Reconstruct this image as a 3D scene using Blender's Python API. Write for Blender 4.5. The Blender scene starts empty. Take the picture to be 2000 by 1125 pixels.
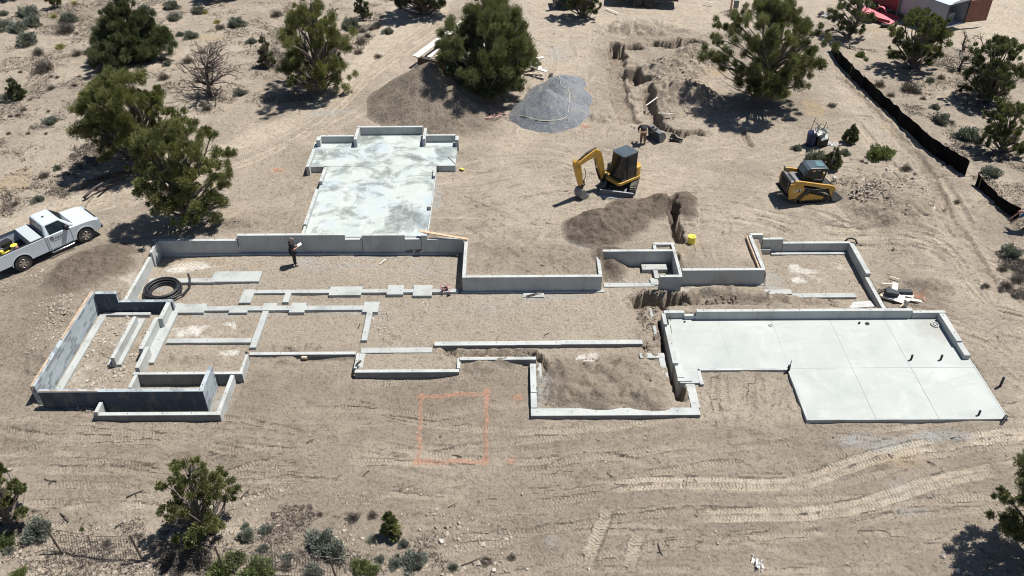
import bpy, bmesh, math, random
import numpy as np
from mathutils import Vector, Matrix
R = math.radians
rng = np.random.default_rng(7)
random.seed(7)
scene = bpy.context.scene
col = scene.collection

# ------------------------------------------------------------ camera
FOC, PIT, YAW, ROL, CH = 1698.56, 0.644729, -0.0012085, -0.0050472, 27.0
def cam_axes():
    p, y, r = PIT, YAW, ROL
    fwd = np.array([-math.sin(y)*math.cos(p), math.cos(y)*math.cos(p), -math.sin(p)])
    right = np.array([math.cos(y), math.sin(y), 0.0]); up = np.cross(right, fwd)
    c, s = math.cos(r), math.sin(r)
    return c*right+s*up, -s*right+c*up, fwd
CR, CU, CF = cam_axes()
cam_d = bpy.data.cameras.new("camera"); cam = bpy.data.objects.new("camera", cam_d); col.objects.link(cam)
cam.matrix_world = Matrix(((CR[0], CU[0], -CF[0], 0), (CR[1], CU[1], -CF[1], 0), (CR[2], CU[2], -CF[2], CH), (0, 0, 0, 1)))
cam_d.sensor_width = 36; cam_d.lens = FOC/2000*36; cam_d.clip_end = 6000; cam_d.clip_start = 0.5
scene.camera = cam
def at(px, py, z=0.0):
    """ground point (metres) surveyed from the photograph, on the level z"""
    d = CF*FOC + CR*(px-1000) - CU*(py-562.5); t = (z-CH)/d[2]
    return np.array([d[0]*t, d[1]*t, z])
def proj(v):
    v = np.array(v, float)-np.array([0, 0, CH]); w = v@CF
    return 1000+FOC*(v@CR)/w, 562.5-FOC*(v@CU)/w
def height_at(px, py, basept):
    """z of the photo point when it stands vertically over basept's depth"""
    d = CF*FOC + CR*(px-1000) - CU*(py-562.5); t = basept[1]/d[1]
    return CH + d[2]*t

# ------------------------------------------------------------ sky, sun, exposure
SUN = Vector((0.43, 0.21, 1.0)).normalized()
sun_el = math.asin(SUN.z)
world = bpy.data.worlds.new("World"); scene.world = world; world.use_nodes = True
wn = world.node_tree; bg = wn.nodes['Background']
sky = wn.nodes.new('ShaderNodeTexSky'); sky.sky_type = 'NISHITA'; sky.sun_disc = False
sky.sun_elevation = sun_el; sky.sun_rotation = math.atan2(SUN.x, SUN.y); sky.altitude = 1000; sky.air_density = 1.0; sky.dust_density = 0.6
wn.links.new(sky.outputs[0], bg.inputs[0]); bg.inputs[1].default_value = 0.055
sd = bpy.data.lights.new("sun", 'SUN'); sd.energy = 4.8; sd.angle = R(0.53); sd.color = (1.0, 0.955, 0.88)
so = bpy.data.objects.new("sun", sd); col.objects.link(so); so.rotation_euler = (-SUN).to_track_quat('-Z', 'Y').to_euler(); so.location = (20, 30, 60)
scene.view_settings.view_transform = 'Standard'; scene.view_settings.look = 'None'
scene.view_settings.exposure = 0.60; scene.view_settings.gamma = 1.0

scene.cycles.filter_width = 1.05
# ------------------------------------------------------------ node helpers
def new_mat(name):
    m = bpy.data.materials.new(name); m.use_nodes = True; nt = m.node_tree
    return m, nt, nt.nodes['Principled BSDF']
class N:
    def __init__(s, nt): s.nt = nt
    def n(s, t, **k):
        nd = s.nt.nodes.new(t)
        for a, b in k.items(): setattr(nd, a, b)
        return nd
    def l(s, a, b): s.nt.links.new(a, b)
    def val(s, sock, v):
        if hasattr(v, 'is_output') or isinstance(v, bpy.types.NodeSocket): s.l(v, sock)
        else: sock.default_value = v
    def noise(s, scale, detail=4, rough=.55, vec=None, dist=0.0):
        nd = s.n('ShaderNodeTexNoise'); nd.inputs['Scale'].default_value = scale; nd.inputs['Detail'].default_value = detail
        nd.inputs['Roughness'].default_value = rough; nd.inputs['Distortion'].default_value = dist
        if vec is not None: s.l(vec, nd.inputs['Vector'])
        return nd.outputs['Fac']
    def ramp(s, fac, stops):
        nd = s.n('ShaderNodeValToRGB'); cr = nd.color_ramp
        while len(cr.elements) < len(stops): cr.elements.new(.5)
        for e, (p, c) in zip(cr.elements, stops):
            e.position = p; e.color = (c, c, c, 1) if not isinstance(c, (tuple, list)) else (*c[:3], 1)
        s.l(fac, nd.inputs[0]); return nd.outputs[0]
    def mix(s, f, a, b, mode='MIX'):
        nd = s.n('ShaderNodeMix', data_type='RGBA', blend_type=mode)
        s.val(nd.inputs[0], f)
        for k, v in ((6, a), (7, b)):
            if isinstance(v, (tuple, list)): nd.inputs[k].default_value = (*v[:3], 1)
            else: s.val(nd.inputs[k], v)
        return nd.outputs[2]
    def math(s, op, a, b=0.0, c=0.0):
        nd = s.n('ShaderNodeMath', operation=op)
        s.val(nd.inputs[0], a); s.val(nd.inputs[1], b); s.val(nd.inputs[2], c)
        return nd.outputs[0]
    def bump(s, h, strength, dist, normal=None):
        nd = s.n('ShaderNodeBump'); nd.inputs['Strength'].default_value = strength; nd.inputs['Distance'].default_value = dist
        s.l(h, nd.inputs['Height'])
        if normal is not None: s.l(normal, nd.inputs['Normal'])
        return nd.outputs[0]
    def pos(s): return s.n('ShaderNodeNewGeometry').outputs['Position']
    def obj(s): return s.n('ShaderNodeTexCoord').outputs['Object']
    def scale(s, vec, v):
        nd = s.n('ShaderNodeMapping'); nd.inputs['Scale'].default_value = v; s.l(vec, nd.inputs[0]); return nd.outputs[0]
def simple(name, c, rough=.6, metal=0.0, var=.15, scale=3.0, bump=0.0, spec=.4, coat=0.0):
    """plain procedural material with a little wear and unevenness of its own"""
    m, nt, b = new_mat(name); n = N(nt)
    f = n.noise(scale, 5, .6, n.obj())
    lo = tuple(x*(1-var) for x in c); hi = tuple(min(1, x*(1+var)) for x in c)
    n.l(n.ramp(f, [(.3, lo), (.7, hi)]), b.inputs['Base Color'])
    b.inputs['Roughness'].default_value = rough; b.inputs['Metallic'].default_value = metal
    b.inputs['Specular IOR Level'].default_value = spec; b.inputs['Coat Weight'].default_value = coat
    if bump: n.l(n.bump(n.noise(scale*8, 4, .6, n.obj()), bump, .02), b.inputs['Normal'])
    return m
M = {}
def concrete(name, c, stain=.25, bands=False):
    m, nt, b = new_mat(name); n = N(nt); p = n.pos()
    f1 = n.noise(.9, 6, .62, p); f2 = n.noise(9, 5, .65, p); f3 = n.noise(55, 3, .6, p)
    a = tuple(x*(1-stain) for x in c)
    base = n.ramp(f1, [(.32, a), (.5, c), (.72, tuple(min(.8, x*1.1) for x in c))])
    base = n.mix(n.ramp(f2, [(.35, 0.), (.75, .4)]), base, tuple(x*.72 for x in c))
    base = n.mix(n.ramp(f3, [(.60, 0.), (.78, .5)]), base, (c[0]*.55, c[1]*.52, c[2]*.47))
    sp = n.n('ShaderNodeSeparateXYZ'); n.l(p, sp.inputs[0]); cb = n.n('ShaderNodeCombineXYZ'); n.l(n.math('ADD', sp.outputs[0], n.math('MULTIPLY', sp.outputs[1], 1.13)), cb.inputs[0]); n.l(n.math('ADD', sp.outputs[2], 3.0), cb.inputs[1])
    bk = n.n('ShaderNodeTexBrick'); bk.offset = 0; n.l(cb.outputs[0], bk.inputs['Vector'])
    for k_, v_ in (('Scale', 1), ('Brick Width', 1.83), ('Row Height', 20), ('Mortar Size', .012), ('Mortar Smooth', .3)): bk.inputs[k_].default_value = v_
    base = n.mix(n.math('MULTIPLY', bk.outputs['Fac'], .55), base, tuple(x*.45 for x in c))
    # dusty drips and soil wash low on the faces
    base = n.mix(n.ramp(n.noise(2.2, 5, .7, n.scale(p, (1, 1, .35))), [(.5, 0.), (.72, .35)]), base, (.36, .31, .25))
    n.l(base, b.inputs['Base Color']); b.inputs['Roughness'].default_value = .85; b.inputs['Specular IOR Level'].default_value = .25
    h = n.math('ADD', n.math('MULTIPLY', f2, .5), n.math('MULTIPLY', f3, .35))
    n.l(n.bump(h, .35, .015), b.inputs['Normal'])
    return m
M['conc'] = concrete('cast_concrete', (.42, .44, .435))
M['conc_foot'] = concrete('footing_concrete', (.37, .39, .385), .3)
# block wall: courses 0.2 m, blocks 0.4 m, blocks of two tones, many dark and damp
def block_mat():
    m, nt, b = new_mat('concrete_block'); n = N(nt); p = n.pos()
    sep = n.n('ShaderNodeSeparateXYZ'); n.l(p, sep.inputs[0])
    along = n.math('ADD', sep.outputs[0], sep.outputs[1])
    cmb = n.n('ShaderNodeCombineXYZ'); n.l(along, cmb.inputs[0]); n.l(sep.outputs[2], cmb.inputs[1])
    br = n.n('ShaderNodeTexBrick'); n.l(cmb.outputs[0], br.inputs['Vector'])
    br.inputs['Scale'].default_value = 1; br.inputs['Brick Width'].default_value = .4; br.inputs['Row Height'].default_value = .2
    br.inputs['Mortar Size'].default_value = .008; br.inputs['Color1'].default_value = (.24, .29, .33, 1); br.inputs['Color2'].default_value = (.35, .40, .43, 1)
    br.inputs['Mortar'].default_value = (.42, .45, .46, 1); br.inputs['Bias'].default_value = .1
    br2 = n.n('ShaderNodeTexBrick'); n.l(cmb.outputs[0], br2.inputs['Vector'])
    for k, v in (('Scale', 1), ('Brick Width', .4), ('Row Height', .2), ('Mortar Size', .008), ('Bias', -.15)): br2.inputs[k].default_value = v
    br2.inputs['Color1'].default_value = (0, 0, 0, 1); br2.inputs['Color2'].default_value = (1, 1, 1, 1); br2.inputs['Mortar'].default_value = (0, 0, 0, 1)
    zone = n.ramp(n.noise(.55, 3, .5, n.scale(p, (1, 1, 2.6))), [(.36, 0.), (.44, 1.)])
    dark = n.math('MULTIPLY', n.math('GREATER_THAN', br2.outputs['Color'], .42), zone)
    base = n.mix(n.math('MULTIPLY', dark, .85), br.outputs['Color'], (.13, .155, .185))
    base = n.mix(n.ramp(n.noise(14, 4, .6, p), [(.4, 0.), (.8, .35)]), base, (.55, .57, .56))
    n.l(base, b.inputs['Base Color']); b.inputs['Roughness'].default_value = .88
    n.l(n.bump(n.noise(40, 4, .6, p), .3, .01), b.inputs['Normal'])
    return m
M['block'] = block_mat()
def slab_mat(name, kind):
    m, nt, b = new_mat(name); n = N(nt); p = n.pos()
    if kind == 'mottled':
        base = n.ramp(n.noise(.45, 5, .6, p), [(.3, (.33, .385, .38)), (.5, (.41, .445, .43)), (.7, (.34, .41, .45))])
        f = n.noise(.55, 7, .66, n.scale(p, (.95, 1.2, 1)), .5)
        base = n.mix(n.ramp(f, [(.465, 0.), (.525, .5), (.62, .9)]), base, (.125, .142, .138))
        base = n.mix(n.ramp(n.noise(2.5, 6, .7, p), [(.5, 0.), (.75, .45)]), base, (.40, .43, .41))
        base = n.mix(n.ramp(n.noise(1.4, 5, .7, n.scale(p, (1.5, .5, 1))), [(.55, 0.), (.7, .6)]), base, (.52, .545, .53))
        rough = .8
    else:
        base = n.ramp(n.noise(.33, 4, .55, p, .4), [(.32, (.325, .352, .345)), (.55, (.378, .402, .392)), (.75, (.44, .458, .45))])
        base = n.mix(n.ramp(n.noise(.8, 6, .7, n.scale(p, (1, .6, 1)), 1.5), [(.5, 0.), (.75, .4)]), base, (.50, .52, .515))
        base = n.mix(n.ramp(n.noise(1.1, 6, .68, p, .5), [(.56, 0.), (.75, .45)]), base, (.28, .32, .31))
        base = n.mix(n.ramp(n.noise(18, 4, .6, p), [(.5, 0.), (.9, .3)]), base, (.45, .46, .45))
        rough = .7; vd = n.n('ShaderNodeVectorMath', operation='DISTANCE'); n.l(p, vd.inputs[0]); cpt = at(1834, 640, .1); vd.inputs[1].default_value = tuple(cpt)
        dd = n.math('ADD', vd.outputs['Value'], n.math('MULTIPLY', n.noise(1.6, 6, .7, p), 2.2)); base = n.mix(n.ramp(n.math('DIVIDE', dd, 4.0), [(.38, .75), (.60, 0.)]), base, (.30, .29, .265))
        base = n.mix(n.ramp(n.noise(.5, 6, .75, n.scale(p, (.6, 2.2, 1)), 1.), [(.54, 0.), (.62, .3)]), base, (.29, .31, .30))
    n.l(base, b.inputs['Base Color']); b.inputs['Roughness'].default_value = rough; b.inputs['Specular IOR Level'].default_value = .3
    n.l(n.bump(n.noise(25, 4, .6, p), .15, .01), b.inputs['Normal'])
    return m
M['slab_mot'] = slab_mat('mottled_slab', 'mottled'); M['slab'] = slab_mat('trowelled_slab', 'x')

# ------------------------------------------------------------ object helpers
def tag(o, label=None, cat=None, group=None, kind=None):
    if label: o['label'] = label
    if cat: o['category'] = cat
    if group: o['group'] = group
    if kind: o['kind'] = kind
    return o
def empty(name, loc=(0, 0, 0), rz=0.0):
    o = bpy.data.objects.new(name, None); col.objects.link(o); o.location = tuple(float(v) for v in loc); o.rotation_euler = (0, 0, rz)
    o.empty_display_size = .3
    return o
def link(name, me, parent=None):
    o = bpy.data.objects.new(name, me); col.objects.link(o)
    if parent is not None: o.parent = parent
    return o
class MB:
    """collects shapes and links them as one mesh"""
    def __init__(s): s.v = []; s.f = []; s.m = []; s.mi = 0; s.sm = []; s.T = None
    def mat(s, i): s.mi = i; return s
    def add(s, vs, fs, smooth=False):
        o = len(s.v)
        if s.T is not None: vs = [tuple(s.T @ Vector(v)) for v in vs]
        s.v += [tuple(float(c) for c in v) for v in vs]; s.f += [tuple(i+o for i in f) for f in fs]
        s.m += [s.mi]*len(fs); s.sm += [smooth]*len(fs); return s
    def box(s, x0, x1, y0, y1, z0, z1):
        return s.add([(x0, y0, z0), (x1, y0, z0), (x1, y1, z0), (x0, y1, z0), (x0, y0, z1), (x1, y0, z1), (x1, y1, z1), (x0, y1, z1)],
                     [(0, 3, 2, 1), (4, 5, 6, 7), (0, 1, 5, 4), (1, 2, 6, 5), (2, 3, 7, 6), (3, 0, 4, 7)])
    def prism(s, pts, y0, y1, axis='y'):
        """closed 2D outline (counter-clockwise) pushed along an axis"""
        n = len(pts)
        if axis == 'y': A = [(p[0], y0, p[1]) for p in pts]; B = [(p[0], y1, p[1]) for p in pts]
        elif axis == 'z': A = [(p[0], p[1], y0) for p in pts]; B = [(p[0], p[1], y1) for p in pts]
        else: A = [(y0, p[0], p[1]) for p in pts]; B = [(y1, p[0], p[1]) for p in pts]
        fs = [tuple(range(n)), tuple(range(2*n-1, n-1, -1))]+[(i, i+n, (i+1) % n+n, (i+1) % n) for i in range(n)]
        return s.add(A+B, fs)
    def cyl(s, a, b, r0, r1=None, n=14, caps=True, smooth=True):
        r1 = r0 if r1 is None else r1; a = Vector(a); b = Vector(b); d = (b-a).normalized()
        u = d.orthogonal().normalized(); w = d.cross(u)
        vs = []
        for c, r in ((a, r0), (b, r1)):
            for i in range(n):
                t = 2*math.pi*i/n; vs.append(c+u*math.cos(t)*r+w*math.sin(t)*r)
        fs = [(i, (i+1) % n, (i+1) % n+n, i+n) for i in range(n)]
        s.add(vs, fs, smooth)
        if caps: s.add(vs, [tuple(range(n-1, -1, -1)), tuple(range(n, 2*n))], False)
        return s
    def tube(s, pts, r, n=8, taper=None):
        pts = [Vector(p) for p in pts]; k = len(pts); vs = []; up = None
        for i, p in enumerate(pts):
            d = (pts[min(i+1, k-1)]-pts[max(i-1, 0)]).normalized()
            if up is None: up = d.orthogonal().normalized()
            up = (up-d*up.dot(d)); up = up.normalized() if up.length > 1e-6 else d.orthogonal().normalized()
            w = d.cross(up); rr = r if taper is None else r*(1-(1-taper)*i/(k-1))
            for j in range(n):
                t = 2*math.pi*j/n; vs.append(p+up*math.cos(t)*rr+w*math.sin(t)*rr)
        fs = [(i*n+j, i*n+(j+1) % n, (i+1)*n+(j+1) % n, (i+1)*n+j) for i in range(k-1) for j in range(n)]
        fs += [tuple(range(n-1, -1, -1)), tuple(range((k-1)*n, k*n))]
        return s.add(vs, fs, True)
    def build(s, name, mats, parent=None, bevel=0.0, loc=None, seg=2):
        me = bpy.data.meshes.new(name); me.from_pydata(s.v, [], s.f); me.update()
        if not isinstance(mats, (list, tuple)): mats = [mats]
        for m in mats: me.materials.append(m)
        me.polygons.foreach_set('material_index', s.m); me.polygons.foreach_set('use_smooth', s.sm); me.update()
        o = link(name, me, parent)
        if loc is not None: o.location = loc
        if bevel:
            b = o.modifiers.new('bevel', 'BEVEL'); b.width = bevel; b.segments = seg; b.limit_method = 'ANGLE'; b.angle_limit = R(40); b.harden_normals = False
        return o
def np_mesh(name, V, F, mats, parent=None, smooth=False):
    """fast mesh from arrays; F is (n,3) or (n,4)"""
    me = bpy.data.meshes.new(name); nv, nf, k = len(V), len(F), F.shape[1]
    me.vertices.add(nv); me.vertices.foreach_set('co', np.asarray(V, np.float32).ravel())
    me.loops.add(nf*k); me.loops.foreach_set('vertex_index', np.asarray(F, np.int32).ravel())
    me.polygons.add(nf); me.polygons.foreach_set('loop_start', np.arange(0, nf*k, k, dtype=np.int32))
    me.polygons.foreach_set('use_smooth', np.full(nf, smooth, bool))
    me.update(calc_edges=True)
    for m in (mats if isinstance(mats, (list, tuple)) else [mats]): me.materials.append(m)
    return link(name, me, parent)
# ------------------------------------------------------------ noise
def vnoise(x, y, seed=0):
    xi = np.floor(x).astype(np.int64); yi = np.floor(y).astype(np.int64); fx = x-xi; fy = y-yi
    fx = fx*fx*fx*(fx*(fx*6-15)+10); fy = fy*fy*fy*(fy*(fy*6-15)+10)
    def h(a, b):
        n = (a*374761393+b*668265263+seed*1442695041) & 0xffffffff
        n = ((n ^ (n >> 13))*1274126177) & 0xffffffff
        n = ((n ^ (n >> 16))*2246822519) & 0xffffffff
        return ((n ^ (n >> 15)) & 0xffff)/65535.0
    a = h(xi, yi); b = h(xi+1, yi); c = h(xi, yi+1); d = h(xi+1, yi+1)
    return (a*(1-fx)+b*fx)*(1-fy)+(c*(1-fx)+d*fx)*fy*1.0-0.5
def fbm(x, y, oct=4, seed=0, gain=.5, lac=2.03):
    s = 0; a = 1.0; t = 0
    for i in range(oct):
        c, sn = math.cos(i*1.1+.3), math.sin(i*1.1+.3)
        s = s+a*vnoise((x*c-y*sn)+17*i, (x*sn+y*c)-9*i, seed+i); t += a; a *= gain; x = x*lac; y = y*lac
    return s/t*2
def sstep(a, b, x):
    t = np.clip((x-a)/(b-a), 0, 1); return t*t*(3-2*t)
def in_poly(X, Y, P):
    ins = np.zeros(X.shape, bool); n = len(P)
    for i in range(n):
        x0, y0 = P[i][0], P[i][1]; x1, y1 = P[(i+1) % n][0], P[(i+1) % n][1]
        if y0 == y1: continue
        c = ((y0 > Y) != (y1 > Y)) & (X < (x1-x0)*(Y-y0)/(y1-y0)+x0)
        ins ^= c
    return ins
def poly_dist(X, Y, P):
    d = np.full(X.shape, 1e9); n = len(P)
    for i in range(n):
        a = np.array(P[i][:2]); b = np.array(P[(i+1) % n][:2]); ab = b-a; L = ab@ab+1e-12
        t = np.clip(((X-a[0])*ab[0]+(Y-a[1])*ab[1])/L, 0, 1)
        d = np.minimum(d, np.hypot(X-a[0]-t*ab[0], Y-a[1]-t*ab[1]))
    return d
# ------------------------------------------------------------ the ground sheet
xs = np.arange(-50, 50.01, .085)
g = []; w = .3; x = 50.0
while x < 3500: x += w; w *= 1.35; g.append(x)
xs = np.concatenate([-np.array(g)[::-1], xs, np.array(g)])
ys = [15.0]
while ys[-1] < 88: ys.append(ys[-1]+.058+.0011*(ys[-1]-15))
g = []; w = .3; y = ys[-1]
while y < 4000: y += w; w *= 1.35; g.append(y)
g0 = []; w = .3; y = 15.0
while y > -2500: y -= w; w *= 1.35; g0.append(y)
ys = np.concatenate([np.array(g0)[::-1], np.array(ys), np.array(g)])
X, Y = np.meshgrid(xs, ys)
CTRL = [(300,455,.85),(520,452,.9),(950,480,.85),(1000,530,.82),(1200,484,.88),(1400,515,.85),(1480,445,.85),(1500,450,.72),(1512,460,.52),(1545,464,.34),(1600,466,.26),(1650,468,.24),(1680,490,.24),(1715,545,.2),(1735,590,.02),
 (600,380,.62),(580,330,.62),(640,300,.75),(900,345,.58),(880,440,.85),(860,380,.75),(760,232,1.0),(1000,400,.85),(1200,380,.85),(1400,400,.85),(1600,400,.75),(1800,470,.7),(1950,600,.6),(1850,560,.35),
 (1900,660,.25),(1900,730,.1),(1950,790,.0),(1770,845,-.12),(1600,840,-.1),(1560,780,-.05),(1450,745,-.02),(1400,770,-.05),(1380,830,-.15),(1200,835,-.2),(1020,830,-.2),(1020,760,-.22),(970,716,-.0),(790,748,-.2),(600,722,-.2),
 (480,760,.05),(450,820,.15),(300,828,.2),(100,812,.24),(60,790,.3),(40,740,.6),(90,660,.98),(140,600,1.1),(200,560,1.12),(240,530,.8),(275,485,.88),(20,640,.9),(0,520,.8),(100,450,.9),
 (1000,200,.95),(1000,20,1.1),(300,150,1.3),(0,50,1.5),(1500,150,1.0),(1700,200,1.1),(1900,100,1.2),(1950,350,1.0),(400,950,-.45),(1000,950,-.4),(1600,950,-.3),(1950,950,-.1),(0,900,-.2),(100,1100,-.7),(1000,1110,-.6),(1800,1110,-.3)]
def base_level(X, Y):
    num = np.zeros(X.shape); den = np.zeros(X.shape)
    for (a, b, z) in CTRL:
        p = at(a, b, z); d2 = (X-p[0])**2+(Y-p[1])**2+.35; w = d2**-1.7
        num += w*z; den += w
    far = 1e-7; return (num+far*.6)/(den+far)
Z = base_level(X, Y)
far = sstep(90, 400, np.hypot(X, Y-40)); Z = Z*(1-far)+far*(.6+3*fbm(X*.006, Y*.006, 3, 5))
# surface tone masks: dark damp soil, pale dust, grey gravel, white lime, straw
A = {k: np.zeros(X.shape) for k in ('dark', 'pale', 'grey', 'white', 'straw', 'rough', 'smooth')}
TM = np.zeros(X.shape); TS = np.zeros(X.shape); TT = np.zeros(X.shape)
def window(P, pad):
    P = np.asarray(P)[:, :2]
    i0, i1 = np.searchsorted(xs, [P[:, 0].min()-pad, P[:, 0].max()+pad]); j0, j1 = np.searchsorted(ys, [P[:, 1].min()-pad, P[:, 1].max()+pad])
    return slice(j0, j1), slice(i0, i1)
def wp(pts, z): return np.array([at(a, b, z) for a, b in pts])
def area(pts, z, key, amt, soft=.5, wob=.4):
    P = wp(pts, z); s = window(P, soft+wob+.5); x, y = X[s], Y[s]
    d = poly_dist(x, y, P); d = np.where(in_poly(x, y, P), d, -d)
    d = d+wob*fbm(x*1.3, y*1.3, 4, 31)
    m = sstep(-soft, soft, d)*amt
    A[key][s] = np.maximum(A[key][s], m) if amt > 0 else A[key][s]*(1+m)
def blob(px, py, rx, ry, z, key, amt, wob=.5):
    """rx, ry in metres"""
    c = at(px, py, z); P = np.array([[c[0]-rx, c[1]-ry], [c[0]+rx, c[1]+ry]]); s = window(P, rx*.6); x, y = X[s], Y[s]
    d = np.hypot((x-c[0])/rx, (y-c[1])/ry)+wob*fbm(x*1.1, y*1.1, 4, int(px))
    A[key][s] = np.maximum(A[key][s], amt*sstep(1.05, .55, d))
def lump(px, py, rx, ry, z, h, rough=0.0, p=1.0, rot=0.0):
    c = at(px, py, z); r = max(rx, ry); P = np.array([[c[0]-r, c[1]-r], [c[0]+r, c[1]+r]]); s = window(P, r*.4); x, y = X[s]-c[0], Y[s]-c[1]
    cs, sn = math.cos(rot), math.sin(rot); u, v = x*cs+y*sn, -x*sn+y*cs
    d = np.hypot(u/rx, v/ry)+.22*fbm(X[s]*1.2, Y[s]*1.2, 3, 77); k = np.clip(1-d, 0, 1)
    Z[s] += h*sstep(0, 1, k)**p; A['rough'][s] = np.maximum(A['rough'][s], rough*sstep(0, .3, k))
def seglen(P): return np.concatenate([[0], np.cumsum(np.hypot(*np.diff(P[:, :2], axis=0).T))])
def smooth_line(P, step=.35):
    P = np.asarray(P, float)[:, :2]; out = []
    Q = np.vstack([2*P[0]-P[1], P, 2*P[-1]-P[-2]])
    for i in range(1, len(Q)-2):
        n = max(2, int(np.hypot(*(Q[i+1]-Q[i]))/step))
        for t in np.arange(n)/n:
            out.append(.5*((2*Q[i])+(-Q[i-1]+Q[i+1])*t+(2*Q[i-1]-5*Q[i]+4*Q[i+1]-Q[i+2])*t*t+(-Q[i-1]+3*Q[i]-3*Q[i+1]+Q[i+2])*t**3))
    out.append(P[-1]); return np.array(out)
def nearest(P, pad):
    """distance, arc length and side of the grid points round a line"""
    s = window(P, pad); x, y = X[s], Y[s]; D = np.full(x.shape, 1e9); S = np.zeros(x.shape); T = np.zeros(x.shape); L = seglen(P)
    for i in range(len(P)-1):
        a, b = P[i], P[i+1]; i0, i1 = np.searchsorted(xs[s[1]], [min(a[0], b[0])-pad, max(a[0], b[0])+pad]); j0, j1 = np.searchsorted(ys[s[0]], [min(a[1], b[1])-pad, max(a[1], b[1])+pad])
        w = (slice(j0, j1), slice(i0, i1)); xx, yy = x[w], y[w]; ab = b-a; l = math.hypot(*ab)+1e-9
        t = np.clip(((xx-a[0])*ab[0]+(yy-a[1])*ab[1])/l**2, 0, 1); dx = xx-a[0]-t*ab[0]; dy = yy-a[1]-t*ab[1]; d = np.hypot(dx, dy)
        m = d < D[w]; side = np.sign(ab[0]*dy-ab[1]*dx)*d
        D[w] = np.where(m, d, D[w]); S[w] = np.where(m, L[i]+t*l, S[w]); T[w] = np.where(m, side, T[w])
    return s, D, S, T, L[-1]
def track(P, width=.42, depth=.035, pale=.5, tread=.75, fade=1.5):
    P = smooth_line(P); s, D, S, T, L = nearest(P, width)
    x, y = X[s], Y[s]; keep = sstep(-.35, .05, fbm(x*.5, y*.5, 3, 91)+.12)*sstep(0, fade, S)*sstep(0, fade, L-S)
    m = sstep(width*.64, width*.34, D+.05*fbm(x*2.5, y*2.5, 3, 17))*keep; rim = np.exp(-((D-width*.58)/.07)**2)*keep
    Z[s] += rim*depth*.7-m*depth; A['pale'][s] = np.maximum(A['pale'][s]*(1-m*.6), m*pale*np.clip(.95+.5*fbm(x*.8, y*.8, 3, 55), 0, 1)); A['rough'][s] *= (1-.8*m)
    on = m*tread > TM[s]*.6; TM[s] = np.where(on, m*tread, TM[s]*(1-.5*m)); TS[s] = np.where(on, S, TS[s]); TT[s] = np.where(on, T, TT[s])
def pair(P, gauge=1.6, **k):
    P = smooth_line(P, .8); d = np.gradient(P, axis=0); nrm = np.stack([-d[:, 1], d[:, 0]], 1)/np.hypot(*d.T)[:, None]
    for sgn in (-.5, .5): track(P+nrm*gauge*sgn, **k)
def trench(pts, z, width, depth, rough=.6, ragged=.3):
    P = smooth_line(wp(pts, z)); s, D, S, T, L = nearest(P, width*1.6+ragged); x, y = X[s], Y[s]
    dd = D+ragged*fbm(x*2.2, y*2.2, 4, 12)*width; m = sstep(width*.56, width*.42, dd)*sstep(-.1, .4, S)*sstep(-.1, .4, L-S)
    Z[s] -= m*depth; A['dark'][s] = np.maximum(A['dark'][s], m*.7); A['rough'][s] = np.maximum(A['rough'][s], rough*sstep(width*1.3, width*.4, D))

# --- broad undulation and scraped grain
Z += .10*fbm(X*.12, Y*.12, 3, 1)*(1-far)
# --- tone of the yards
area([(540,470),(880,470),(1180,480),(1400,470),(1460,520),(1330,525),(1175,535),(905,535),(905,460)], .85, 'dark', .35)
area([(-100,480),(240,470),(300,460),(250,560),(150,640),(60,760),(-100,800)], .7, 'dark', .25)
area([(60,800),(480,720),(690,740),(1030,740),(1040,830),(1400,825),(1560,840),(1900,850),(2100,1000),(2100,1200),(800,1180),(-50,900)], -.3, 'dark', .5, 1.5, 1.)
area([(480,715),(690,745),(1030,735),(1040,830),(1390,825),(1560,840),(1560,890),(900,900),(400,860)], -.2, 'dark', .8, .8, .8)
area([(920,470),(1100,480),(1160,490),(1165,533),(910,533)], .85, 'dark', .75, .4, .5); area([(1380,500),(1460,505),(1480,520),(1340,522)], .85, 'dark', .5, .4, .5)
area([(460,420),(590,400),(600,455),(300,462),(320,445)], .8, 'dark', .6, .5, .6); area([(0,560),(110,520),(160,580),(60,720),(-40,760)], .7, 'dark', .6, .8, .8)
area([(-200,480),(0,480),(250,380),(400,310),(480,290),(640,215),(760,110),(860,40),(900,-30),(780,-30),(740,60),(600,205),(440,270),(260,345),(0,420),(-200,440)], .95, 'pale', .85)
area([(1000,-60),(2200,-60),(2200,60),(1980,120),(1900,110),(1700,60),(1640,40),(1380,60),(1180,70),(1050,260),(900,420),(960,330),(1000,200)], 1., 'pale', .6, 1.)
area([(1830,-60),(2100,-60),(2100,160),(1930,110)], 1., 'pale', .95, .8)
area([(920,330),(1110,300),(1300,300),(1500,350),(1740,430),(1900,480),(2050,640),(2050,900),(1960,700),(1850,560),(1700,470),(1460,455),(1400,440),(1340,400),(1080,440),(900,460)], .8, 'pale', .35, .8)
area([(1620,130),(1750,250),(1860,400),(2000,560),(2050,700),(1950,600),(1800,440),(1660,240)], .9, 'pale', .5)
area([(0,60),(200,30),(420,20),(520,60),(420,260),(240,240),(60,330),(-100,400),(-100,60)], 1.3, 'pale', .15)
for a in ((20,350,1.6,1.6,.6),(130,40,2,1,.35),(410,75,1.5,.8,.7),(640,180,2,1.2,.4),(1590,210,.9,1.6,.9),(1370,140,1.8,1.1,.7),(1720,60,1.4,.8,.5),(1730,250,.8,.8,.3),(360,480,2.0,.6,.35),(1330,480,1,.6,.3),(1240,0,3,1,.4),(1790,860,1.2,.5,.45)): blob(a[0], a[1], a[2], a[3], 1.0, 'straw', a[4])
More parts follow.
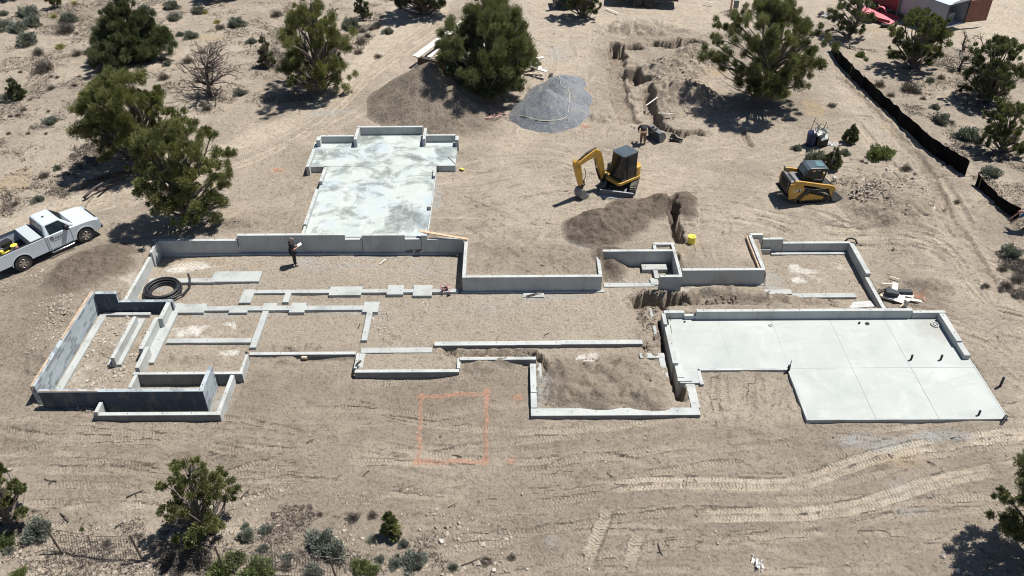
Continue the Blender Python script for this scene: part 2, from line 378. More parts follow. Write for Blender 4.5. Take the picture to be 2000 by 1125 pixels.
for a in ((150,60,3.5,2,.5),(210,150,2,2,.3),(560,230,2.5,1.2,.45),(590,150,3,2,.5),(950,180,4,2.2,.6),(1480,200,4,2.4,.55),(370,400,3,1.6,.35),(240,290,3,2,.4),(1850,100,3,2,.4),(1950,240,3,3,.4),(30,980,2,2.2,.35),(400,1040,2.4,1.6,.4),(640,1060,2.2,1.6,.3),(1990,1040,1.5,2,.3),(1400,200,1.8,2.,.5),(1290,105,2.5,1.,.3),(1330,180,2.2,2,.45)): blob(a[0], a[1], a[2], a[3], .9, 'dark', a[4])
for a in ((650,235,1.8,.5,.7),(860,470,.5,.3,.4),(850,400,.5,2.0,.7),(1090,120,1.0,1.6,.5),(1140,235,.8,.8,.5),(1700,850,2.2,.5,.85),(1840,840,1.6,.35,.8),(1770,940,.9,.7,.3),(1790,980,.7,.3,.3),(1080,1030,.35,.3,.3)): blob(a[0], a[1], a[2], a[3], .3, 'grey', a[4])

# --- machine and tyre marks
def rt(n, box, z, ang, spread, lo, hi, curv=.25, two=.6, **k):
    for i in range(n):
        c = at(random.uniform(box[0], box[2]), random.uniform(box[1], box[3]), z); a = R(ang+random.uniform(-spread, spread)); L = random.uniform(lo, hi); P = []
        kap = random.uniform(-curv, curv)/4
        for t in np.linspace(-L/2, L/2, 7): aa = a+kap*t; P.append((c[0]+t*math.cos(a+kap*t/2), c[1]+t*math.sin(a+kap*t/2)))
        kk = dict(k); kk['pale'] = random.uniform(0, k.get('pale', .4)); kk['depth'] = random.uniform(.3, 1)*k.get('depth', .035); kk['tread'] = random.uniform(.1, .6); kk['width'] = random.uniform(.3, .42); kk['fade'] = L*.3
        (pair if random.random() < two else track)(P, **kk)
rt(60, (100,825,1950,1085), -.3, 3, 12, 5, 18, .22, pale=.5, depth=.035)
rt(10, (1400,760,1560,840), -.1, 80, 14, 2, 4, .2, two=.5, pale=.2, depth=.03)
rt(56, (930,285,1900,455), .85, 2, 34, 5, 14, .5, pale=.8, depth=.05)
rt(12, (1010,60,1230,280), .95, 80, 20, 4, 9, .4, pale=.4, depth=.035)
rt(8, (1350,400,1470,510), .85, 84, 10, 2, 4, .2, pale=.35, depth=.03)
rt(7, (500,330,590,450), .75, 70, 30, 2, 4, .3, pale=.2, depth=.025)
rt(8, (930,450,1120,525), .85, 10, 60, 2, 5, .5, pale=.3, depth=.035)
rt(9, (1650,470,1990,640), .7, -28, 14, 6, 14, .2, pale=.8, depth=.06)
rt(6, (1880,640,2000,800), .3, -62, 10, 3, 7, .2, pale=.5, depth=.04)
for o in (0, 6, 22, 30): track(wp([(-60,470+o),(100,420+o),(250,370+o),(380,312+o),(480,285+o),(590,235+o),(660,190+o),(730,120+o),(800,70+o),(880,20+o)], .9), width=.4, depth=.05, pale=.75, fade=.5)
for o in (0, 16): track(wp([(600,262+o),(680,225+o),(720,205+o)], .9), width=.35, depth=.04, pale=.6)
pair(wp([(1160,955),(1300,946),(1450,948),(1560,942),(1660,912),(1760,885),(1880,868),(2060,850)], -.3), gauge=.36, width=.34, depth=.04, pale=1., fade=2)
pair(wp([(1330,1012),(1480,1008),(1600,1000),(1700,982),(1830,945),(1950,922),(2100,900)], -.3), gauge=.36, width=.34, depth=.04, pale=1., fade=2)
track(wp([(1195,985),(1180,1020),(1160,1065),(1140,1130)], -.5), width=.55, depth=.04, pale=.9)
track(wp([(1262,1030),(1240,1070),(1225,1135)], -.5), width=.55, depth=.04, pale=.8)
track(wp([(1040,935),(1110,905),(1190,898),(1260,915),(1290,935)], -.4), width=.42, depth=.035, pale=.1)
track(wp([(1240,935),(1330,925),(1420,912),(1480,925)], -.4), width=.42, depth=.035, pale=.1)
track(wp([(600,800),(680,790),(760,812),(860,830),(940,825)], -.3), width=.4, depth=.02, pale=0.)
track(wp([(690,770),(760,752),(840,745),(940,745)], -.3), width=.4, depth=.02, pale=.05)
track(wp([(520,820),(640,806),(760,808),(900,828)], -.3), width=.4, depth=.02, pale=.05)
track(wp([(1640,135),(1700,195),(1770,262),(1830,335),(1880,400),(1950,500)], .95), width=.5, depth=.1, pale=.5, tread=.3)
track(wp([(1660,230),(1730,300),(1800,380),(1850,440),(1870,480)], .9), width=.5, depth=.06, pale=.6, tread=.7)
for o in (0, 14, 30): track(wp([(1390,395+o),(1500,410+o),(1620,430+o),(1740,440+o),(1840,470+o),(1900,530+o),(1960,640+o)], .75), width=.42, depth=.045, pale=.8)
for o in (0, 18): track(wp([(940+o,330),(1040+o,312),(1110+o,330),(1180+o,360)], .85), width=.4, depth=.03, pale=.4)
# edge grade along the swale on the right
trench([(1640,150),(1700,215),(1790,300),(1850,400),(1900,470),(1960,560)], .95, .7, .18, .5)
track(wp([(1560,260),(1660,232),(1720,240),(1760,280)], .95), width=.4, depth=.06, pale=.4, tread=.2)

# --- rough disturbed ground at the top, with cut edges
lump(1320,160,3.0,5.2,1.,.85,1.); lump(1370,110,2.6,2.4,1.,.6,1.); lump(1260,56,4.8,1.8,1.,.8,1.); lump(1380,200,2,2,1.,.3,.8); lump(1340,80,2.8,1.2,1.,.35,.8)
lump(1183,225,1.2,.8,1.,.18,1.); lump(470,435,1.8,.7,.85,.35,.6); lump(420,290,2,.8,.9,.3,.4); lump(1900,110,2,1,1,.2,.3)
trench([(1188,86),(1222,88),(1258,86)], 1.0, 1.3, 1.2); trench([(1198,90),(1208,112)], 1.0, 1.3, 1.0); trench([(1270,80),(1312,86),(1345,80),(1372,92)], 1.0, 1.2, 1.0); trench([(1210,110),(1206,150),(1216,200),(1232,235)], 1.0, 1.3, .35, .5)
trench([(1230,125),(1240,142),(1252,158)], 1.0, 1.5, 1.2); trench([(1262,165),(1268,190),(1276,218),(1290,240)], .95, .8, .7); trench([(1286,238),(1320,251),(1345,252),(1380,252)], .95, .8, .7)
trench([(1452,245),(1458,262),(1470,280)], .95, .35, .25); trench([(1218,180),(1250,188),(1266,186)], 1., .3, .2)
trench([(1309,388),(1316,415),(1322,440),(1327,470)], .85, .62, 1.0, .8, .35)
for a in ((1750,600,1.4,.6,.25,.12),(1800,560,2.,1.,.3,.25),(230,440,1.4,.7,.9,.2),(260,445,1.,.6,.9,.15),(1830,550,1.6,.8,.5,.2),(1000,490,1.4,.6,.85,.15),(1080,500,1,.6,.85,.12),(950,440,1.4,.6,.85,.1),(140,620,1.2,.9,.55,.2),(100,720,1.,1.2,.2,.2)): lump(*a, .6)
area([(1720,520),(1800,525),(1870,560),(1840,600),(1740,605)], .4, 'dark', .6)

# --- the dug-out inside of the foundations
def level(pts, z, soft=.02, tone=None):
    P = wp(pts, z); s = window(P, .3); x, y = X[s], Y[s]; d = poly_dist(x, y, P); d = np.where(in_poly(x, y, P), d, -d); m = sstep(-soft, soft, d)
    Z[s] = Z[s]*(1-m)+m*(z+.05*fbm(x*.5, y*.5, 3, 8)); TM[s] *= 1-m; A['pale'][s] *= 1-m; A['rough'][s] *= 1-m; A['dark'][s] *= 1-m; A['grey'][s] *= 1-m
    A['smooth'][s] = np.maximum(A['smooth'][s], m)
level([(246,609),(312,495),(906,494),(902,566),(1174,566),(1176,516),(1320,516),(1331,554),(1492,552),(1500,610),(1300,612),(1355,803),(1045,803),(1047,706),(897,706),(896,731),(694,731),(700,697),(488,697),(470,736),(262,736),(338,608)], 0.0)
level([(1492,545),(1476,489.5),(1655,488.5),(1690,551),(1730,610),(1500,612),(1492,575)], -.2)
level([(76,799),(187,610),(340,606),(262,745),(236,799)], -.0)
level([(262,748),(448,748),(424,826),(194,826),(196,800),(240,798)], -.1)
level([(1308,628),(1838,624),(1958,812),(1580,812),(1547,716),(1372,716),(1366,740),(1330,744)], -.12)
# soil drifts, pits and trenches inside
trench([(1236,592),(1262,589),(1300,589),(1345,583)], 0., 1.15, 1.7, .9, .3)
trench([(1296,622),(1300,660),(1308,700),(1322,745),(1332,780)], 0., .5, .9, .5, .1)
trench([(862,690),(920,692),(990,690),(1040,692),(1058,712),(1062,735)], 0., .42, .35, .9, .4)
trench([(858,684),(880,688)], 0., .4, .3)
for q in (((544,680),(560,684),(580,681)), ((608,676),(622,678)), ((372,699),(384,704),(392,700)), ((325,700),(340,702)), ((760,660),(775,664)), ((196,694),(208,697))): trench(q, 0., .3, .22, .9, .6)
lump(1400,582,4.5,.8,0,.42,.9); lump(1550,590,2.6,.5,-.1,.22,.8); lump(1270,660,.8,2.2,0,.08,1.)
lump(1120,760,2.0,1.2,0,.16,1.); lump(1230,730,2.4,1.0,0,.14,1.); lump(1140,720,1.8,.6,0,.18,1.); lump(1250,780,1.6,.7,0,.1,1.)
lump(1200,535,1.1,1.0,0,.4,.4); lump(560,700,1.,.3,0,.1,.6); lump(930,720,1.6,.5,-.1,.12,.7); lump(980,712,1.6,.5,-.1,.22,.7)
area([(1055,700),(1240,690),(1330,790),(1330,800),(1050,800)], 0, 'dark', .6, .4); area([(1060,720),(1130,700),(1250,760),(1200,800),(1055,800)], 0, 'dark', .85, .5)
area([(1240,570),(1480,562),(1480,600),(1300,604),(1235,600)], .1, 'dark', .55, .3); area([(1500,580),(1650,582),(1650,600),(1500,605)], -.1, 'dark', .5, .3)
area([(1235,600),(1290,600),(1330,760),(1290,740),(1250,670)], 0, 'dark', .35, .4)
area([(490,675),(700,675),(700,695),(490,695)], 0, 'dark', .45, .3); area([(200,690),(290,690),(290,705),(200,705)], -.5, 'dark', .5, .3); area([(310,700),(420,700),(420,712),(310,712)], 0, 'dark', .5, .3)
blob(1205,530,.8,.8,0,'dark',.4)
for a in ((380,520,1.4,.5,.8),(355,528,1.,.4,.6),(400,645,1.6,.5,.7),(440,640,.7,.5,.5),(350,650,.8,.4,.5),(440,690,.8,.3,.6),(1145,702,.5,.35,.9),(1160,693,.3,.3,.6),(1580,540,1.0,.45,.7),(1555,520,.7,.4,.6),(1570,525,.9,.3,.6),(1640,515,.8,.4,.3),(270,560,.8,1.2,.3),(165,730,.6,1.,.3),(1330,565,.8,.3,.5),(560,585,.4,.3,.5)): blob(a[0], a[1], a[2], a[3], 0, 'white', a[4])
for a in ((640,520,3.,.5,.5),(760,500,3,.4,.4),(850,520,1.6,1.2,.3),(600,510,1.5,.5,.5),(360,495,2.,.4,.6),(300,560,.8,1.,.6),(500,555,1.2,.4,.5),(950,600,2.5,1.1,.25),(1060,580,2.,.4,.6),(330,600,.6,.8,.5),(250,650,.6,1.5,.5),(1130,500,.5,.5,.3),(1230,555,2,.4,.4),(1500,540,.8,1.2,.6),(1060,760,.5,1.6,.6),(690,610,2.5,.3,.6),(540,612,2.5,.3,.6),(430,615,2,.3,.6),(1010,570,3.,.25,.5),(420,790,1.,.9,.7),(330,770,3.,.3,.4)): blob(a[0], a[1], a[2], a[3], 0, 'grey', a[4])
for a in ((560,680,.8,.15,.12),(265,694,1.,.15,.12),(370,704,1.2,.12,.12)): pass

# --- fine relief
def ridged(x, y, seed): return (1-2*np.abs(fbm(x, y, 4, seed)))**2
Z += (1-far)*(1-A['smooth'])*(1-.7*TM)*(.040*ridged(X*.45, Y*.9, 33)+.030*ridged(X*1.3+.4*Y, Y*1.6, 34)-.035)
A['dark'] = np.clip(A['dark']+.35*sstep(.15, .55, fbm(X*.16, Y*.3, 4, 88))*(1-A['smooth'])*(1-A['pale']), 0, 1)
Rr = A['rough']; sm = A['smooth']
Z += (1-far)*(.030*fbm(X*.9, Y*.9, 4, 2)*(1-.6*sm))
Z += (1-far)*np.where(np.abs(X) < 51, (.010+.006*sm)*(1-.75*TM)*fbm(X*4.3, Y*4.3, 3, 3)+Rr*(.26*np.abs(fbm(X*1.5, Y*1.5, 4, 4))+.13*fbm(X*3.3, Y*3.3, 3, 6)), 0)
scr = np.exp(-((Y-22)/9)**2); Z += scr*.02*fbm(X*.5, Y*3.2, 3, 21)*(1-sm)*(1-far)
nx, ny = len(xs), len(ys)
idx = np.arange(nx*ny).reshape(ny, nx)
F = np.stack([idx[:-1, :-1], idx[:-1, 1:], idx[1:, 1:], idx[1:, :-1]], -1).reshape(-1, 4)
def gz(x, y):
    """height of the ground sheet at a point (or arrays of points)"""
    x = np.asarray(x, float); y = np.asarray(y, float)
    i = np.clip(np.searchsorted(xs, x)-1, 0, nx-2); j = np.clip(np.searchsorted(ys, y)-1, 0, ny-2)
    a = (x-xs[i])/(xs[i+1]-xs[i]); b = (y-ys[j])/(ys[j+1]-ys[j])
    return (Z[j, i]*(1-a)+Z[j, i+1]*a)*(1-b)+(Z[j+1, i]*(1-a)+Z[j+1, i+1]*a)*b
def on_ground(px, py, guess=.8):
    """where the photo point touches the ground sheet"""
    z = guess
    for _ in range(12): p = at(px, py, z); z = z*.4+.6*float(gz(p[0], p[1]))
    p = at(px, py, z); return np.array([p[0], p[1], float(gz(p[0], p[1]))])

# --- dirt colour, a property of the soil itself
def soil_colour():
    t = fbm(X*.35, Y*.35, 4, 41); t2 = fbm(X*2.1, Y*2.1, 4, 42)
    C = np.empty(X.shape+(3,)); base = np.array([.326, .280, .228]); C[:] = base
    C *= (1+.24*t+.14*t2)[..., None]
    def mx(m, c): C[:] = C*(1-m[..., None])+np.array(c)*m[..., None]
    mx(np.clip(sm*.55, 0, 1), (.358, .310, .249))
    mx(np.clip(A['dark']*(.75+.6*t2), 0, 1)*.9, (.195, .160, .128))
    mx(np.clip(A['pale']*(.9+.35*t2), 0, 1)*.85, (.472, .412, .334))
    mx(np.clip(A['grey']*(1+.9*t2), 0, 1)*.8, (.33, .335, .33))
    mx(np.clip(A['white']*(.75+3.2*t2), 0, 1)*.8, (.66, .64, .60))
    mx(np.clip(A['straw']*(.9+1.2*t2), 0, 1)*.6, (.38, .285, .155))
    return C
C = soil_colour()
def ground_mat(name, attr=True, c=(.3, .25, .2), clod=1.0):
    m, nt, b = new_mat(name); n = N(nt); p = n.pos()
    if attr:
        at_ = n.n('ShaderNodeAttribute', attribute_name='soil'); base = at_.outputs['Color']
    else:
        base = n.ramp(n.noise(.8, 5, .65, p), [(.3, tuple(v*.8 for v in c)), (.7, tuple(v*1.15 for v in c))])
    f1 = n.noise(7, 5, .65, p); f2 = n.noise(28, 4, .7, p); f3 = n.noise(75, 2, .6, p)
    base = n.mix(n.ramp(f1, [(.36, .75), (.5, 0.)]), base, (.60, .57, .54), 'MULTIPLY')
    base = n.mix(n.ramp(f2, [(.34, .6), (.45, 0.)]), base, (.42, .39, .36), 'MULTIPLY')
    f4 = n.noise(2.6, 7, .68, p, .8); base = n.mix(n.ramp(f4, [(.39, .5), (.46, 0.)]), base, (.66, .63, .60), 'MULTIPLY')
    base = n.mix(n.ramp(f2, [(.60, 0.), (.72, .55)]), base, (.50, .44, .36))
    vor = n.n('ShaderNodeTexVoronoi', feature='F1'); vor.inputs['Scale'].default_value = 11; n.l(p, vor.inputs['Vector'])
    peb = n.ramp(vor.outputs['Distance'], [(.10, 1.), (.20, 0.)])
    sel = n.math('GREATER_THAN', n.n('ShaderNodeSeparateColor').outputs[0], .8)
    sc = nt.nodes[-1] if False else None
    sepc = n.n('ShaderNodeSeparateColor'); n.l(vor.outputs['Color'], sepc.inputs[0])
    sel = n.math('GREATER_THAN', sepc.outputs[0], .78)
    pebm = n.math('MULTIPLY', peb, sel)
    base = n.mix(n.math('MULTIPLY', pebm, .5), base, n.mix(sepc.outputs[1], (.28, .25, .22), (.58, .52, .45)))
    h = n.math('ADD', n.math('MULTIPLY', f1, 1.1), n.math('ADD', n.math('MULTIPLY', f2, .4), n.math('MULTIPLY', f4, 1.3)))
    h = n.math('ADD', h, n.math('MULTIPLY', pebm, .5))
    if attr:
        tm = n.n('ShaderNodeAttribute', attribute_name='tread').outputs['Vector']
        sp = n.n('ShaderNodeSeparateXYZ'); n.l(tm, sp.inputs[0]); mask, s_, t_ = sp.outputs
        half = n.math('MULTIPLY', n.math('GREATER_THAN', t_, 0.0), .5)
        skew = n.math('MULTIPLY', n.math('ABSOLUTE', t_), 1.6)
        ph = n.math('FRACT', n.math('ADD', n.math('ADD', n.math('DIVIDE', s_, .14), half), skew))
        lug = n.ramp(ph, [(.0, 0.), (.10, 1.), (.45, 1.), (.6, 0.)])
        brk = n.ramp(n.noise(2.2, 5, .7, p), [(.42, .1), (.56, 1.)])
        lm = n.math('MULTIPLY', n.math('MULTIPLY', lug, mask), brk)
        h = n.math('ADD', n.math('MULTIPLY', h, n.math('SUBTRACT', 1., n.math('MULTIPLY', mask, .45))), n.math('MULTIPLY', lm, .75))
        base = n.mix(n.math('MULTIPLY', lm, .2), base, (.56, .47, .36))
    n.l(base, b.inputs['Base Color']); b.inputs['Roughness'].default_value = .95; b.inputs['Specular IOR Level'].default_value = .12
    n.l(n.bump(h, 1.0, .075*clod), b.inputs['Normal'])
    return m
M['ground'] = ground_mat('bare_soil')
go = np_mesh('ground', np.stack([X, Y, Z], -1).reshape(-1, 3), F, M['ground'], smooth=True); tag(go, kind='structure')
me = go.data
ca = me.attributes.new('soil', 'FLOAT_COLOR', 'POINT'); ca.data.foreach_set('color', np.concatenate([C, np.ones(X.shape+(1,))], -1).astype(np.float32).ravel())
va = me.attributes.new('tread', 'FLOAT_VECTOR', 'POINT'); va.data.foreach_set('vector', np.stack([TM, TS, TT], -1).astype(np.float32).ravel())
# ------------------------------------------------------------ foundations, surveyed in metres
def solve_x(px, Y0, z, x0):
    lo, hi = -70.0, 70.0
    for _ in range(40):
        m = (lo+hi)/2
        if proj((m, Y0, z))[0] < px: lo = m
        else: hi = m
    return (lo+hi)/2
def solve_y(py, X0, z):
    lo, hi = 12.0, 100.0
    for _ in range(40):
        m = (lo+hi)/2
        if proj((X0, m, z))[1] > py: lo = m
        else: hi = m
    return (lo+hi)/2
def cbox(mb, xl, yf, xr, yb, zt, zb, th=.2):
    """cast block: front-left top corner, right end, back edge (or thickness), top and bottom level"""
    a = at(xl, yf, zt); X1 = solve_x(xr, a[1], zt, 0); Y1 = solve_y(yb, a[0], zt) if yb is not None else a[1]+th
    mb.box(a[0], X1, a[1], Y1, zb, zt); return (a[0], X1, a[1], Y1)
FOUND = []
M['bolt'] = simple('rusty_bolt', (.07, .05, .04), .7)
M['coat'] = concrete('damp_proof_coating', (.065, .082, .108), .3); M['dark_face'] = concrete('dark_concrete_face', (.19, .195, .20), .3)
FACE_LAYERS = {'block_wall': ('coat', ('front_wall', 'back_wall', 'low_back_wall')), 'porch_foundation_wall': ('dark_face', ('front_wall',)), 'stair_pit_curb': ('dark_face', ('pit_wall', 'front_curb')), 'bay_foundation_wall': ('dark_face', ('front_wall',)), 'grade_beam': ('dark_face', ('beam',))}  # dark front layers: damp-proof coating on the block wall, darker grey concrete elsewhere
def foundation(name, label, cat, parts):
    root = empty(name, (0, 0, 0)); tag(root, label, cat); first = True; CC = []
    for pname, mat, boxes in parts:
        mb = MB(); c = []
        for q, b in enumerate(boxes):
            e = .0015*((q*7) % 5)            # neighbouring pours differ by a millimetre or so
            c.append(cbox(mb, *b[:4], b[4]+e, b[5], *(b[6:] or ())))
            if mat in ('conc', 'conc_foot', 'block'): CC.append((*c[-1], b[4]))
        if first:
            x0 = (c[0][0]+c[0][1])/2; y0 = (c[0][2]+c[0][3])/2; root.location = (x0, y0, 0); first = False
        mb.v = [(v[0]-root.location.x, v[1]-root.location.y, v[2]) for v in mb.v]
        mb.build(pname, M[mat], root, bevel=.012)
        if name in FACE_LAYERS and pname in FACE_LAYERS[name][1]:
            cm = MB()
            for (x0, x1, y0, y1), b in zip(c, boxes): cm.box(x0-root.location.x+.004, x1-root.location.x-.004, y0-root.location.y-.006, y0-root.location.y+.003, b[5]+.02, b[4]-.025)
            cm.build('face_layer', M[FACE_LAYERS[name][0]], root)
    bm_ = MB(); r_ = random.Random(len(FOUND))
    for c_ in CC:
        x0, x1, y0, y1, zt = c_; lx, ly = x1-x0, y1-y0
        if max(lx, ly) < 1 or min(lx, ly) > .7: continue
        s_ = r_.uniform(.2, .6)
        while s_ < max(lx, ly)-.15:
            px_, py_ = (x0+s_, (y0+y1)/2) if lx > ly else ((x0+x1)/2, y0+s_); bm_.cyl((px_-root.location.x, py_-root.location.y, zt-.01), (px_-root.location.x, py_-root.location.y, zt+.045), .013, n=6); s_ += r_.uniform(1.0, 1.5)
    if bm_.v: b_ = bm_.build('anchor_bolts', M['bolt'], root); b_['kind'] = 'stuff'
    FOUND.append(root); return root
M['form_wood'] = simple('weathered_form_wood', (.42, .31, .22), .8, var=.35, scale=6, bump=.3)
T = .93
foundation('block_wall', 'grey concrete block retaining wall round the sunken room at the left end', 'wall', [
 ('side_wall', 'block', [(58,754.5,67,569,1.22,-.4)]),
 ('front_wall', 'block', [(72.8,766,396,760,1.21,-.4)]),
 ('back_wall', 'block', [(184,574,225.5,None,1.22,-.4)]),
 ('return_wall', 'block', [(388,761,396,715,1.215,-.4)]),
 ('low_back_wall', 'block', [(222,590,336,None,.69,-.4)]),
 ('form_board', 'form_wood', [(117,662,121.5,569,1.26,1.0),(57,755,61,700,1.25,1.0),(74,764.5,190,763,1.235,1.1)]),
 ('footing', 'conc_foot', [(104,766,119,614,.12,-.4),(200,615,292,610,.14,-.4)])])
foundation('inner_stem_wall', 'pale free standing stem wall on a footing inside the sunken block room', 'wall', [
 ('stem', 'conc', [(215,699,222.5,618,.58,-.4)]), ('footing', 'conc_foot', [(209,712,236,622,.15,-.4)])])
foundation('stepped_stem_wall', 'stepped concrete stem wall with a wide pad between the block room and the inner footings', 'wall', [
 ('stem', 'conc', [(308,622.5,316.5,584,.67,-.4),(270,681,278.5,619.5,.67,-.4),(262.5,718,271,677,.665,-.4)]),
 ('footing', 'conc_foot', [(276,708,300,592,.15,-.4)])])
foundation('stair_pit_curb', 'low concrete curb walls round the stair pit at the front left corner', 'curb', [
 ('pit_wall', 'conc', [(258,731.5,473,726.5,.54,-.5)]), ('side_curb', 'conc', [(421.5,808,429.5,732,.54,-.5),(249,757,256,732,.54,-.5),(183,805,190,785,.7,-.4)]),
 ('front_curb', 'conc', [(182,811.5,429.8,805,.53,-.5)]), ('link_wall', 'conc', [(467,726,473,692,.5,-.6)])])
foundation('back_foundation_wall', 'long grey concrete foundation wall behind the standing man, stepped at the top left', 'wall', [
 ('side_wall', 'conc', [(291,493,296.5,468,T,-.6),(241,585,247.5,500,.68,-.6)]),
 ('back_wall', 'conc', [(297,471,462,None,T,-.6),(462,460.2,673,None,1.2,-.6),(673,468,706,None,.92,-.6),(706,460,790,None,1.2,-.6),(790,467.5,822,None,.92,-.6),(822,460,833.5,None,1.2,-.6),(833.5,468,905,None,T,-.6)]),
 ('end_wall', 'conc', [(902.5,537,909.5,467,T,-.6)]), ('front_wall', 'conc', [(902.5,542,1176,None,T,-.6)]),
 ('footing', 'conc_foot', [(316,497.5,897,493,.10,-.4),(900,571.5,1181,567,.06,-.4),(1022,580,1063,572,.05,-.3)])])
foundation('nook_foundation_wall', 'small square concrete foundation bay with a window box behind it, near the dirt pile', 'wall', [
 ('side_wall', 'conc', [(1169.5,537,1176.2,494,T,-.5),(1326.5,537,1332.8,477,T,-.5)]),
 ('back_wall', 'conc', [(1170,491.3,1320,None,T,-.5)]), ('window_box', 'conc', [(1276.5,486,1283,478.5,T,0),(1276.5,477.5,1318,None,T,0)]),
 ('front_wall', 'conc', [(1289,541,1333,None,T+.004,-.5)]),
 ('footing', 'conc_foot', [(1180,560,1279,553,.08,-.3),(1272,556,1287,543,.11,-.3),(1254.5,526.5,1305,516,.2,-.3),(1279,543,1288,527,.17,-.3)])])
foundation('east_foundation_wall', 'stepped concrete foundation wall round the open earth room at the right', 'wall', [
 ('front_wall', 'conc', [(1333,528.3,1495,None,T,-.5)]), ('side_wall', 'conc', [(1487.5,524,1494.5,459,.93,-.6)]),
 ('form_board', 'form_wood', [(1481.5,523,1484.5,461,.88,.2)]),
 ('back_wall', 'conc', [(1466,459,1491,None,.95,-.6),(1491,467.6,1530,None,.65,-.6),(1530,475.6,1662,None,.38,-.6)]),
 ('right_wall', 'conc', [(1691.5,534,1701.5,475,.38,-.7),(1724,604,1731.8,541,.18,-.7)]),
 ('footing', 'conc_foot', [(1487,574,1548,565,-.08,-.6),(1549,581,1673.5,572.5,-.10,-.6),(1675,588,1694,580,-.22,-.6),(1507,496.8,1655,493,-.13,-.6),(1477,487.5,1506,484,.08,-.6),(1330,557,1492,553.5,.04,-.4)])])
foundation('garage_foundation_wall', 'concrete stem wall round the back and sides of the pale garage slab', 'wall', [
 ('back_wall', 'conc', [(1361,609,1784,None,.60,-.8),(1297,611,1337,None,.45,-.8),(1337,617,1361,None,.32,-.8),(1784,611,1848,None,.46,-.8)]),
 ('left_wall', 'conc', [(1296.5,633,1304,612,.45,-.9),(1314,709,1325.5,634,.30,-.9),(1323,737,1337,710,.16,-.9),(1324,744,1352,738,.15,-.9)]),
 ('right_wall', 'conc', [(1868,665.5,1880,612,.46,-.6),(1884,694,1896,668,.36,-.6)])])
foundation('bay_foundation_wall', 'low concrete wall round the lumpy dug out bay in front of the garage corner', 'wall', [
 ('front_wall', 'conc', [(1037,812,1368.5,797.5,.05,-.7)]), ('right_wall', 'conc', [(1350.5,796,1368,745,.055,-.9)]),
 ('left_wall', 'conc', [(1036.5,766,1048.5,710,.12,-.6),(1037,796,1049,767,.07,-.6)]), ('footing', 'conc_foot', [(1049,795,1061,709,-.06,-.5)])])
foundation('porch_foundation_wall', 'low narrow foundation wall stepping along the front middle of the site', 'wall', [
 ('front_wall', 'conc', [(692,727.5,896.5,None,.18,-.6),(898,702.8,1047,None,.30,-.6),(486,693,694,None,.10,-.6)]),
 ('side_wall', 'conc', [(892,719,898.5,698.5,.22,-.6),(690.5,719,696,689,.17,-.6)]),
 ('footing', 'conc_foot', [(697,718,708,690,.03,-.4),(704,689,843,679,.06,-.4)])])
foundation('grade_beam', 'long pale grade beam crossing the middle of the site in front of the open floor', 'beam', [
 ('beam', 'conc', [(848,674.8,1007,667,.2,-.4),(1007,673.5,1096,665.5,.205,-.4),(1096,672.3,1255.5,664,.2,-.4)])])
foundation('corner_footing', 'narrow bent footing beside the trench along the garage wall', 'footing', [
 ('footing', 'conc_foot', [(1250,698.8,1290,689.5,.10,-.6),(1294.5,738.5,1306.5,699,.095,-.7),(1290,698.7,1299,689.3,.098,-.6),(1282,672,1288,602,.10,-.8)])])
foundation('pad_footing', 'flat pale footing with a wide end slab beside the coiled black pipe', 'footing', [
 ('footing', 'conc_foot', [(289,552,418,544,.14,-.3),(410,550,505,530,.145,-.3)])])
foundation('footing_grid', 'network of pale interior strip footings with square pads at the left of the house', 'footing', [
 ('upper_strip', 'conc_foot', [(488,572.6,895,566,.14,-.3),(466,591,489,565,.15,-.3),(551,590,563,572,.142,-.3)]),
 ('lower_strip', 'conc_foot', [(394,606.5,708,598,.14,-.3),(324,669.5,489,661,.14,-.3)]),
 ('cross_strip', 'conc_foot', [(705,664.5,716.5,609,.143,-.5)]), ('cross_strip', 'conc_foot', [(487,678.5,499.5,607,.143,-.5),(425,681.3,487,674.5,-.02,-.5)]),
 ('pad', 'conc_foot', [(641.5,576.5,704.5,559.5,.147,-.3)]), ('pad', 'conc_foot', [(754.5,575,787,556.5,.149,-.3)]), ('pad', 'conc_foot', [(805.5,577.5,843,556.5,.148,-.3)]),
 ('pad', 'conc_foot', [(342,610.5,397,593,.148,-.3)]), ('pad', 'conc_foot', [(446,610.5,482,597,.149,-.3)]), ('pad', 'conc_foot', [(510,606,537,591.5,.150,-.3)]), ('pad', 'conc_foot', [(563.5,610,593.5,591,.147,-.3)]), ('pad', 'conc_foot', [(707,609.3,738,589.5,.149,-.3)])])
# upper slab with its curbs
S = .95
foundation('patio_slab', 'blotchy blue grey concrete slab in a cross shape behind the long wall', 'slab', [
 ('slab', 'slab_mot', [(590,463,834,325.2,S,.3),(597,325,889.5,276,S+.001,.3),(700,275.5,826,259,S+.002,.3)]),
 ('curb', 'conc', [(697,248.8,825,None,1.5,.4),(690.5,272,696,249.5,1.5,.4),(825,271,830.5,249.5,1.48,.4),(625,266.5,690.5,None,1.42,.4),(831,264.8,889,None,1.42,.4),(617,274,624.6,266.4,1.42,.4),(889,273,895.5,265,1.42,.4),
   (597,325.5,603.5,291,1.2,.4),(623,354,629,326.5,1.2,.4),(592.5,438,598.5,369,1.2,.4),(588,457,593,441,1.1,.4),(603.6,325.5,632.5,None,.99,.3,.05),(845,343,850,325.5,1.15,.4),(836,404,841.5,396,1.18,.4),(829,455,833.5,446,1.15,.4),(834.5,455,837,345,.985,.4)])])
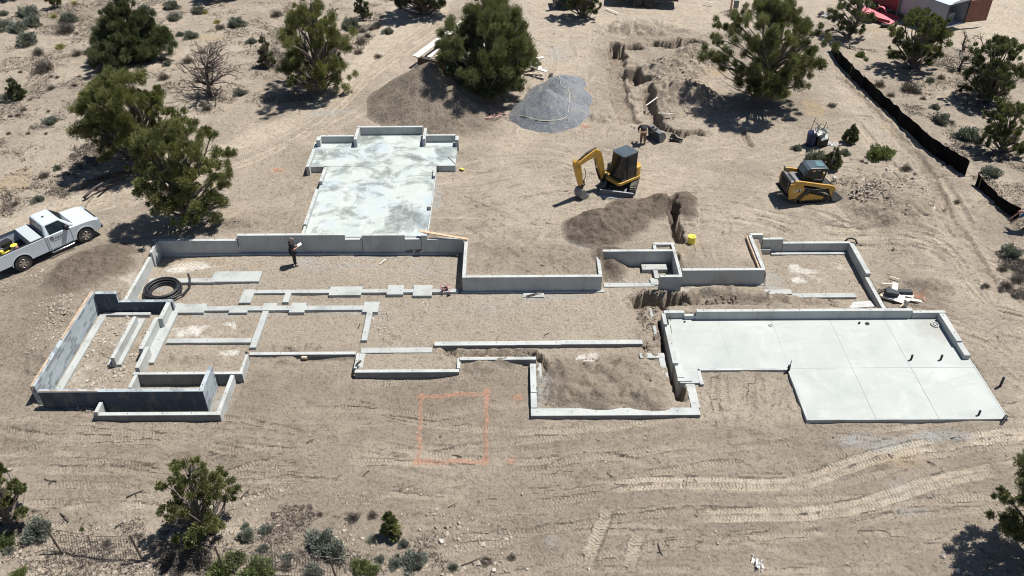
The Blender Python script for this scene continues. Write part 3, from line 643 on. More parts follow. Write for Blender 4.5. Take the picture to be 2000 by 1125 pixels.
# garage slab, poured in panels with control joints between them
gs = empty('garage_slab'); tag(gs, 'smooth pale garage slab divided by control joints, with small pipes standing in it', 'slab')
def seam_x(px, py): return at(px, py, .1)[0]
x0 = at(1310,634,.1)[0]; xL = at(1327,720,.1)[0]; ym = at(1541.5,719.5,.1)[1]; yf = at(1574,819,.1)[1]; yb = at(1310,624,.1)[1]+.1; xR = solve_x(1966, yf, .1, 0)
cols = [xL, solve_x(1431, ym, .1, 0), solve_x(1541.5, ym, .1, 0), solve_x(1664, ym, .1, 0), solve_x(1779, ym, .1, 0), xR]
gs.location = ((cols[2]+xR)/2, ym, 0); gp = .009
mb_all = []
for i in range(5):
    m_ = MB(); m_.box(cols[i]+gp, cols[i+1]-(gp if i < 4 else 0), ym+gp, yb, -.3, .1+.001*i)
    mb_all.append(m_)
    if i >= 2:
        m_ = MB(); m_.box(cols[i]+gp, cols[i+1]-(gp if i < 4 else 0), yf, ym-gp, -.3, .102+.001*i); mb_all.append(m_)
m_ = MB(); a = at(1328,748,.1); m_.box(a[0]+.02, solve_x(1369, a[1], .1, 0), a[1], ym-gp, -.3, .105); mb_all.append(m_)
for m_ in mb_all:
    m_.v = [(v[0]-gs.location.x, v[1]-gs.location.y, v[2]) for v in m_.v]; m_.build('slab_panel', M['slab'], gs, bevel=.006)
m_ = MB(); m_.box(xL+.1, xR-.05, ym+.0, yb-.05, -.4, .093); m_.box(cols[2]+.02, xR-.05, yf+.05, ym-.001, -.4, .092)
for b in ((xL+.9, cols[2]+.02, ym-.12, ym+gp, -.4, .125), (cols[2]-.10, cols[2]+gp*.5, yf-.06, ym-.13, -.4, .118), (cols[2]+.01, xR+.07, yf-.06, yf-.003, -.4, .112), (xR+.002, xR+.07, yf, solve_y(694, xR, .1)-.1, -.4, .113)): m_.box(*b)
a = at(1369,748,.1); m_.box(a[0]-.05, a[0]+.12, a[1]-.1, ym-.13, -.4, .12)
m_.v = [(v[0]-gs.location.x, v[1]-gs.location.y, v[2]) for v in m_.v]; m_.build('slab_edge', M['conc'], gs, bevel=.01)
# ------------------------------------------------------------ foliage
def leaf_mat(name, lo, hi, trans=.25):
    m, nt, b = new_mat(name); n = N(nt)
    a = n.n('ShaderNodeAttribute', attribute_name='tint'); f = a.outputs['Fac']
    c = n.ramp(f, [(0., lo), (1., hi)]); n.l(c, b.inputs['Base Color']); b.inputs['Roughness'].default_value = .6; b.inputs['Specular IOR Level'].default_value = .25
    tr = n.n('ShaderNodeBsdfTranslucent'); n.l(n.mix(.5, c, (hi[0]*1.2, hi[1]*1.3, hi[2]*.5)), tr.inputs[0])
    mx = n.n('ShaderNodeMixShader'); mx.inputs[0].default_value = trans; out = nt.nodes['Material Output']
    n.l(b.outputs[0], mx.inputs[1]); n.l(tr.outputs[0], mx.inputs[2]); n.l(mx.outputs[0], out.inputs[0]); return m
M['leaf_green'] = leaf_mat('juniper_bright', (.042, .052, .026), (.29, .30, .12))
M['leaf_olive'] = leaf_mat('juniper_olive', (.040, .050, .028), (.25, .265, .125))
M['leaf_dark'] = leaf_mat('juniper_dark', (.034, .044, .027), (.19, .21, .11))
M['leaf_sage'] = leaf_mat('sage_leaf', (.06, .07, .058), (.245, .265, .225), .15)
M['leaf_dry'] = leaf_mat('dry_brush', (.065, .055, .050), (.20, .175, .155), .1)
M['leaf_shrub'] = leaf_mat('green_shrub', (.05, .07, .025), (.19, .22, .09))
M['leaf_yellow'] = leaf_mat('yellow_bloom', (.14, .15, .07), (.55, .50, .16), .15)
M['leaf_straw'] = leaf_mat('straw_grass', (.22, .17, .09), (.42, .34, .19), .1)
M['bark'] = simple('juniper_bark', (.15, .125, .108), .9, var=.4, scale=8, bump=.5)
M['deadwood'] = simple('weathered_wood', (.085, .070, .062), .9, var=.45, scale=7, bump=.4)
def sprigs(name, P, D, L, W, tint, mat, parent, r):
    """many small leaf faces at points P, pointing along D"""
    n = len(P); D = D/np.linalg.norm(D, axis=1, keepdims=True); q = r.normal(size=(n, 3)); U = np.cross(D, q); U /= np.linalg.norm(U, axis=1, keepdims=True)
    L = L[:, None]; W = W[:, None]
    V = np.stack([P-D*L*.5, P+U*W*.5, P+D*L*.5, P-U*W*.5], 1).reshape(-1, 3); Fq = np.arange(n*4).reshape(-1, 4)
    o = np_mesh(name, V, Fq, mat, parent)
    at_ = o.data.attributes.new('tint', 'FLOAT', 'FACE'); at_.data.foreach_set('value', np.clip(tint, 0, 1).astype(np.float32)); return o
def limb_path(a, b, r, sag=.15, k=6):
    a = np.array(a, float); b = np.array(b, float); t = np.linspace(0, 1, k)[:, None]; L = np.linalg.norm(b-a); off = r.normal(size=3)*.08*L
    return a+(b-a)*t+np.sin(t*math.pi)*off-np.array([0, 0, 1])*sag*L*(np.sin(t*math.pi))
TREES = []
def tree(name, label, group, px, py, wpx, toppy, style, leaf, seed, spire=None, dens=1.0, lean=(0, 0), guess=.9, deadpart=0.0, leafsize=1.0):
    px = px+(1000-px)/2150*(py-toppy)*.5      # px is the middle of the crown, which leans outward from the lens
    r = np.random.default_rng(seed); b = on_ground(px, py, guess); Zc = (b-np.array([0, 0, CH]))@CF
    w = wpx*Zc/FOC*.88; Ht = (height_at(px, toppy, b)-b[2])*.93; Ht = max(Ht, w*.45)
    root = empty(name, b); tag(root, label, 'tree', group); TREES.append((px, py, label))
    mb = MB(); tr = max(.06, .028*Ht+.02*w)
    if style == 'cone': top = np.array([lean[0], lean[1], Ht*.93])
    elif style == 'open': top = np.array([lean[0]+r.uniform(-.3, .3), lean[1], Ht*.8])
    else: top = np.array([lean[0]+r.uniform(-.2, .2), lean[1], Ht*.68])
    trunk = limb_path((0, 0, -.3), top, r, 0, 9); mb.tube(trunk, tr, 8, .22)
    def on_trunk(f): f = f*8; i = min(7, int(f)); return trunk[i]*(1-(f-i))+trunk[i+1]*(f-i)
    # crown: big uneven lobes, each a cluster of small tufts, with gaps left between them
    cs = []; lob = r.uniform(0, 6.28, 3)
    nL = int({'cone': 54, 'round': 36, 'open': 32}[style]*np.clip(w/5.5, .3, 1.3))+4
    nT = int({'cone': 7, 'round': 8, 'open': 7}[style]*dens**.5)
    for i in range(nL):
        th = i*2.399+r.uniform(-.5, .5); lobe = 1+.14*math.sin(2*th+lob[0])+.12*math.sin(3*th+lob[1])
        if style == 'cone':
            t = (i+.5)/nL; t = 1-math.sqrt(1-t*.97); Rl = w*(.115-.06*t); R0 = max(0, w/2*(1-t)**.95*lobe-Rl*.8)*r.uniform(.6, 1.)**.7; z = Ht*(.05+.90*t)
        elif style == 'round':
            u = -.75+1.65*((i+.5)/nL); Rl = w*r.uniform(.07, .135); R0 = max(0, w/2*(max(0, 1-abs(u)**1.7*(.97 if u > 0 else .55)))**.6*lobe-Rl*.75)*r.uniform(.45, 1.)**.6; z = Ht*(.47+.47*u)
        else:
            u = -.8+1.75*((i+.5)/nL); Rl = w*r.uniform(.06, .115); R0 = max(0, w/2*math.sqrt(max(0, 1-abs(u)**2.2))*lobe-Rl*.7)*r.uniform(.35, 1.)**.7*(.75 if u > .45 else 1); z = Ht*(.48+.47*u)
        z = max(z, Rl*.6)+w*.03*r.normal(); z = max(z, .1); C0 = np.array([R0*math.cos(th)+lean[0]*z/Ht, R0*math.sin(th)*.95+lean[1]*z/Ht, z]); tone = r.normal()*.12
        for k in range(nT):
            d = r.normal(size=3); d[2] = abs(d[2])*.8-.25; d /= np.linalg.norm(d); rc = max(.09, Rl*r.uniform(.3, .62))
            cs.append((C0+d*Rl*r.uniform(.4, 1.35)*np.array([1.1, 1.1, 1.0])+np.array([0, 0, .25*Rl*(k % 3)]), rc, tone, len(cs) % nT == 0))
    # limbs: each runs from the trunk to a handful of clumps
    for i, (c, rc, tone, lead) in enumerate(cs):
        if lead or i % 9 == 2:
            f = np.clip(c[2]/Ht*.8-.12*r.random(), .05, .98)
            a = on_trunk(f*.85); mb.tube(limb_path(a, c, r, -.08 if style == 'open' else .05), tr*(.42 if lead else .2)*r.uniform(.7, 1.3), 5, .25)
    if spire:
        hh = height_at(px+spire[0], spire[1], b)-b[2]; mb.tube(limb_path((0, 0, Ht*.3), (spire[0]*Zc/FOC, 0, hh*.95), r, 0, 7), tr*.55, 6, .3)
        for i in range(14):
            z = hh*r.uniform(.55, .93); a = np.array([spire[0]*Zc/FOC*z/hh, 0, z]); th = r.uniform(0, 6.28); mb.tube(limb_path(a, a+np.array([math.cos(th), math.sin(th), .5])*r.uniform(.25, .6), r, 0, 4), .018, 4, .3)
    for i in range(int(14*(1+2*deadpart))):
        th = r.uniform(0, 6.28); z = Ht*r.uniform(.1, .75); a = on_trunk(z/Ht*.8); rr = w*.5*r.uniform(.6, 1.02)
        mb.tube(limb_path(a, (rr*math.cos(th), rr*math.sin(th), z+r.uniform(.0, .5)), r, 0, 5), tr*.16, 4, .2)
    mb.build('trunk', M['bark'], root)
    P = []; D = []; L = []; T = []
    lit = np.array([.38, .18, .9])
    for c, rc, tone, lead in cs:
        live = r.random() > deadpart*.8
        n = int(700*dens**.4*(rc/.4)**1.5*(1 if live else .25)/leafsize**1.5)+14
        d = r.normal(size=(n, 3)); d /= np.linalg.norm(d, axis=1, keepdims=True); rad = rc*r.random(n)**.55*(1+.3*np.sin(d[:, 0]*7+c[0]*9)*np.sin(d[:, 1]*7+c[1]*9))
        p = c+d*rad[:, None]*np.array([1., 1., 1.1]); P.append(p)
        out = c-np.array([lean[0]*.5, lean[1]*.5, Ht*.35]); out /= np.linalg.norm(out)+1e-9
        D.append(d*.8+out*.5+np.array([0, 0, .6])+r.normal(size=(n, 3))*.4); L.append(r.uniform(.06, .135, n)*leafsize*(1 if live else .6))
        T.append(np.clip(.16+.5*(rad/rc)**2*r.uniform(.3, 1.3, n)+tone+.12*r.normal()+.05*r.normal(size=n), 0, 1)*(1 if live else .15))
    P = np.concatenate(P); D = np.concatenate(D); L = np.concatenate(L); T = np.concatenate(T); ok = P[:, 2] > .02
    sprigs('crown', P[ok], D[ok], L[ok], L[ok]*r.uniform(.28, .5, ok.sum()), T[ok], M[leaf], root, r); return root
J = 'junipers scattered round the building site'
for a in [
 ('dense dark juniper broad at the foot, at the top left among grey sagebrush', 234,114,185,-34,'cone','leaf_dark',11,dict(dens=1.5)),
 ('olive green spreading juniper behind the bright round one at the left', 235,326,215,128,'round','leaf_green',12,dict(dens=1.1)),
 ('bright green rounded juniper standing just behind the back left foundation corner', 352,434,198,214,'round','leaf_green',13,dict(dens=1.25)),
 ('small narrow juniper left of the one with a bare dead spire', 513,130,44,48,'cone','leaf_dark',14,dict()),
 ('straggly juniper with a bare dead spire beside the dirt track', 606,180,200,0,'open','leaf_green',15,dict(spire=(10,-22),deadpart=.3,dens=1.15)),
 ('small dark upright juniper at the top edge beyond the dead spire juniper', 704,36,44,-38,'cone','leaf_dark',16,dict()),
 ('dark juniper cut by the top edge left of the big one over the lumber', 822,28,135,-105,'round','leaf_dark',17,dict(dens=1.1)),
 ('largest dark juniper leaning over the lumber stack between the two pointed piles', 957,190,224,-14,'round','leaf_olive',18,dict(dens=1.35)),
 ('dark juniper at the top edge in front of the green tarp trailer', 1138,34,95,-68,'round','leaf_dark',19,dict(dens=1.1)),
 ('big open juniper with visible forked limbs right of the dug up ground', 1510,202,228,-18,'open','leaf_olive',20,dict(dens=1.5)),
 ('dark ragged juniper in front of the red trailer', 1668,72,110,-25,'open','leaf_dark',21,dict(dens=.9,deadpart=.15)),
 ('soft grey green juniper in front of the blue grey enclosed trailer', 1806,132,124,12,'round','leaf_olive',22,dict(dens=1.1)),
 ('tall dark juniper at the right edge beyond the silt fence', 1950,196,130,62,'round','leaf_dark',23,dict(dens=1.2)),
 ('lower green juniper at the right edge nearest the silt fence', 1975,296,110,192,'round','leaf_olive',24,dict(dens=1.1)),
 ('small pointed juniper standing alone left of the silt fence', 1668,278,36,234,'cone','leaf_dark',25,dict()),
 ('bushy young juniper behind the tracked loader', 1632,326,52,280,'cone','leaf_dark',26,dict()),
 ('small dark juniper bush at the left edge above the spreading one', 22,192,46,138,'cone','leaf_dark',27,dict()),
 ('small round juniper cut by the top edge at the left', 98,16,36,-28,'round','leaf_olive',28,dict()),
 ('bright juniper cut by the left edge low in the photo', -14,1018,124,866,'round','leaf_green',29,dict(guess=-.5,dens=2.0)),
 ('half dead juniper with a dark snag rising from it in the lower left', 380,1040,172,905,'round','leaf_green',30,dict(guess=-.5,spire=(18,898),deadpart=.3,dens=1.2)),
 ('tiny bright juniper alone at the edge of the graded dirt', 762,1044,46,990,'cone','leaf_green',31,dict(guess=-.6)),
 ('juniper cut by the lower right edge throwing a wide black shadow', 2062,1082,230,885,'round','leaf_olive',32,dict(guess=-.4,dens=1.2)),
]: tree('juniper_tree', a[0], J, *a[1:8], **a[8])
tree('juniper_tree', 'dark juniper at the top left corner of the photo', J, 5, -2, 60, -60, 'round', 'leaf_dark', 41)
tree('juniper_tree', 'juniper mostly beyond the top edge above the dead tree', J, 425, -8, 130, -90, 'round', 'leaf_dark', 42)
# dead trees
def dead_tree(label, px, py, wpx, toppy, seed, n=34, flop=0.0, guess=.9):
    r = np.random.default_rng(seed); b = on_ground(px, py, guess); Zc = (b-np.array([0, 0, CH]))@CF; w = wpx*Zc/FOC*1.1; Ht = (height_at(px, toppy, b)-b[2])
    root = empty('dead_tree', b); tag(root, label, 'dead tree', 'dead junipers'); mb = MB(); tk = MB()
    tr = .04+.018*w; trunk = limb_path((0, 0, -.2), (r.uniform(-.1, .1)*w, 0, Ht*.7), r, 0, 8); tk.tube(trunk, tr*1.4, 8, .3)
    def br(a, d, L, rad, lev):
        d = d/np.linalg.norm(d); e = a+d*L; p = limb_path(a, e, r, -.05, 5); mb.tube(p, rad, 4, .35)
        if lev > 0:
            for _ in range(4): i = r.integers(1, 5); br(p[i], d+r.normal(size=3)*.75+np.array([0, 0, .1]), L*r.uniform(.35, .6), rad*.55, lev-1)
    for i in range(n):
        f = r.uniform(.05, 1); a = trunk[int(f*7)]; th = r.uniform(0, 6.28); up = r.uniform(-.15, 1.)*(1-flop)
        br(a, np.array([math.cos(th), math.sin(th)*.9, up]), w*.5*r.uniform(.5, 1.05)*(1-.35*f), tr*.42, 2)
    tk.build('trunk', M['deadwood'], root); mb.build('branch_crown', M['deadwood'], root); TREES.append((px, py, label)); return root
dead_tree('dark bare dead tree with tangled branches at the upper left', 412, 190, 112, 84, 51, 46)
dead_tree('fallen dead juniper with grey roots left of the dead branches by the right edge', 1872, 138, 70, 100, 52, 12, .5)
dead_tree('dead juniper snag in front of the open trailer door', 1885, 98, 60, 55, 53, 10, .2)
dead_tree('thin bare snag left of the tall dark juniper at the right edge', 1912, 130, 70, 68, 54, 5, .0)
# fallen logs at the left
lg = empty('log_pile', on_ground(215, 368, .9)); tag(lg, 'heap of grey fallen juniper limbs by the dirt track behind the truck', 'log pile')
for k, (a, b, rr) in enumerate([((160,368),(268,336),.10),((165,392),(262,342),.09),((190,378),(266,345),.07),((172,362),(250,345),.06),((196,384),(240,352),.08)]):
    p0, p1 = on_ground(*a), on_ground(*b); mb = MB(); z = np.array([0, 0, .10+.07*k]); r = np.random.default_rng(60+k)
    mb.tube(limb_path(p0+z-np.array(lg.location), p1+z*1.5-np.array(lg.location), r, 0, 7), rr, 7, .45)
    for i in range(4):
        q = limb_path(p0+z, p1+z*1.5, r, 0, 6)[r.integers(1, 5)]-np.array(lg.location); mb.tube(limb_path(q, q+r.normal(size=3)*.45+np.array([0, -.2, .1]), r, 0, 4), rr*.35, 5, .3)
    mb.build('log', M['deadwood'], lg)

# ------------------------------------------------------------ shrubs
def shrub_proto(kind, seed):
    r = np.random.default_rng(seed); n = {'sage': 2600, 'dry': 1300, 'shrub': 2600, 'bloom': 1200, 'spiky': 420}[kind]
    d = r.normal(size=(n, 3)); d[:, 2] = np.abs(d[:, 2])*.9; d /= np.linalg.norm(d, axis=1, keepdims=True)
    th = np.arctan2(d[:, 1], d[:, 0]); lobe = 1+.2*np.sin(3*th+seed)+.14*np.sin(5*th+2*seed)+.18*np.sin(7*d[:, 2]+2*th)
    rad = .5*r.random(n)**(.35 if kind != 'dry' else .6)*lobe
    if kind == 'spiky': P = d*.22*r.random((n, 1)); D = d; L = r.uniform(.35, .6, n); W = L*.05; P = d*L[:, None]*.5
    else:
        P = d*rad[:, None]; P[:, 2] = P[:, 2]*.85+.02; D = d+np.array([0, 0, .5])+r.normal(size=(n, 3))*.5; L = r.uniform(.07, .15, n)*(1.25 if kind == 'dry' else 1); W = L*(.34 if kind != 'dry' else .14)
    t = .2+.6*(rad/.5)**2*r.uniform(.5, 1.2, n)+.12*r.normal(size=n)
    if kind == 'bloom': t = np.where((rad > .42) & (r.random(n) < .5), 1, t*.3)
    mat = {'sage': 'leaf_sage', 'dry': 'leaf_dry', 'shrub': 'leaf_shrub', 'bloom': 'leaf_yellow', 'spiky': 'leaf_sage'}[kind]
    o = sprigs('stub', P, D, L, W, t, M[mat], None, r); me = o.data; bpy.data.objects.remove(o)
    mb = MB()
    for i in range(26 if kind in ('sage', 'dry') else 10):
        dd = r.normal(size=3); dd[2] = abs(dd[2])*.8+.15; dd /= np.linalg.norm(dd); mb.tube(limb_path((0, 0, -.05), dd*.5*r.uniform(.6, 1.05), r, 0, 4), .012, 4, .4)
    st = mb.build('stub', M['deadwood']); ms = st.data; bpy.data.objects.remove(st)
    return me, ms
PROTO = {k: [shrub_proto(k, 100+i*7+j) for i in range(3)] for j, k in enumerate(('sage', 'dry', 'shrub', 'bloom', 'spiky'))}
SH = []
def sh(kind, lst, guess=1.0):
    for t in lst: SH.append((kind, t[0], t[1], t[2], guess))
sh('sage', [(57,30,36),(66,50,30),(35,60,32),(10,56,30),(53,84,36),(135,42,28),(340,38,22),(336,16,28),(372,74,24),(462,50,32),(388,26,24),(283,26,26),(100,240,24),(468,184,24),(492,84,20),(14,196,26),(326,128,14),(352,70,14),(8,30,16),(75,392,22),(112,330,14)])
sh('dry', [(130,62,36),(86,138,40),(75,106,22),(368,122,26),(394,104,16),(320,154,22),(196,142,22),(152,108,22),(318,118,18),(40,142,10),(101,174,16),(145,168,12),(46,216,13),(35,226,12),(20,228,11),(404,214,20),(392,206,10),(430,56,20),(30,400,16),(88,345,20),(100,150,9),(112,152,9),(60,195,8),(155,150,9),(170,190,10),(95,218,9),(55,262,10),(18,262,10),(90,262,8),(135,62,16),(52,90,20),(150,66,9)])
sh('bloom', [(118,94,16),(106,34,12),(400,26,12),(424,44,12),(344,40,10),(322,10,10),(145,8,12)])
sh('dry', [(540,32,24),(708,62,16),(725,58,14),(738,112,16),(660,72,12),(705,84,20),(700,104,18),(718,72,14),(1432,30,26),(612,150,12),(556,92,12),(735,56,14)])
sh('sage', [(685,54,32),(758,64,20),(736,52,16),(560,120,16)])
sh('sage', [(1826,212,18),(1838,238,28),(1890,270,42),(1592,318,38),(1935,342,34),(1972,498,34),(1817,160,15),(1650,300,18),(1556,292,18)])
sh('shrub', [(1681,110,18),(1715,306,40),(1732,300,26),(1745,108,20),(1692,118,9)])
sh('dry', [(1718,168,20),(1838,153,15),(1858,240,14),(1803,194,13),(1775,178,34),(1625,208,18),(1770,332,22),(1683,316,10),(1692,320,9),(1988,548,30),(1958,528,20),(1740,188,16),(1790,182,20),(1858,140,14),(1965,560,24),(1925,560,16),(1842,415,16),(1870,395,12)])
sh('sage', [(75,1040,48),(520,1038,26),(514,1074,20),(563,1090,22),(626,1062,54),(652,1082,44),(788,1064,20),(742,1094,20),(808,1100,46),(612,1118,34),(770,1104,24),(482,1048,28),(18,1075,20),(480,1030,18)], -.5)
sh('dry', [(395,1104,50),(690,1014,28),(728,1008,20),(275,1048,16),(330,1094,40),(210,1062,20),(560,1108,26),(76,1062,16),(160,1108,12),(360,1082,34),(625,1006,14),(532,1004,10),(1000,1090,18),(950,1098,24),(350,1120,30)], -.5)
sh('spiky', [(728,1056,28),(885,1110,24),(776,1086,14)], -.5)
sh('shrub', [(460,1098,38),(505,1122,60),(430,1122,50),(12,1062,36),(704,1110,34),(725,1118,30),(38,1125,30),(160,1034,9)], -.5)
LAND = [(412,190,'the bare dead tree'),(247,112,'the dense top left juniper'),(238,322,'the spreading juniper'),(513,130,'the small narrow juniper'),(612,180,'the dead spire juniper'),(704,36,'the small juniper at the top edge'),(22,192,'the juniper bush at the left edge'),
 (98,16,'the small round juniper at the top'),(1492,200,'the big forked juniper'),(1782,132,'the juniper by the enclosed trailer'),(1950,196,'the tall juniper at the right edge'),(1668,278,'the small pointed juniper'),(1632,326,'the young juniper behind the loader'),(1945,385,'the loose end of the silt fence'),
 (378,1040,'the half dead juniper'),(762,1044,'the tiny bright juniper'),(-6,1012,'the juniper at the lower left edge'),(110,1082,'the first post of the mesh fence'),(265,1098,'the second post of the mesh fence'),(100,450,'the white pickup truck'),(215,368,'the fallen logs'),(1668,72,'the juniper by the red trailer'),
 (640,1100,'the far post of the mesh fence'),(1975,296,'the lower juniper at the right edge'),(822,28,'the juniper at the top edge left of the lumber')]
DESC = {'sage': ('grey green sagebrush', 'sagebrush'), 'dry': ('dry brownish grey bush', 'dry bush'), 'shrub': ('green leafy shrub', 'shrub'), 'bloom': ('yellow flowering rabbitbrush tuft', 'rabbitbrush'), 'spiky': ('spiky grey green bunchgrass', 'bunchgrass')}
ORD = ['nearest', 'second', 'third', 'fourth', 'fifth', 'sixth', 'seventh', 'eighth', 'ninth', 'tenth', 'eleventh', 'twelfth', 'thirteenth', 'fourteenth', 'fifteenth']
def place_words(items):
    """items: (kind, px, py) -> wording that singles each out by its nearest landmark"""
    key = {}; out = [None]*len(items)
    for i, (k, x, y) in enumerate(items):
        d = [math.hypot(x-a, (y-b)*1.4) for a, b, _ in LAND]; j = int(np.argmin(d)); dx, dy = x-LAND[j][0], (y-LAND[j][1])*1.4
        rel = ('right of' if dx > 0 else 'left of') if abs(dx) > abs(dy) else ('in front of' if dy > 0 else 'behind')
        key.setdefault((k, rel, j), []).append((d[j], i))
    for (k, rel, j), l in key.items():
        l.sort()
        for q, (_, i) in enumerate(l): out[i] = (ORD[q]+' ' if len(l) > 1 else '', rel, LAND[j][2])
    return out
for (kind, px, py, wpx, gs_), (o_, rel, ld) in zip(SH, place_words([(s[0], s[1], s[2]) for s in SH])):
    b = on_ground(px, py, gs_); Zc = (b-np.array([0, 0, CH]))@CF; w = wpx*Zc/FOC*1.02; me, ms = PROTO[kind][int(px*7+py) % 3]
    root = empty(DESC[kind][1].replace(' ', '_'), b-np.array([0, 0, .03]), px*1.7); root.scale = (w*1.05, w*1.05, w*random.uniform(1.0, 1.35))
    tag(root, f"{o_}{DESC[kind][0]} {rel} {ld}", DESC[kind][1], 'low desert shrubs on open ground')
    link('foliage', me, root); link('stems', ms, root)
# ground cover nobody could count: crumbs of dry grass and litter on the uncleared hillside
def cover():
    P = []; D = []; r = np.random.default_rng(5)
    for poly, n, z in (([(-40,0),(560,0),(560,110),(500,200),(380,220),(240,250),(0,380),(-60,440)], 17000, 1.2), ([(560,0),(760,0),(740,60),(620,190),(500,200)], 4500, 1.), ([(1640,90),(2020,130),(2020,470),(1900,350)], 6500, 1.), ([(0,1000),(480,990),(820,1010),(980,1125),(0,1135)], 3200, -.5), ([(1930,480),(2010,500),(2010,600),(1960,560)], 900, .7), ([(0,240),(240,250),(230,330),(110,400),(0,420)], 3000, 1.1)):
        Q = wp(poly, z); k = 0
        while k < n:
            x = r.uniform(Q[:, 0].min(), Q[:, 0].max(), 4000); y = r.uniform(Q[:, 1].min(), Q[:, 1].max(), 4000)
            m = in_poly(x, y, Q) & (fbm(x*.55, y*.55, 4, 63)+r.normal(size=4000)*.12 > .12); x, y = x[m], y[m]; k += len(x)
            P.append(np.stack([x, y, gz(x, y)+.03], 1))
    P = np.concatenate(P); n = len(P); P = np.repeat(P, 3, 0)+r.normal(size=(n*3, 3))*np.array([.05, .05, .01]); D = r.normal(size=(n*3, 3))*np.array([.8, .8, .5])+np.array([0, 0, .5])
    L = r.uniform(.06, .17, n*3); o = sprigs('dry_ground_cover', P, D, L, L*.22, r.random(n*3)**2, M['leaf_dry'], None, r); tag(o, 'thin scatter of dry grass and twigs over the uncleared ground', 'ground cover', kind='stuff')
cover()
# ------------------------------------------------------------ spoil and gravel piles, stones
M['pile_dark'] = ground_mat('dug_soil', False, (.175, .142, .115), 1.1)
M['pile_tan'] = ground_mat('sandy_soil', False, (.205, .170, .138), .8)
M['pile_rock'] = ground_mat('stony_soil', False, (.32, .262, .20), 1.)
def gravel_mat():
    m, nt, b = new_mat('crushed_gravel'); n = N(nt); p = n.pos()
    v = n.n('ShaderNodeTexVoronoi'); v.inputs['Scale'].default_value = 24; n.l(p, v.inputs['Vector']); s = n.n('ShaderNodeSeparateColor'); n.l(v.outputs['Color'], s.inputs[0])
    c = n.ramp(s.outputs[0], [(0., (.09, .10, .115)), (.6, (.15, .165, .188)), (1., (.24, .26, .285))])
    c = n.mix(n.ramp(n.noise(.8, 5, .7, p), [(.5, 0.), (.7, .5)]), c, (.33, .30, .26)); n.l(c, b.inputs['Base Color']); b.inputs['Roughness'].default_value = .9
    n.l(n.bump(v.outputs['Distance'], .8, .03), b.inputs['Normal']); return m
M['gravel'] = gravel_mat()
PILE_C = {'pile_dark': ((.160, .130, .106), 1.), 'pile_tan': ((.225, .190, .155), 1.), 'pile_rock': ((.31, .262, .21), .8), 'pile_mid': ((.245, .205, .165), .8)}
def pile(name, label, cones, z, mat, seed, rough=.12, rill=.0, step=.075):
    C_ = [(at(a, b, z), h, s) for a, b, h, s in cones]; x0 = min(c[0][0]-c[1]/c[2] for c in C_)-.4; x1 = max(c[0][0]+c[1]/c[2] for c in C_)+.4
    y0 = min(c[0][1]-c[1]/c[2] for c in C_)-.4; y1 = max(c[0][1]+c[1]/c[2] for c in C_)+.4
    gx = np.arange(x0, x1, step); gy = np.arange(y0, y1, step); x, y = np.meshgrid(gx, gy); H = np.full(x.shape, -9.)
    for c, h, s in C_:
        th = np.arctan2(y-c[1], x-c[0]); d = np.hypot(x-c[0], y-c[1])*(1+.10*fbm(np.cos(th)*2+seed, np.sin(th)*2, 3, seed))
        hh = h-s*(np.sqrt(d*d+.02)-.1); H = np.where(H > -8, np.log(np.exp(H*14)+np.exp(hh*14))/14, hh)
    k = sstep(0, .4, H)
    H = H+k*(rough*fbm(x*1.1, y*1.1, 5, seed+2, .55)+rough*.5*np.abs(fbm(x*3.2, y*3.2, 3, seed+5)))
    if rill:
        c = C_[0][0]; th = np.arctan2(y-c[1], x-c[0]); H = H+k*rill*fbm(th*9, np.hypot(x-c[0], y-c[1])*.4, 4, seed+9)
    base = gz(x, y); zz = base+np.maximum(H, -.12); keep = H > -.06; ii = np.arange(x.size).reshape(x.shape)
    q = keep[:-1, :-1] | keep[1:, :-1] | keep[:-1, 1:] | keep[1:, 1:]
    Fq = np.stack([ii[:-1, :-1], ii[:-1, 1:], ii[1:, 1:], ii[1:, :-1]], -1)[q]; used = np.unique(Fq); mp = np.full(x.size, -1); mp[used] = np.arange(len(used))
    V = np.stack([x, y, zz], -1).reshape(-1, 3)[used]; org = V.mean(0); org[2] = base.min()
    own = PILE_C.get(mat); o = np_mesh(name, V-org, mp[Fq], M['ground'] if own else M[mat], smooth=True); o.location = tuple(org); tag(o, label, 'pile')
    if own:        # the heap's own soil, thinning out into the dirt it was tipped on
        vx, vy = V[:, 0], V[:, 1]; i = np.clip(np.searchsorted(xs, vx)-1, 0, nx-2); j = np.clip(np.searchsorted(ys, vy)-1, 0, ny-2); G0 = C[j, i]; hh = H.reshape(-1)[used]
        k = np.clip(sstep(-.02, .22, hh+.10*fbm(vx*2, vy*2, 4, seed+3)), 0, 1)*own[1]; t = 1+.22*fbm(vx*1.3, vy*1.3, 4, seed)+.12*fbm(vx*5, vy*5, 3, seed+1); cc = G0*(1-k[:, None])+np.array(own[0])*t[:, None]*k[:, None]
        ca = o.data.attributes.new('soil', 'FLOAT_COLOR', 'POINT'); ca.data.foreach_set('color', np.concatenate([cc, np.ones((len(cc), 1))], 1).astype(np.float32).ravel()); o.data.attributes.new('tread', 'FLOAT_VECTOR', 'POINT')
    return lambda a, b: float(gz(a, b))+max(0, max(h-s*math.hypot(a-c[0], b-c[1]) for c, h, s in C_))
hp_sand = pile('soil_pile', 'tall pointed brown sand pile behind the blotchy slab', [(842,203,3.0,.66),(866,213,2.2,.60),(896,222,1.4,.50),(930,234,.6,.3)], .95, 'pile_tan', 3, .12, .06)
hp_grav = pile('gravel_pile', 'blue grey gravel pile with a loop of hose on it', [(1068,222,1.9,.78),(1090,190,1.6,.70),(1106,160,.6,.45),(1112,214,.7,.55),(1044,226,.8,.6)], .95, 'gravel', 4, .05)
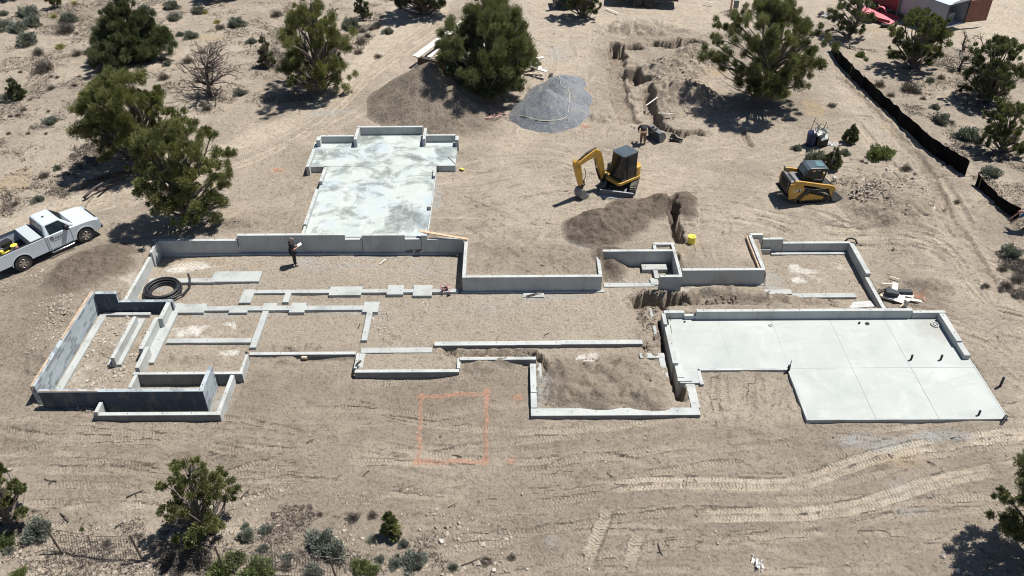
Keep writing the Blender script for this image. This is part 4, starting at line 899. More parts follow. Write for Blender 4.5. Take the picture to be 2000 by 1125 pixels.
pile('soil_pile', 'dark lumpy spoil heap in front of the excavator blade', [(1164,448,1.3,.72),(1192,440,1.25,.7),(1222,428,.8,.55),(1262,410,.6,.55),(1290,402,.7,.6),(1226,408,.6,.5),(1142,450,.6,.6)], .85, 'pile_dark', 5, .34)
pile('soil_pile', 'narrow spoil ridge on the right side of the short trench', [(1334,396,.5,.6),(1342,414,.4,.6),(1336,388,.4,.6)], .85, 'pile_dark', 6, .22)
pile('soil_pile', 'broad stony heap beside the tracked loader bucket', [(1716,382,1.2,.42),(1752,394,1.15,.42),(1684,366,.6,.36),(1785,408,.6,.34),(1734,358,.6,.34)], .85, 'pile_rock', 7, .30)
pile('soil_pile', 'low dark mound in front of the white pickup truck', [(178,532,.6,.3),(214,512,.5,.3),(140,556,.4,.3)], .75, 'pile_dark', 8, .26)
pile('soil_pile', 'small soil drift against the inside of the nook foundation wall', [(1188,524,.45,.5),(1196,534,.3,.4)], 0., 'pile_dark', 9, .1)
pile('soil_pile', 'lumpy brown heap of loose soil inside the dug out bay', [(1112,772,.3,.4),(1150,752,.34,.4),(1195,742,.34,.4),(1232,762,.3,.4),(1262,780,.35,.4),(1105,735,.35,.4),(1170,778,.4,.4),(1215,716,.3,.35),(1288,790,.25,.4)], 0.0, 'pile_mid', 10, .34)
pile('soil_pile', 'broad rough heap of dug soil between the cut banks and the forked juniper', [(1296,128,.5,.4),(1340,142,.75,.38),(1318,185,.65,.38),(1366,190,.5,.36),(1286,172,.4,.45),(1352,108,.45,.4),(1310,216,.35,.4)], 1.0, 'pile_rock', 12, .38)
pile('soil_pile', 'ridge of dug brown soil between the earth room and the garage wall', [(1355,575,.2,.45),(1390,573,.26,.45),(1425,577,.24,.45),(1462,580,.2,.45),(1500,590,.3,.4),(1545,592,.25,.4),(1600,592,.2,.4)], 0.0, 'pile_rock', 11, .26)
M['stone'] = simple('tan_stone', (.33, .285, .235), .85, var=.35, scale=2.5, bump=.3)
M['stone_floor'] = simple('floor_stone', (.37, .335, .29), .85, var=.3, scale=2.5, bump=.3); M['clod'] = simple('soil_clod', (.20, .165, .13), .95, var=.3, scale=3, bump=.3)
M['stone_pale'] = simple('pale_stone', (.46, .43, .385), .85, var=.25, scale=2.5, bump=.3)
def stone_mesh(seed, n=1):
    r = np.random.default_rng(seed); bm = bmesh.new(); bmesh.ops.create_icosphere(bm, subdivisions=2, radius=.5)
    for v in bm.verts: d = v.co.normalized(); v.co = d*(.5*(1+.28*math.sin(d.x*4+seed)*math.cos(d.y*3.5+seed*2)+.16*math.sin(d.z*7+seed)+.08*r.normal()))
    for _ in range(5):
        d = Vector(r.normal(size=3)).normalized(); off = r.uniform(.26, .4)
        for v in bm.verts:
            k = v.co.dot(d)-off
            if k > 0: v.co -= d*k*.9
    me = bpy.data.meshes.new('rock'); bm.to_mesh(me); bm.free(); me.materials.append(M['stone_pale' if seed % 3 == 0 else 'stone']); return me
RK = [stone_mesh(i) for i in range(8)]
ROCKS = [(1733,425,12),(1746,422,9),(1805,428,13),(1820,418,14),(1783,423,10),(1627,360,14),(1730,340,10),(1785,348,10),(1715,415,8),(1690,398,8),(1640,382,8),(1775,400,9),(1760,378,7),(1700,352,8),(1638,328,10),
 (862,1058,14),(852,1032,9),(881,1030,8),(820,1036,7),(820,1060,6),(950,1100,12),(965,1115,12),(955,1092,8),(865,1108,7),(864,1122,8),(860,853,7),(206,900,7),(147,1050,7),(473,958,7),(1870,1117,14),(1840,1088,12),(1540,870,5),(1470,1085,7),
 (1075,150,14),(1058,148,10),(1044,152,9),(510,198,6),(525,190,6),(540,200,7),(508,208,7),(283,650,8),(287,634,9),(18,920,14),(1745,488,7),(1683,478,6),(1640,285,8),(1633,310,8),(1020,965,7),(1150,1112,7),(1030,1112,7),(690,1008,8),(585,990,5),(1265,882,6),(1143,882,6),(1260,858,5)]
LANDR = [(1733,425,'the stony heap'),(860,1050,'the stone scatter below the orange paint'),(900,850,'the orange paint square'),(100,1060,'the mesh fence'),(1900,1080,'the black shadow at the lower right'),(1070,150,'the big juniper over the gravel'),(525,195,'the dead spire juniper'),(285,640,'the stepped stem wall'),(18,920,'the lower left juniper'),(1690,480,'the right corner of the earth room'),(1635,300,'the young juniper behind the loader'),(1200,880,'the curved tread marks'),(1150,1112,'the bottom edge of the photo'),(470,960,'the half dead juniper')]
_L = LAND; LAND = LANDR
for (px, py, w_), (o_, rel, ld) in zip(ROCKS, place_words([('r', a, b) for a, b, _ in ROCKS])):
    if (px, py) in ((283,650),(287,634)): b = at(px, py, -.5)
    else: b = on_ground(px, py, .5)
    Zc = (b-np.array([0, 0, CH]))@CF; w = w_*Zc/FOC
    zz = 0.0
    if 1600 < px < 1830 and 330 < py < 430: zz = .25
    o = link('rock', RK[(px+py) % 8]); o.location = (b[0], b[1], b[2]+w*.2+zz); o.rotation_euler = (px, py, px*py); o.scale = (w, w*.85, w*.65)
    tag(o, f"{o_}tan rock {rel} {ld}", 'rock', 'loose rocks on the dirt')
LAND = _L
HC = [(at(a, b, 1.0), h, s) for a, b, h, s in [(1296,128,.5,.4),(1340,142,.75,.38),(1318,185,.65,.38),(1366,190,.5,.36),(1286,172,.4,.45),(1352,108,.45,.4),(1310,216,.35,.4)]]
def stones(name, label, groups, mat, seed, zadd=None):
    r = np.random.default_rng(seed); base = np.array([[1, 0, 0], [-1, 0, 0], [0, 1, 0], [0, -1, 0], [0, 0, 1], [0, 0, -1]], float); fo = np.array([[0, 2, 4], [2, 1, 4], [1, 3, 4], [3, 0, 4], [2, 0, 5], [1, 2, 5], [3, 1, 5], [0, 3, 5]])
    V = []; Fs = []; k0 = 0
    for poly, z, n, lo, hi in groups:
        Q = wp(poly, z); x = r.uniform(Q[:, 0].min(), Q[:, 0].max(), n*4); y = r.uniform(Q[:, 1].min(), Q[:, 1].max(), n*4); m = in_poly(x, y, Q) & (fbm(x*.8, y*.8, 3, seed)+.5*r.random(n*4) > .18); x, y = x[m][:n], y[m][:n]; n = len(x)
        sz = lo*(hi/lo)**(r.random(n)**2.2); v = base[None]*(sz[:, None]*.5)[:, None]*r.uniform(.55, 1.25, (n, 6, 1)); v += r.normal(size=(n, 6, 3))*(sz*.10)[:, None, None]; a = r.uniform(0, 6.28, n); c, s = np.cos(a)[:, None], np.sin(a)[:, None]
        xx = v[..., 0]*c-v[..., 1]*s; yy = v[..., 0]*s+v[..., 1]*c; zb = gz(x, y) if zadd is None else np.array([zadd(p, q) for p, q in zip(x, y)])
        V.append(np.stack([xx+x[:, None], yy+y[:, None], v[..., 2]*.7+(zb+sz*.12)[:, None]], -1).reshape(-1, 3)); Fs.append((fo[None]+(np.arange(n)*6)[:, None, None]).reshape(-1, 3)+k0); k0 += n*6
    o = np_mesh(name, np.concatenate(V), np.concatenate(Fs), M[mat]); tag(o, label, 'stones', kind='stuff')
SY = [(-40,860),(480,830),(1040,840),(1990,850),(2020,1130),(-40,1130)]; NY = [(480,300),(900,340),(1100,300),(1600,320),(1960,560),(1990,840),(1900,660),(1700,480),(900,470),(560,450)]
IN = [(320,500),(900,500),(900,570),(1240,575),(1240,665),(720,665),(500,690),(300,700),(330,600),(260,585)]
stones('scattered_stones', 'small stones scattered over the graded dirt', [(SY, -.4, 2200, .03, .14), (NY, .8, 2000, .03, .13), ([(-40,1060),(560,960),(1000,1020),(1000,1130),(-40,1130)], -.5, 1500, .05, .22), ([(1000,60),(1420,60),(1440,250),(1200,260),(1000,280)], 1., 1600, .04, .2), ([(0,560),(230,480),(250,560),(60,760),(0,800)], .5, 900, .04, .16), ([(220,440),(470,435),(470,455),(300,466)], .85, 300, .04, .14), ([(60,0),(500,0),(480,300),(0,430),(0,60)], 1.2, 1300, .04, .14), ([(70,790),(185,800),(200,825),(60,815)], -.3, 260, .06, .22), ([(60,690),(110,600),(150,560),(170,590),(100,700),(60,750)], .5, 500, .05, .2)], 'stone', 71)
stones('scattered_stones', 'gravelly stones on the floor inside the foundations', [(IN, 0., 4200, .03, .09), ([(640,505),(880,500),(880,540),(640,545)], 0., 900, .03, .09), ([(1500,500),(1650,500),(1690,560),(1500,560)], -.2, 400, .03, .10), ([(720,590),(840,590),(820,660),(720,660)], 0, 330, .04, .17), ([(330,510),(480,505),(480,530),(330,540)], 0, 300, .03, .09)], 'stone_floor', 72)
stones('scattered_stones', 'broken stones at the bottom of the sunken block room', [([(110,785),(200,620),(300,620),(250,730),(240,785)], 0., 700, .04, .26)], 'stone_floor', 73)
stones('scattered_stones', 'clods and stones on the rough heap by the forked juniper', [([(1270,110),(1380,100),(1400,200),(1300,225)], 1.2, 1500, .06, .3)], 'stone', 76, lambda a, b: float(gz(a, b))+max([0]+[h-s*math.hypot(a-q[0], b-q[1]) for q, h, s in HC]))
stones('scattered_stones', 'dark clods of dug soil in the bay and beside the garage', [([(1060,700),(1240,700),(1320,795),(1060,795)], .05, 700, .05, .2), ([(1240,590),(1290,600),(1310,690),(1260,690)], .05, 500, .05, .24), ([(1250,560),(1640,575),(1640,598),(1260,600)], .2, 1000, .05, .24), ([(870,686),(1050,686),(1060,700),(870,694)], 0, 350, .05, .2)], 'clod', 74)
def hrock(a, b):
    h = 0
    for px, py, hh, s in [(1716,382,1.2,.42),(1752,394,1.15,.42),(1684,366,.6,.36),(1785,408,.6,.34),(1734,358,.6,.34)]:
        c = at(px, py, .85); h = max(h, hh-s*math.hypot(a-c[0], b-c[1]))
    return float(gz(a, b))+h+.06
stones('scattered_stones', 'tan stones covering the broad heap by the loader', [([(1622,350),(1660,330),(1760,338),(1820,370),(1830,425),(1740,420),(1650,385)], .9, 3600, .05, .3)], 'stone', 75, hrock)
# ------------------------------------------------------------ machines
def paint(name, c, rough=.4, coat=.2, dirt=(.30, .25, .19), amt=.35):
    m, nt, b = new_mat(name); n = N(nt); p = n.obj()
    f = n.ramp(n.noise(3.5, 6, .68, p), [(.45, 0.), (.75, amt)]); low = n.n('ShaderNodeSeparateXYZ'); n.l(p, low.inputs[0])
    base = n.mix(f, n.ramp(n.noise(.9, 2, .5, p), [(.3, tuple(x*.93 for x in c)), (.7, c)]), dirt); n.l(base, b.inputs['Base Color'])
    b.inputs['Roughness'].default_value = rough; b.inputs['Coat Weight'].default_value = coat; return m
M['cat_yellow'] = paint('machine_yellow', (.52, .29, .04), .5, .1, (.22, .17, .11), .6); M['mach_black'] = paint('machine_black', (.009, .010, .011), .55, .05, (.07, .06, .05), .25)
M['cab_grey'] = paint('cab_grey', (.055, .075, .095), .4, .3, (.2, .18, .15), .25); M['steel'] = paint('worn_steel', (.16, .17, .18), .55, 0, (.30, .26, .21), .5)
M['blade'] = paint('blade_grey', (.10, .115, .13), .6, 0, (.30, .27, .24), .4); M['rubber'] = paint('rubber', (.028, .028, .03), .85, 0, (.26, .22, .17), .45)
M['track_pad'] = paint('dusty_rubber', (.10, .095, .085), .85, 0, (.42, .36, .28), .75)
def glass():
    m, nt, b = new_mat('tinted_glass'); b.inputs['Base Color'].default_value = (.02, .035, .04, 1); b.inputs['Roughness'].default_value = .12; b.inputs['Specular IOR Level'].default_value = .3; b.inputs['Alpha'].default_value = 1
    n = N(nt); n.l(n.ramp(n.noise(4, 3, .5, n.obj()), [(.3, (.006, .011, .014)), (.8, (.02, .032, .036))]), b.inputs['Base Color']); return m
M['glass'] = glass()
M['glass_pale'] = simple('dusty_glass', (.11, .19, .20), .15, var=.25, spec=.8)
def rot_z(a): return Matrix.Rotation(a, 4, 'Z')
def track_loop(mb, pts, y0, y1, pad=.035, lug=.16):
    """rubber belt following a closed side outline, with lugs"""
    P = [np.array(p, float) for p in pts]; n = len(P); c = sum(P)/n; out = []
    for p in P: d = p-c; out.append(p+d/np.linalg.norm(d)*0)
    inn = [p+(c-p)/np.linalg.norm(c-p)*pad*1.6 for p in P]
    vs = []; fs = []
    for (o, i) in zip(out, inn): vs += [(o[0], y0, o[1]), (o[0], y1, o[1]), (i[0], y0, i[1]), (i[0], y1, i[1])]
    for k in range(n):
        a, b = 4*k, 4*((k+1) % n); fs += [(a, a+1, b+1, b), (a+2, b+2, b+3, a+3), (a, b, b+2, a+2), (a+1, a+3, b+3, b+1)]
    mb.add(vs, fs); L = [0]
    for k in range(n): L.append(L[-1]+np.linalg.norm(P[(k+1) % n]-P[k]))
    s = 0
    while s < L[-1]:
        k = max(j for j in range(n) if L[j] <= s); a, b = P[k], P[(k+1) % n]; t = (s-L[k])/(L[k+1]-L[k]+1e-9); q = a+(b-a)*t; d = (b-a)/np.linalg.norm(b-a); nn = np.array([d[1], -d[0]])
        if nn@(q-c) < 0: nn = -nn
        w = lug*.28; c4 = [q-d*w, q+d*w, q+d*w+nn*.035, q-d*w+nn*.035]
        mb.mat(1).add([(v[0], y0, v[1]) for v in c4]+[(v[0], y1, v[1]) for v in c4], [(0, 1, 2, 3), (7, 6, 5, 4), (0, 4, 5, 1), (1, 5, 6, 2), (2, 6, 7, 3), (3, 7, 4, 0)]).mat(0); s += lug
def arc_pts(cx, cz, r, a0, a1, n): return [(cx+r*math.cos(R(a0+(a1-a0)*i/(n-1))), cz+r*math.sin(R(a0+(a1-a0)*i/(n-1)))) for i in range(n)]
M['chrome_dull'] = simple('bare_steel', (.36, .39, .42), .5, .2, var=.2)
# ---- mini excavator
def excavator():
    c = on_ground(1211, 362, .85); root = empty('excavator', c); tag(root, 'small yellow tracked excavator with a dark cab and folded boom beside the spoil heap', 'excavator')
    und = rot_z(R(-105)); hs = rot_z(R(217))@Matrix.Translation((0, 0, 0))
    oval = arc_pts(.78, .26, .25, -80, 80, 6)+arc_pts(-.78, .26, .25, 100, 260, 6)
    for s in (-1, 1):
        mb = MB(); mb.T = und; track_loop(mb, oval, s*.86-.17, s*.86+.17, .035, .12); mb.build('track', [M['rubber'], M['track_pad']], root)
        mb = MB(); mb.T = und; mb.box(-.7, .7, s*.86-.10, s*.86+.10, .12, .42)
        for x in (-.78, .78): mb.cyl((x, s*.86-.12, .26), (x, s*.86+.12, .26), .19)
        for x in (-.4, -.13, .13, .4): mb.cyl((x, s*.86-.13, .12), (x, s*.86+.13, .12), .08)
        mb.build('track_frame', M['mach_black'], root, bevel=.01)
    mb = MB(); mb.T = und; mb.box(-.5, .5, -.7, .7, .25, .5); mb.cyl((0, 0, .45), (0, 0, .64), .42, n=24); mb.build('undercarriage', M['mach_black'], root, bevel=.02)
    mb = MB(); mb.T = und; prof = [(1.36, .02), (1.44, .0), (1.47, .04), (1.40, .2), (1.42, .36), (1.38, .37), (1.33, .2)]; mb.prism(prof, -.97, .97); mb.box(1.33, 1.45, -.985, -.96, .02, .37); mb.box(1.33, 1.45, .96, .985, .02, .37)
    bl = mb.build('blade', M['blade'], root, bevel=.008)
    mb = MB(); mb.T = und; mb.prism([(1.40, .0), (1.62, .0), (1.60, .04), (1.42, .07)], -.95, .95); mb.box(1.36, 1.45, -.95, .95, .372, .40); mb.build('cutting_edge', M['chrome_dull'], bl)
    mb = MB(); mb.T = und
    for s in (-1, 1): mb.box(.4, 1.36, s*.45-.06, s*.45+.06, .14, .26)
    mb.build('blade_arm', M['blade'], bl, bevel=.01)
    # house: x forward, y left
    mb = MB(); mb.T = hs
    mb.prism([(.78, -.85), (.95, -.4), (.95, .75), (.82, .86), (-.75, .86), (-.98, .6), (-1.05, 0), (-.98, -.6), (-.75, -.86)], .62, .80, 'z')
    mb.build('swing_frame', M['cat_yellow'], root, bevel=.025)
    mb = MB(); mb.T = hs; mb.prism([(-.42, -.86), (.35, -.86), (.35, -.30), (-.42, -.30)], .80, 1.24, 'z'); mb.build('side_cover', M['mach_black'], root, bevel=.05)
    mb = MB(); mb.T = hs; mb.prism([(-.42, .84), (-.76, .82), (-.98, .58), (-1.05, 0), (-.98, -.58), (-.76, -.82), (-.42, -.84)], .80, 1.42, 'z'); mb.build('counterweight', M['cat_yellow'], root, bevel=.07)
    x0, x1, y0, y1 = -.44, .74, -.18, .80
    mb = MB(); mb.T = hs
    mb.box(x0, x1, y0, y1, .80, .90)
    for (x, y) in ((x0, y0), (x0, y1-.06), (x1-.07, y0), (x1-.07, y1-.06), (.22, y1-.05)):
        lean = -.14 if x > .5 else 0
        mb.add([(x, y, .9), (x+.07, y, .9), (x+.07, y+.06, .9), (x, y+.06, .9), (x+lean, y, 2.38), (x+.07+lean, y, 2.38), (x+.07+lean, y+.06, 2.38), (x+lean, y+.06, 2.38)], [(0, 3, 2, 1), (4, 5, 6, 7), (0, 1, 5, 4), (1, 2, 6, 5), (2, 3, 7, 6), (3, 0, 4, 7)])
    mb.box(x0, .22, y1-.04, y1-.005, .9, 1.5); mb.box(x0, x0+.03, y0, y1, .9, 1.45); mb.box(x0, .7, y0, y0+.03, .9, 1.3)
    cb = mb.build('cab', M['mach_black'], root, bevel=.012)
    mb = MB(); mb.T = hs; mb.prism([(x0-.03, y0-.02), (x1-.12, y0-.02), (x1-.05, y0+.08), (x1-.05, y1-.08), (x1-.12, y1+.02), (x0-.03, y1+.02)], 2.36, 2.46, 'z'); mb.box(.12, .52, .05, .6, 2.46, 2.475); mb.build('roof', M['cab_grey'], cb, bevel=.03)
    mb = MB(); mb.T = hs; mb.box(.02, .25, y1-.02, y1-.012, 1.5, 2.33); mb.box(x0+.07, .02, y1-.02, y1-.012, 1.5, 2.33); mb.box(x0+.005, x0+.012, y0+.08, y1-.08, 1.5, 2.3); mb.build('side_window', M['glass'], cb)
    mb = MB(); mb.T = hs; mb.box(x0+.03, x1-.16, y1-.03, y1-.018, .9, 2.34); mb.box(x0+.03, x1-.16, y0+.01, y0+.02, .9, 2.34); mb.build('door_glass', M['glass'], cb)
    mb = MB(); mb.T = hs; mb.box(x0+.02, x1-.02, y0+.04, y1-.04, .9, 1.0); mb.box(x0+.02, x0+.1, y0+.04, y1-.04, .9, 2.3); mb.build('cab_lining', M['mach_black'], cb)
    mb = MB(); mb.T = hs; mb.add([(x1-.01, y0+.07, 1.0), (x1-.01, y1-.07, 1.0), (x1-.14, y1-.07, 2.34), (x1-.14, y0+.07, 2.34)], [(0, 1, 2, 3)]); mb.build('windscreen', M['glass'], cb)
    mb = MB(); mb.T = hs; mb.box(-.15, .3, .05, .55, .9, 1.25); mb.box(-.22, -.08, .05, .55, 1.2, 1.85); mb.box(.45, .62, -.02, .1, .9, 1.5); mb.build('seat', M['mach_black'], cb, bevel=.04)
    # boom from the swing post, seen folded in front
    def beam(mb, P, ws, hw):
        P = [np.array(p, float) for p in P]; top = []; bot = []
        for i, p in enumerate(P):
            d = P[min(i+1, len(P)-1)]-P[max(i-1, 0)]; d /= np.linalg.norm(d); nn = np.array([-d[1], d[0]]); top.append(p+nn*ws[i]/2); bot.append(p-nn*ws[i]/2)
        o = [tuple(v) for v in top]+[tuple(v) for v in bot[::-1]]; n = len(P)
        for k in range(n-1):
            q = [top[k], top[k+1], bot[k+1], bot[k]]; mb.prism([tuple(v) for v in q][::-1], BY-hw, BY+hw)
    BY = -.42
    mb = MB(); mb.T = hs; mb.box(.85, 1.15, BY-.13, BY+.13, .45, .95); mb.cyl((1.08, BY, .4), (1.08, BY, 1.0), .12); mb.build('swing_post', M['mach_black'], root, bevel=.02)
    mb = MB(); mb.T = hs; beam(mb, [(1.12, .8), (1.28, 1.5), (1.50, 2.2), (1.62, 2.48), (1.85, 2.62), (2.4, 2.5), (3.12, 2.28)], [.30, .36, .42, .46, .46, .36, .26], .13)
    bo = mb.build('boom', M['cat_yellow'], root, bevel=.012)
    mb = MB(); mb.T = hs; mb.cyl((1.3, BY+.01, .7), (1.62, BY+.01, 1.5), .06); mb.cyl((1.62, BY, 1.5), (1.80, BY, 2.2), .03); mb.cyl((1.75, BY, 2.86), (2.5, BY, 2.68), .065); mb.cyl((2.5, BY, 2.68), (3.1, BY, 2.5), .03)
    for k in range(2): mb.tube([(1.5, BY-.05+.1*k, 2.5), (1.9, BY-.05+.1*k, 2.86), (2.5, BY-.05+.1*k, 2.75), (3.0, BY-.05+.1*k, 2.45)], .018, 5)
    mb.build('cylinder', M['mach_black'], bo)
    mb = MB(); mb.T = hs; beam(mb, [(3.28, 2.55), (3.12, 2.2), (2.95, 1.5), (2.78, .85)], [.22, .42, .34, .22], .115); st = mb.build('stick', M['cat_yellow'], root, bevel=.01)
    mb = MB(); mb.T = hs; mb.cyl((2.9, BY, 2.1), (2.72, BY, 1.35), .06); mb.cyl((2.72, BY, 1.35), (2.6, BY, .95), .03); mb.tube([(2.6, BY, .95), (2.45, BY, .75), (2.6, BY, .6)], .035, 6); mb.tube([(2.62, BY+.1, 1.9), (2.5, BY+.12, 1.4), (2.62, BY+.1, 1.1)], .02, 5)
    mb.box(2.66, 2.86, BY-.12, BY+.12, .55, .9); mb.box(2.55, 2.8, BY-.1, BY+.1, .95, 1.05); mb.build('linkage', M['mach_black'], st)
    mb = MB(); mb.T = hs; pr = [(2.86, .62), (2.98, .40), (2.95, .12), (2.72, -.04), (2.45, .02), (2.36, .12), (2.5, .10), (2.72, .06), (2.86, .2), (2.88, .4), (2.78, .58)]
    mb.prism(pr, BY-.28, BY+.28); side = [(2.86, .62), (2.98, .40), (2.95, .12), (2.72, -.04), (2.45, .02), (2.36, .12), (2.6, .4), (2.7, .6)]
    for yy in (BY-.30, BY+.27): mb.prism(side, yy, yy+.03)
    for k in range(4): mb.box(2.24, 2.42, BY-.26+.15*k, BY-.19+.15*k, .08, .13)
    mb.build('bucket', M['steel'], root, bevel=.008)
    mb = MB(); mb.T = hs; mb.cyl((.9, -.2, 1.0), (.97, -.2, 1.0), .07); mb.build('headlight', M['conc'], root)
excavator()
# ---- tracked loader
def loader():
    c = on_ground(1574, 382, .85); h = R(6); root = empty('tracked_loader', c, h); root.rotation_euler = (0, R(-1), h); tag(root, 'yellow compact tracked loader with a blue grey cab, bucket down at the stony heap', 'loader')
    W = .66
    prof = [(-1.02, .22), (-.96, .08), (-.85, .0), (.72, .0), (.90, .07), (1.0, .2), (.98, .33), (.88, .42), (-.22, .82), (-.36, .84), (-.50, .78)]
    for s in (-1, 1):
        mb = MB(); track_loop(mb, prof, s*W-.19, s*W+.19, .04, .13); mb.build('track', [M['rubber'], M['track_pad']], root)
        mb = MB(); mb.prism([(-.72, .14), (.72, .14), (.78, .32), (-.2, .62), (-.4, .62)], s*W-.13, s*W+.15); mb.build('track_frame', M['cat_yellow'], root, bevel=.02)
        mb = MB()
        for x in (-.6, -.35, -.1, .15, .4, .65): mb.cyl((x, s*W-.15, .12), (x, s*W+.155, .12), .09)
        mb.build('roller', M['mach_black'], root); mb = MB(); mb.cyl((-.36, s*W-.16, .66), (-.36, s*W+.16, .66), .13); mb.build('sprocket', M['mach_black'], root); mb = MB(); mb.cyl((.82, s*W-.15, .22), (.82, s*W+.155, .22), .15); mb.build('idler', M['mach_black'], root)
        # rear tower and side panel
        mb = MB(); y0 = s*.74-.09; mb.prism([(-1.42, .34), (-1.0, .34), (-.52, .88), (-.62, 1.12), (-.86, 1.28), (-1.22, 1.22), (-1.40, 1.30), (-1.46, 1.0)], y0, y0+.18); mb.build('side_panel', M['cat_yellow'], root, bevel=.03)
        # lift arm
        mb = MB(); mb.prism([(-1.30, 1.42), (-1.26, 1.30), (-.9, 1.28), (.0, 1.06), (.90, .86), (.98, .62), (1.08, .34), (1.26, .34), (1.32, .62), (1.24, .95), (1.02, 1.08), (.5, 1.18), (-.9, 1.50), (-1.2, 1.54)], s*.79-.055, s*.79+.055)
        am = mb.build('lift_arm', M['cat_yellow'], root, bevel=.02)
        mb = MB(); mb.cyl((-.75, s*.72, .72), (.0, s*.72, .80), .055); mb.cyl((.0, s*.72, .8), (.75, s*.72, .82), .032); mb.prism([(-.55, .95), (.72, .72), (.72, .62), (-.5, .82)], s*.74-.03, s*.74+.03); mb.build('cylinder', M['mach_black'], am)
    mb = MB(); mb.box(-1.30, .95, -.46, .46, .28, .95); mb.build('chassis', M['mach_black'], root, bevel=.03)
    mb = MB(); mb.prism([(-1.42, .50), (-1.50, .60), (-1.46, 1.38), (-1.36, 1.42), (-1.30, .50)], -.62, .62)
    for k in range(6): mb.box(-1.515, -1.48, -.42, .42, .72+.1*k, .76+.1*k)
    mb.build('rear_door', M['mach_black'], root, bevel=.01)
    mb = MB(); mb.prism([(-1.40, 1.34), (-.60, 1.28), (-.60, 1.18), (-1.40, 1.18)], -.60, .60)
    for k in range(7): mb.box(-1.32+.05*k, -1.30+.05*k, -.38, .38, 1.33, 1.352)
    mb.build('engine_hood', M['steel'], root, bevel=.015)
    mb = MB(); mb.prism([(-1.62, .46), (-1.42, .42), (-1.42, .56), (-1.60, .54)], -.80, .80); mb.build('bumper', M['mach_black'], root, bevel=.01)
    mb = MB(); mb.tube([(-1.22, -.80, 1.5), (-1.30, -.74, 1.64), (-1.34, -.5, 1.66), (-1.34, .5, 1.66), (-1.30, .74, 1.64), (-1.22, .80, 1.5)], .035, 8); mb.build('cross_bar', M['mach_black'], root)
    mb = MB(); A = [(-.60, 1.2), (-.62, 1.62), (-.42, 1.98), (-.28, 2.06), (.66, 2.02), (.76, 1.92), (.72, 1.8), (.56, .95), (-.5, .95)]
    for s in (-1, 1): y = s*.47-.02; mb.prism([(-.60, .95), (-.62, 1.62), (-.50, 1.62), (-.50, .95)], y, y+.04); mb.prism([(-.62, 1.6), (-.42, 1.98), (-.28, 2.06), (.66, 2.02), (.72, 1.88), (-.2, 1.92), (-.5, 1.6)], y, y+.04); mb.prism([(.56, .95), (.76, 1.9), (.66, 1.9), (.46, .95)], y, y+.04); mb.prism([(-.5, .95), (.5, .95), (.5, 1.25), (-.5, 1.35)], y, y+.04)
    mb.box(-.62, -.58, -.47, .47, .95, 1.5); cb = mb.build('cab', M['mach_black'], root, bevel=.01)
    mb = MB(); mb.prism([(-.62, 1.62), (-.44, 1.99), (-.28, 2.08), (.70, 2.04), (.82, 1.95), (.80, 1.90), (.66, 1.97), (-.28, 2.02), (-.40, 1.94), (-.57, 1.62)], -.50, .50); mb.build('roof', M['cab_grey'], cb, bevel=.02)
    mb = MB(); mb.prism([(.18, 2.075), (.62, 2.06), (.62, 2.068), (.18, 2.083)], -.28, .28); mb.build('roof_window', M['glass_pale'], cb)
    mb = MB(); mb.box(-.46, .5, -.478, -.47, 1.35, 1.88); mb.box(-.46, .5, .47, .478, 1.35, 1.88); mb.build('side_window', M['glass'], cb)
    mb = MB(); mb.add([(-.605, -.3, 1.66), (-.605, .3, 1.66), (-.47, .3, 1.95), (-.47, -.3, 1.95)], [(0, 3, 2, 1)]); mb.build('rear_window', M['glass_pale'], cb)
    mb = MB(); mb.box(-.3, .15, -.25, .25, .95, 1.3); mb.box(-.4, -.25, -.25, .25, 1.2, 1.75); mb.build('seat', M['conc'], cb, bevel=.04)
    mb = MB(); mb.prism([(1.18, .72), (1.26, .66), (1.30, .14), (1.42, .06), (2.02, .02), (2.04, .0), (1.40, .0), (1.22, .08), (1.14, .3)], -.87, .87)
    for s in (-.88, .86): mb.prism([(1.16, .70), (1.30, .68), (2.02, .03), (1.40, .01), (1.22, .08), (1.14, .3)], s, s+.025)
    mb.build('bucket', M['steel'], root, bevel=.006)
    # maker's letters on the side panel
    tx = bpy.data.curves.new('t', 'FONT'); tx.body = 'CAT'; tx.size = .27; tx.extrude = .004; tx.align_x = 'CENTER'; to = bpy.data.objects.new('t', tx); col.objects.link(to); bpy.context.view_layer.update()
    me = bpy.data.meshes.new_from_object(to.evaluated_get(bpy.context.evaluated_depsgraph_get())); bpy.data.objects.remove(to); me.materials.clear(); me.materials.append(M['paint_white'])
    o = link('maker_letters', me, root); o.location = (-1.0, -.836, .80); o.rotation_euler = (R(90), 0, 0)
    mb = MB(); mb.prism([(-1.0, .78), (-.86, .99), (-.72, .78)], -.834, -.8305); mb.build('maker_badge', M['mach_black'], root)
M['paint_white'] = simple('white_letter', (.75, .74, .70), .6)
loader()
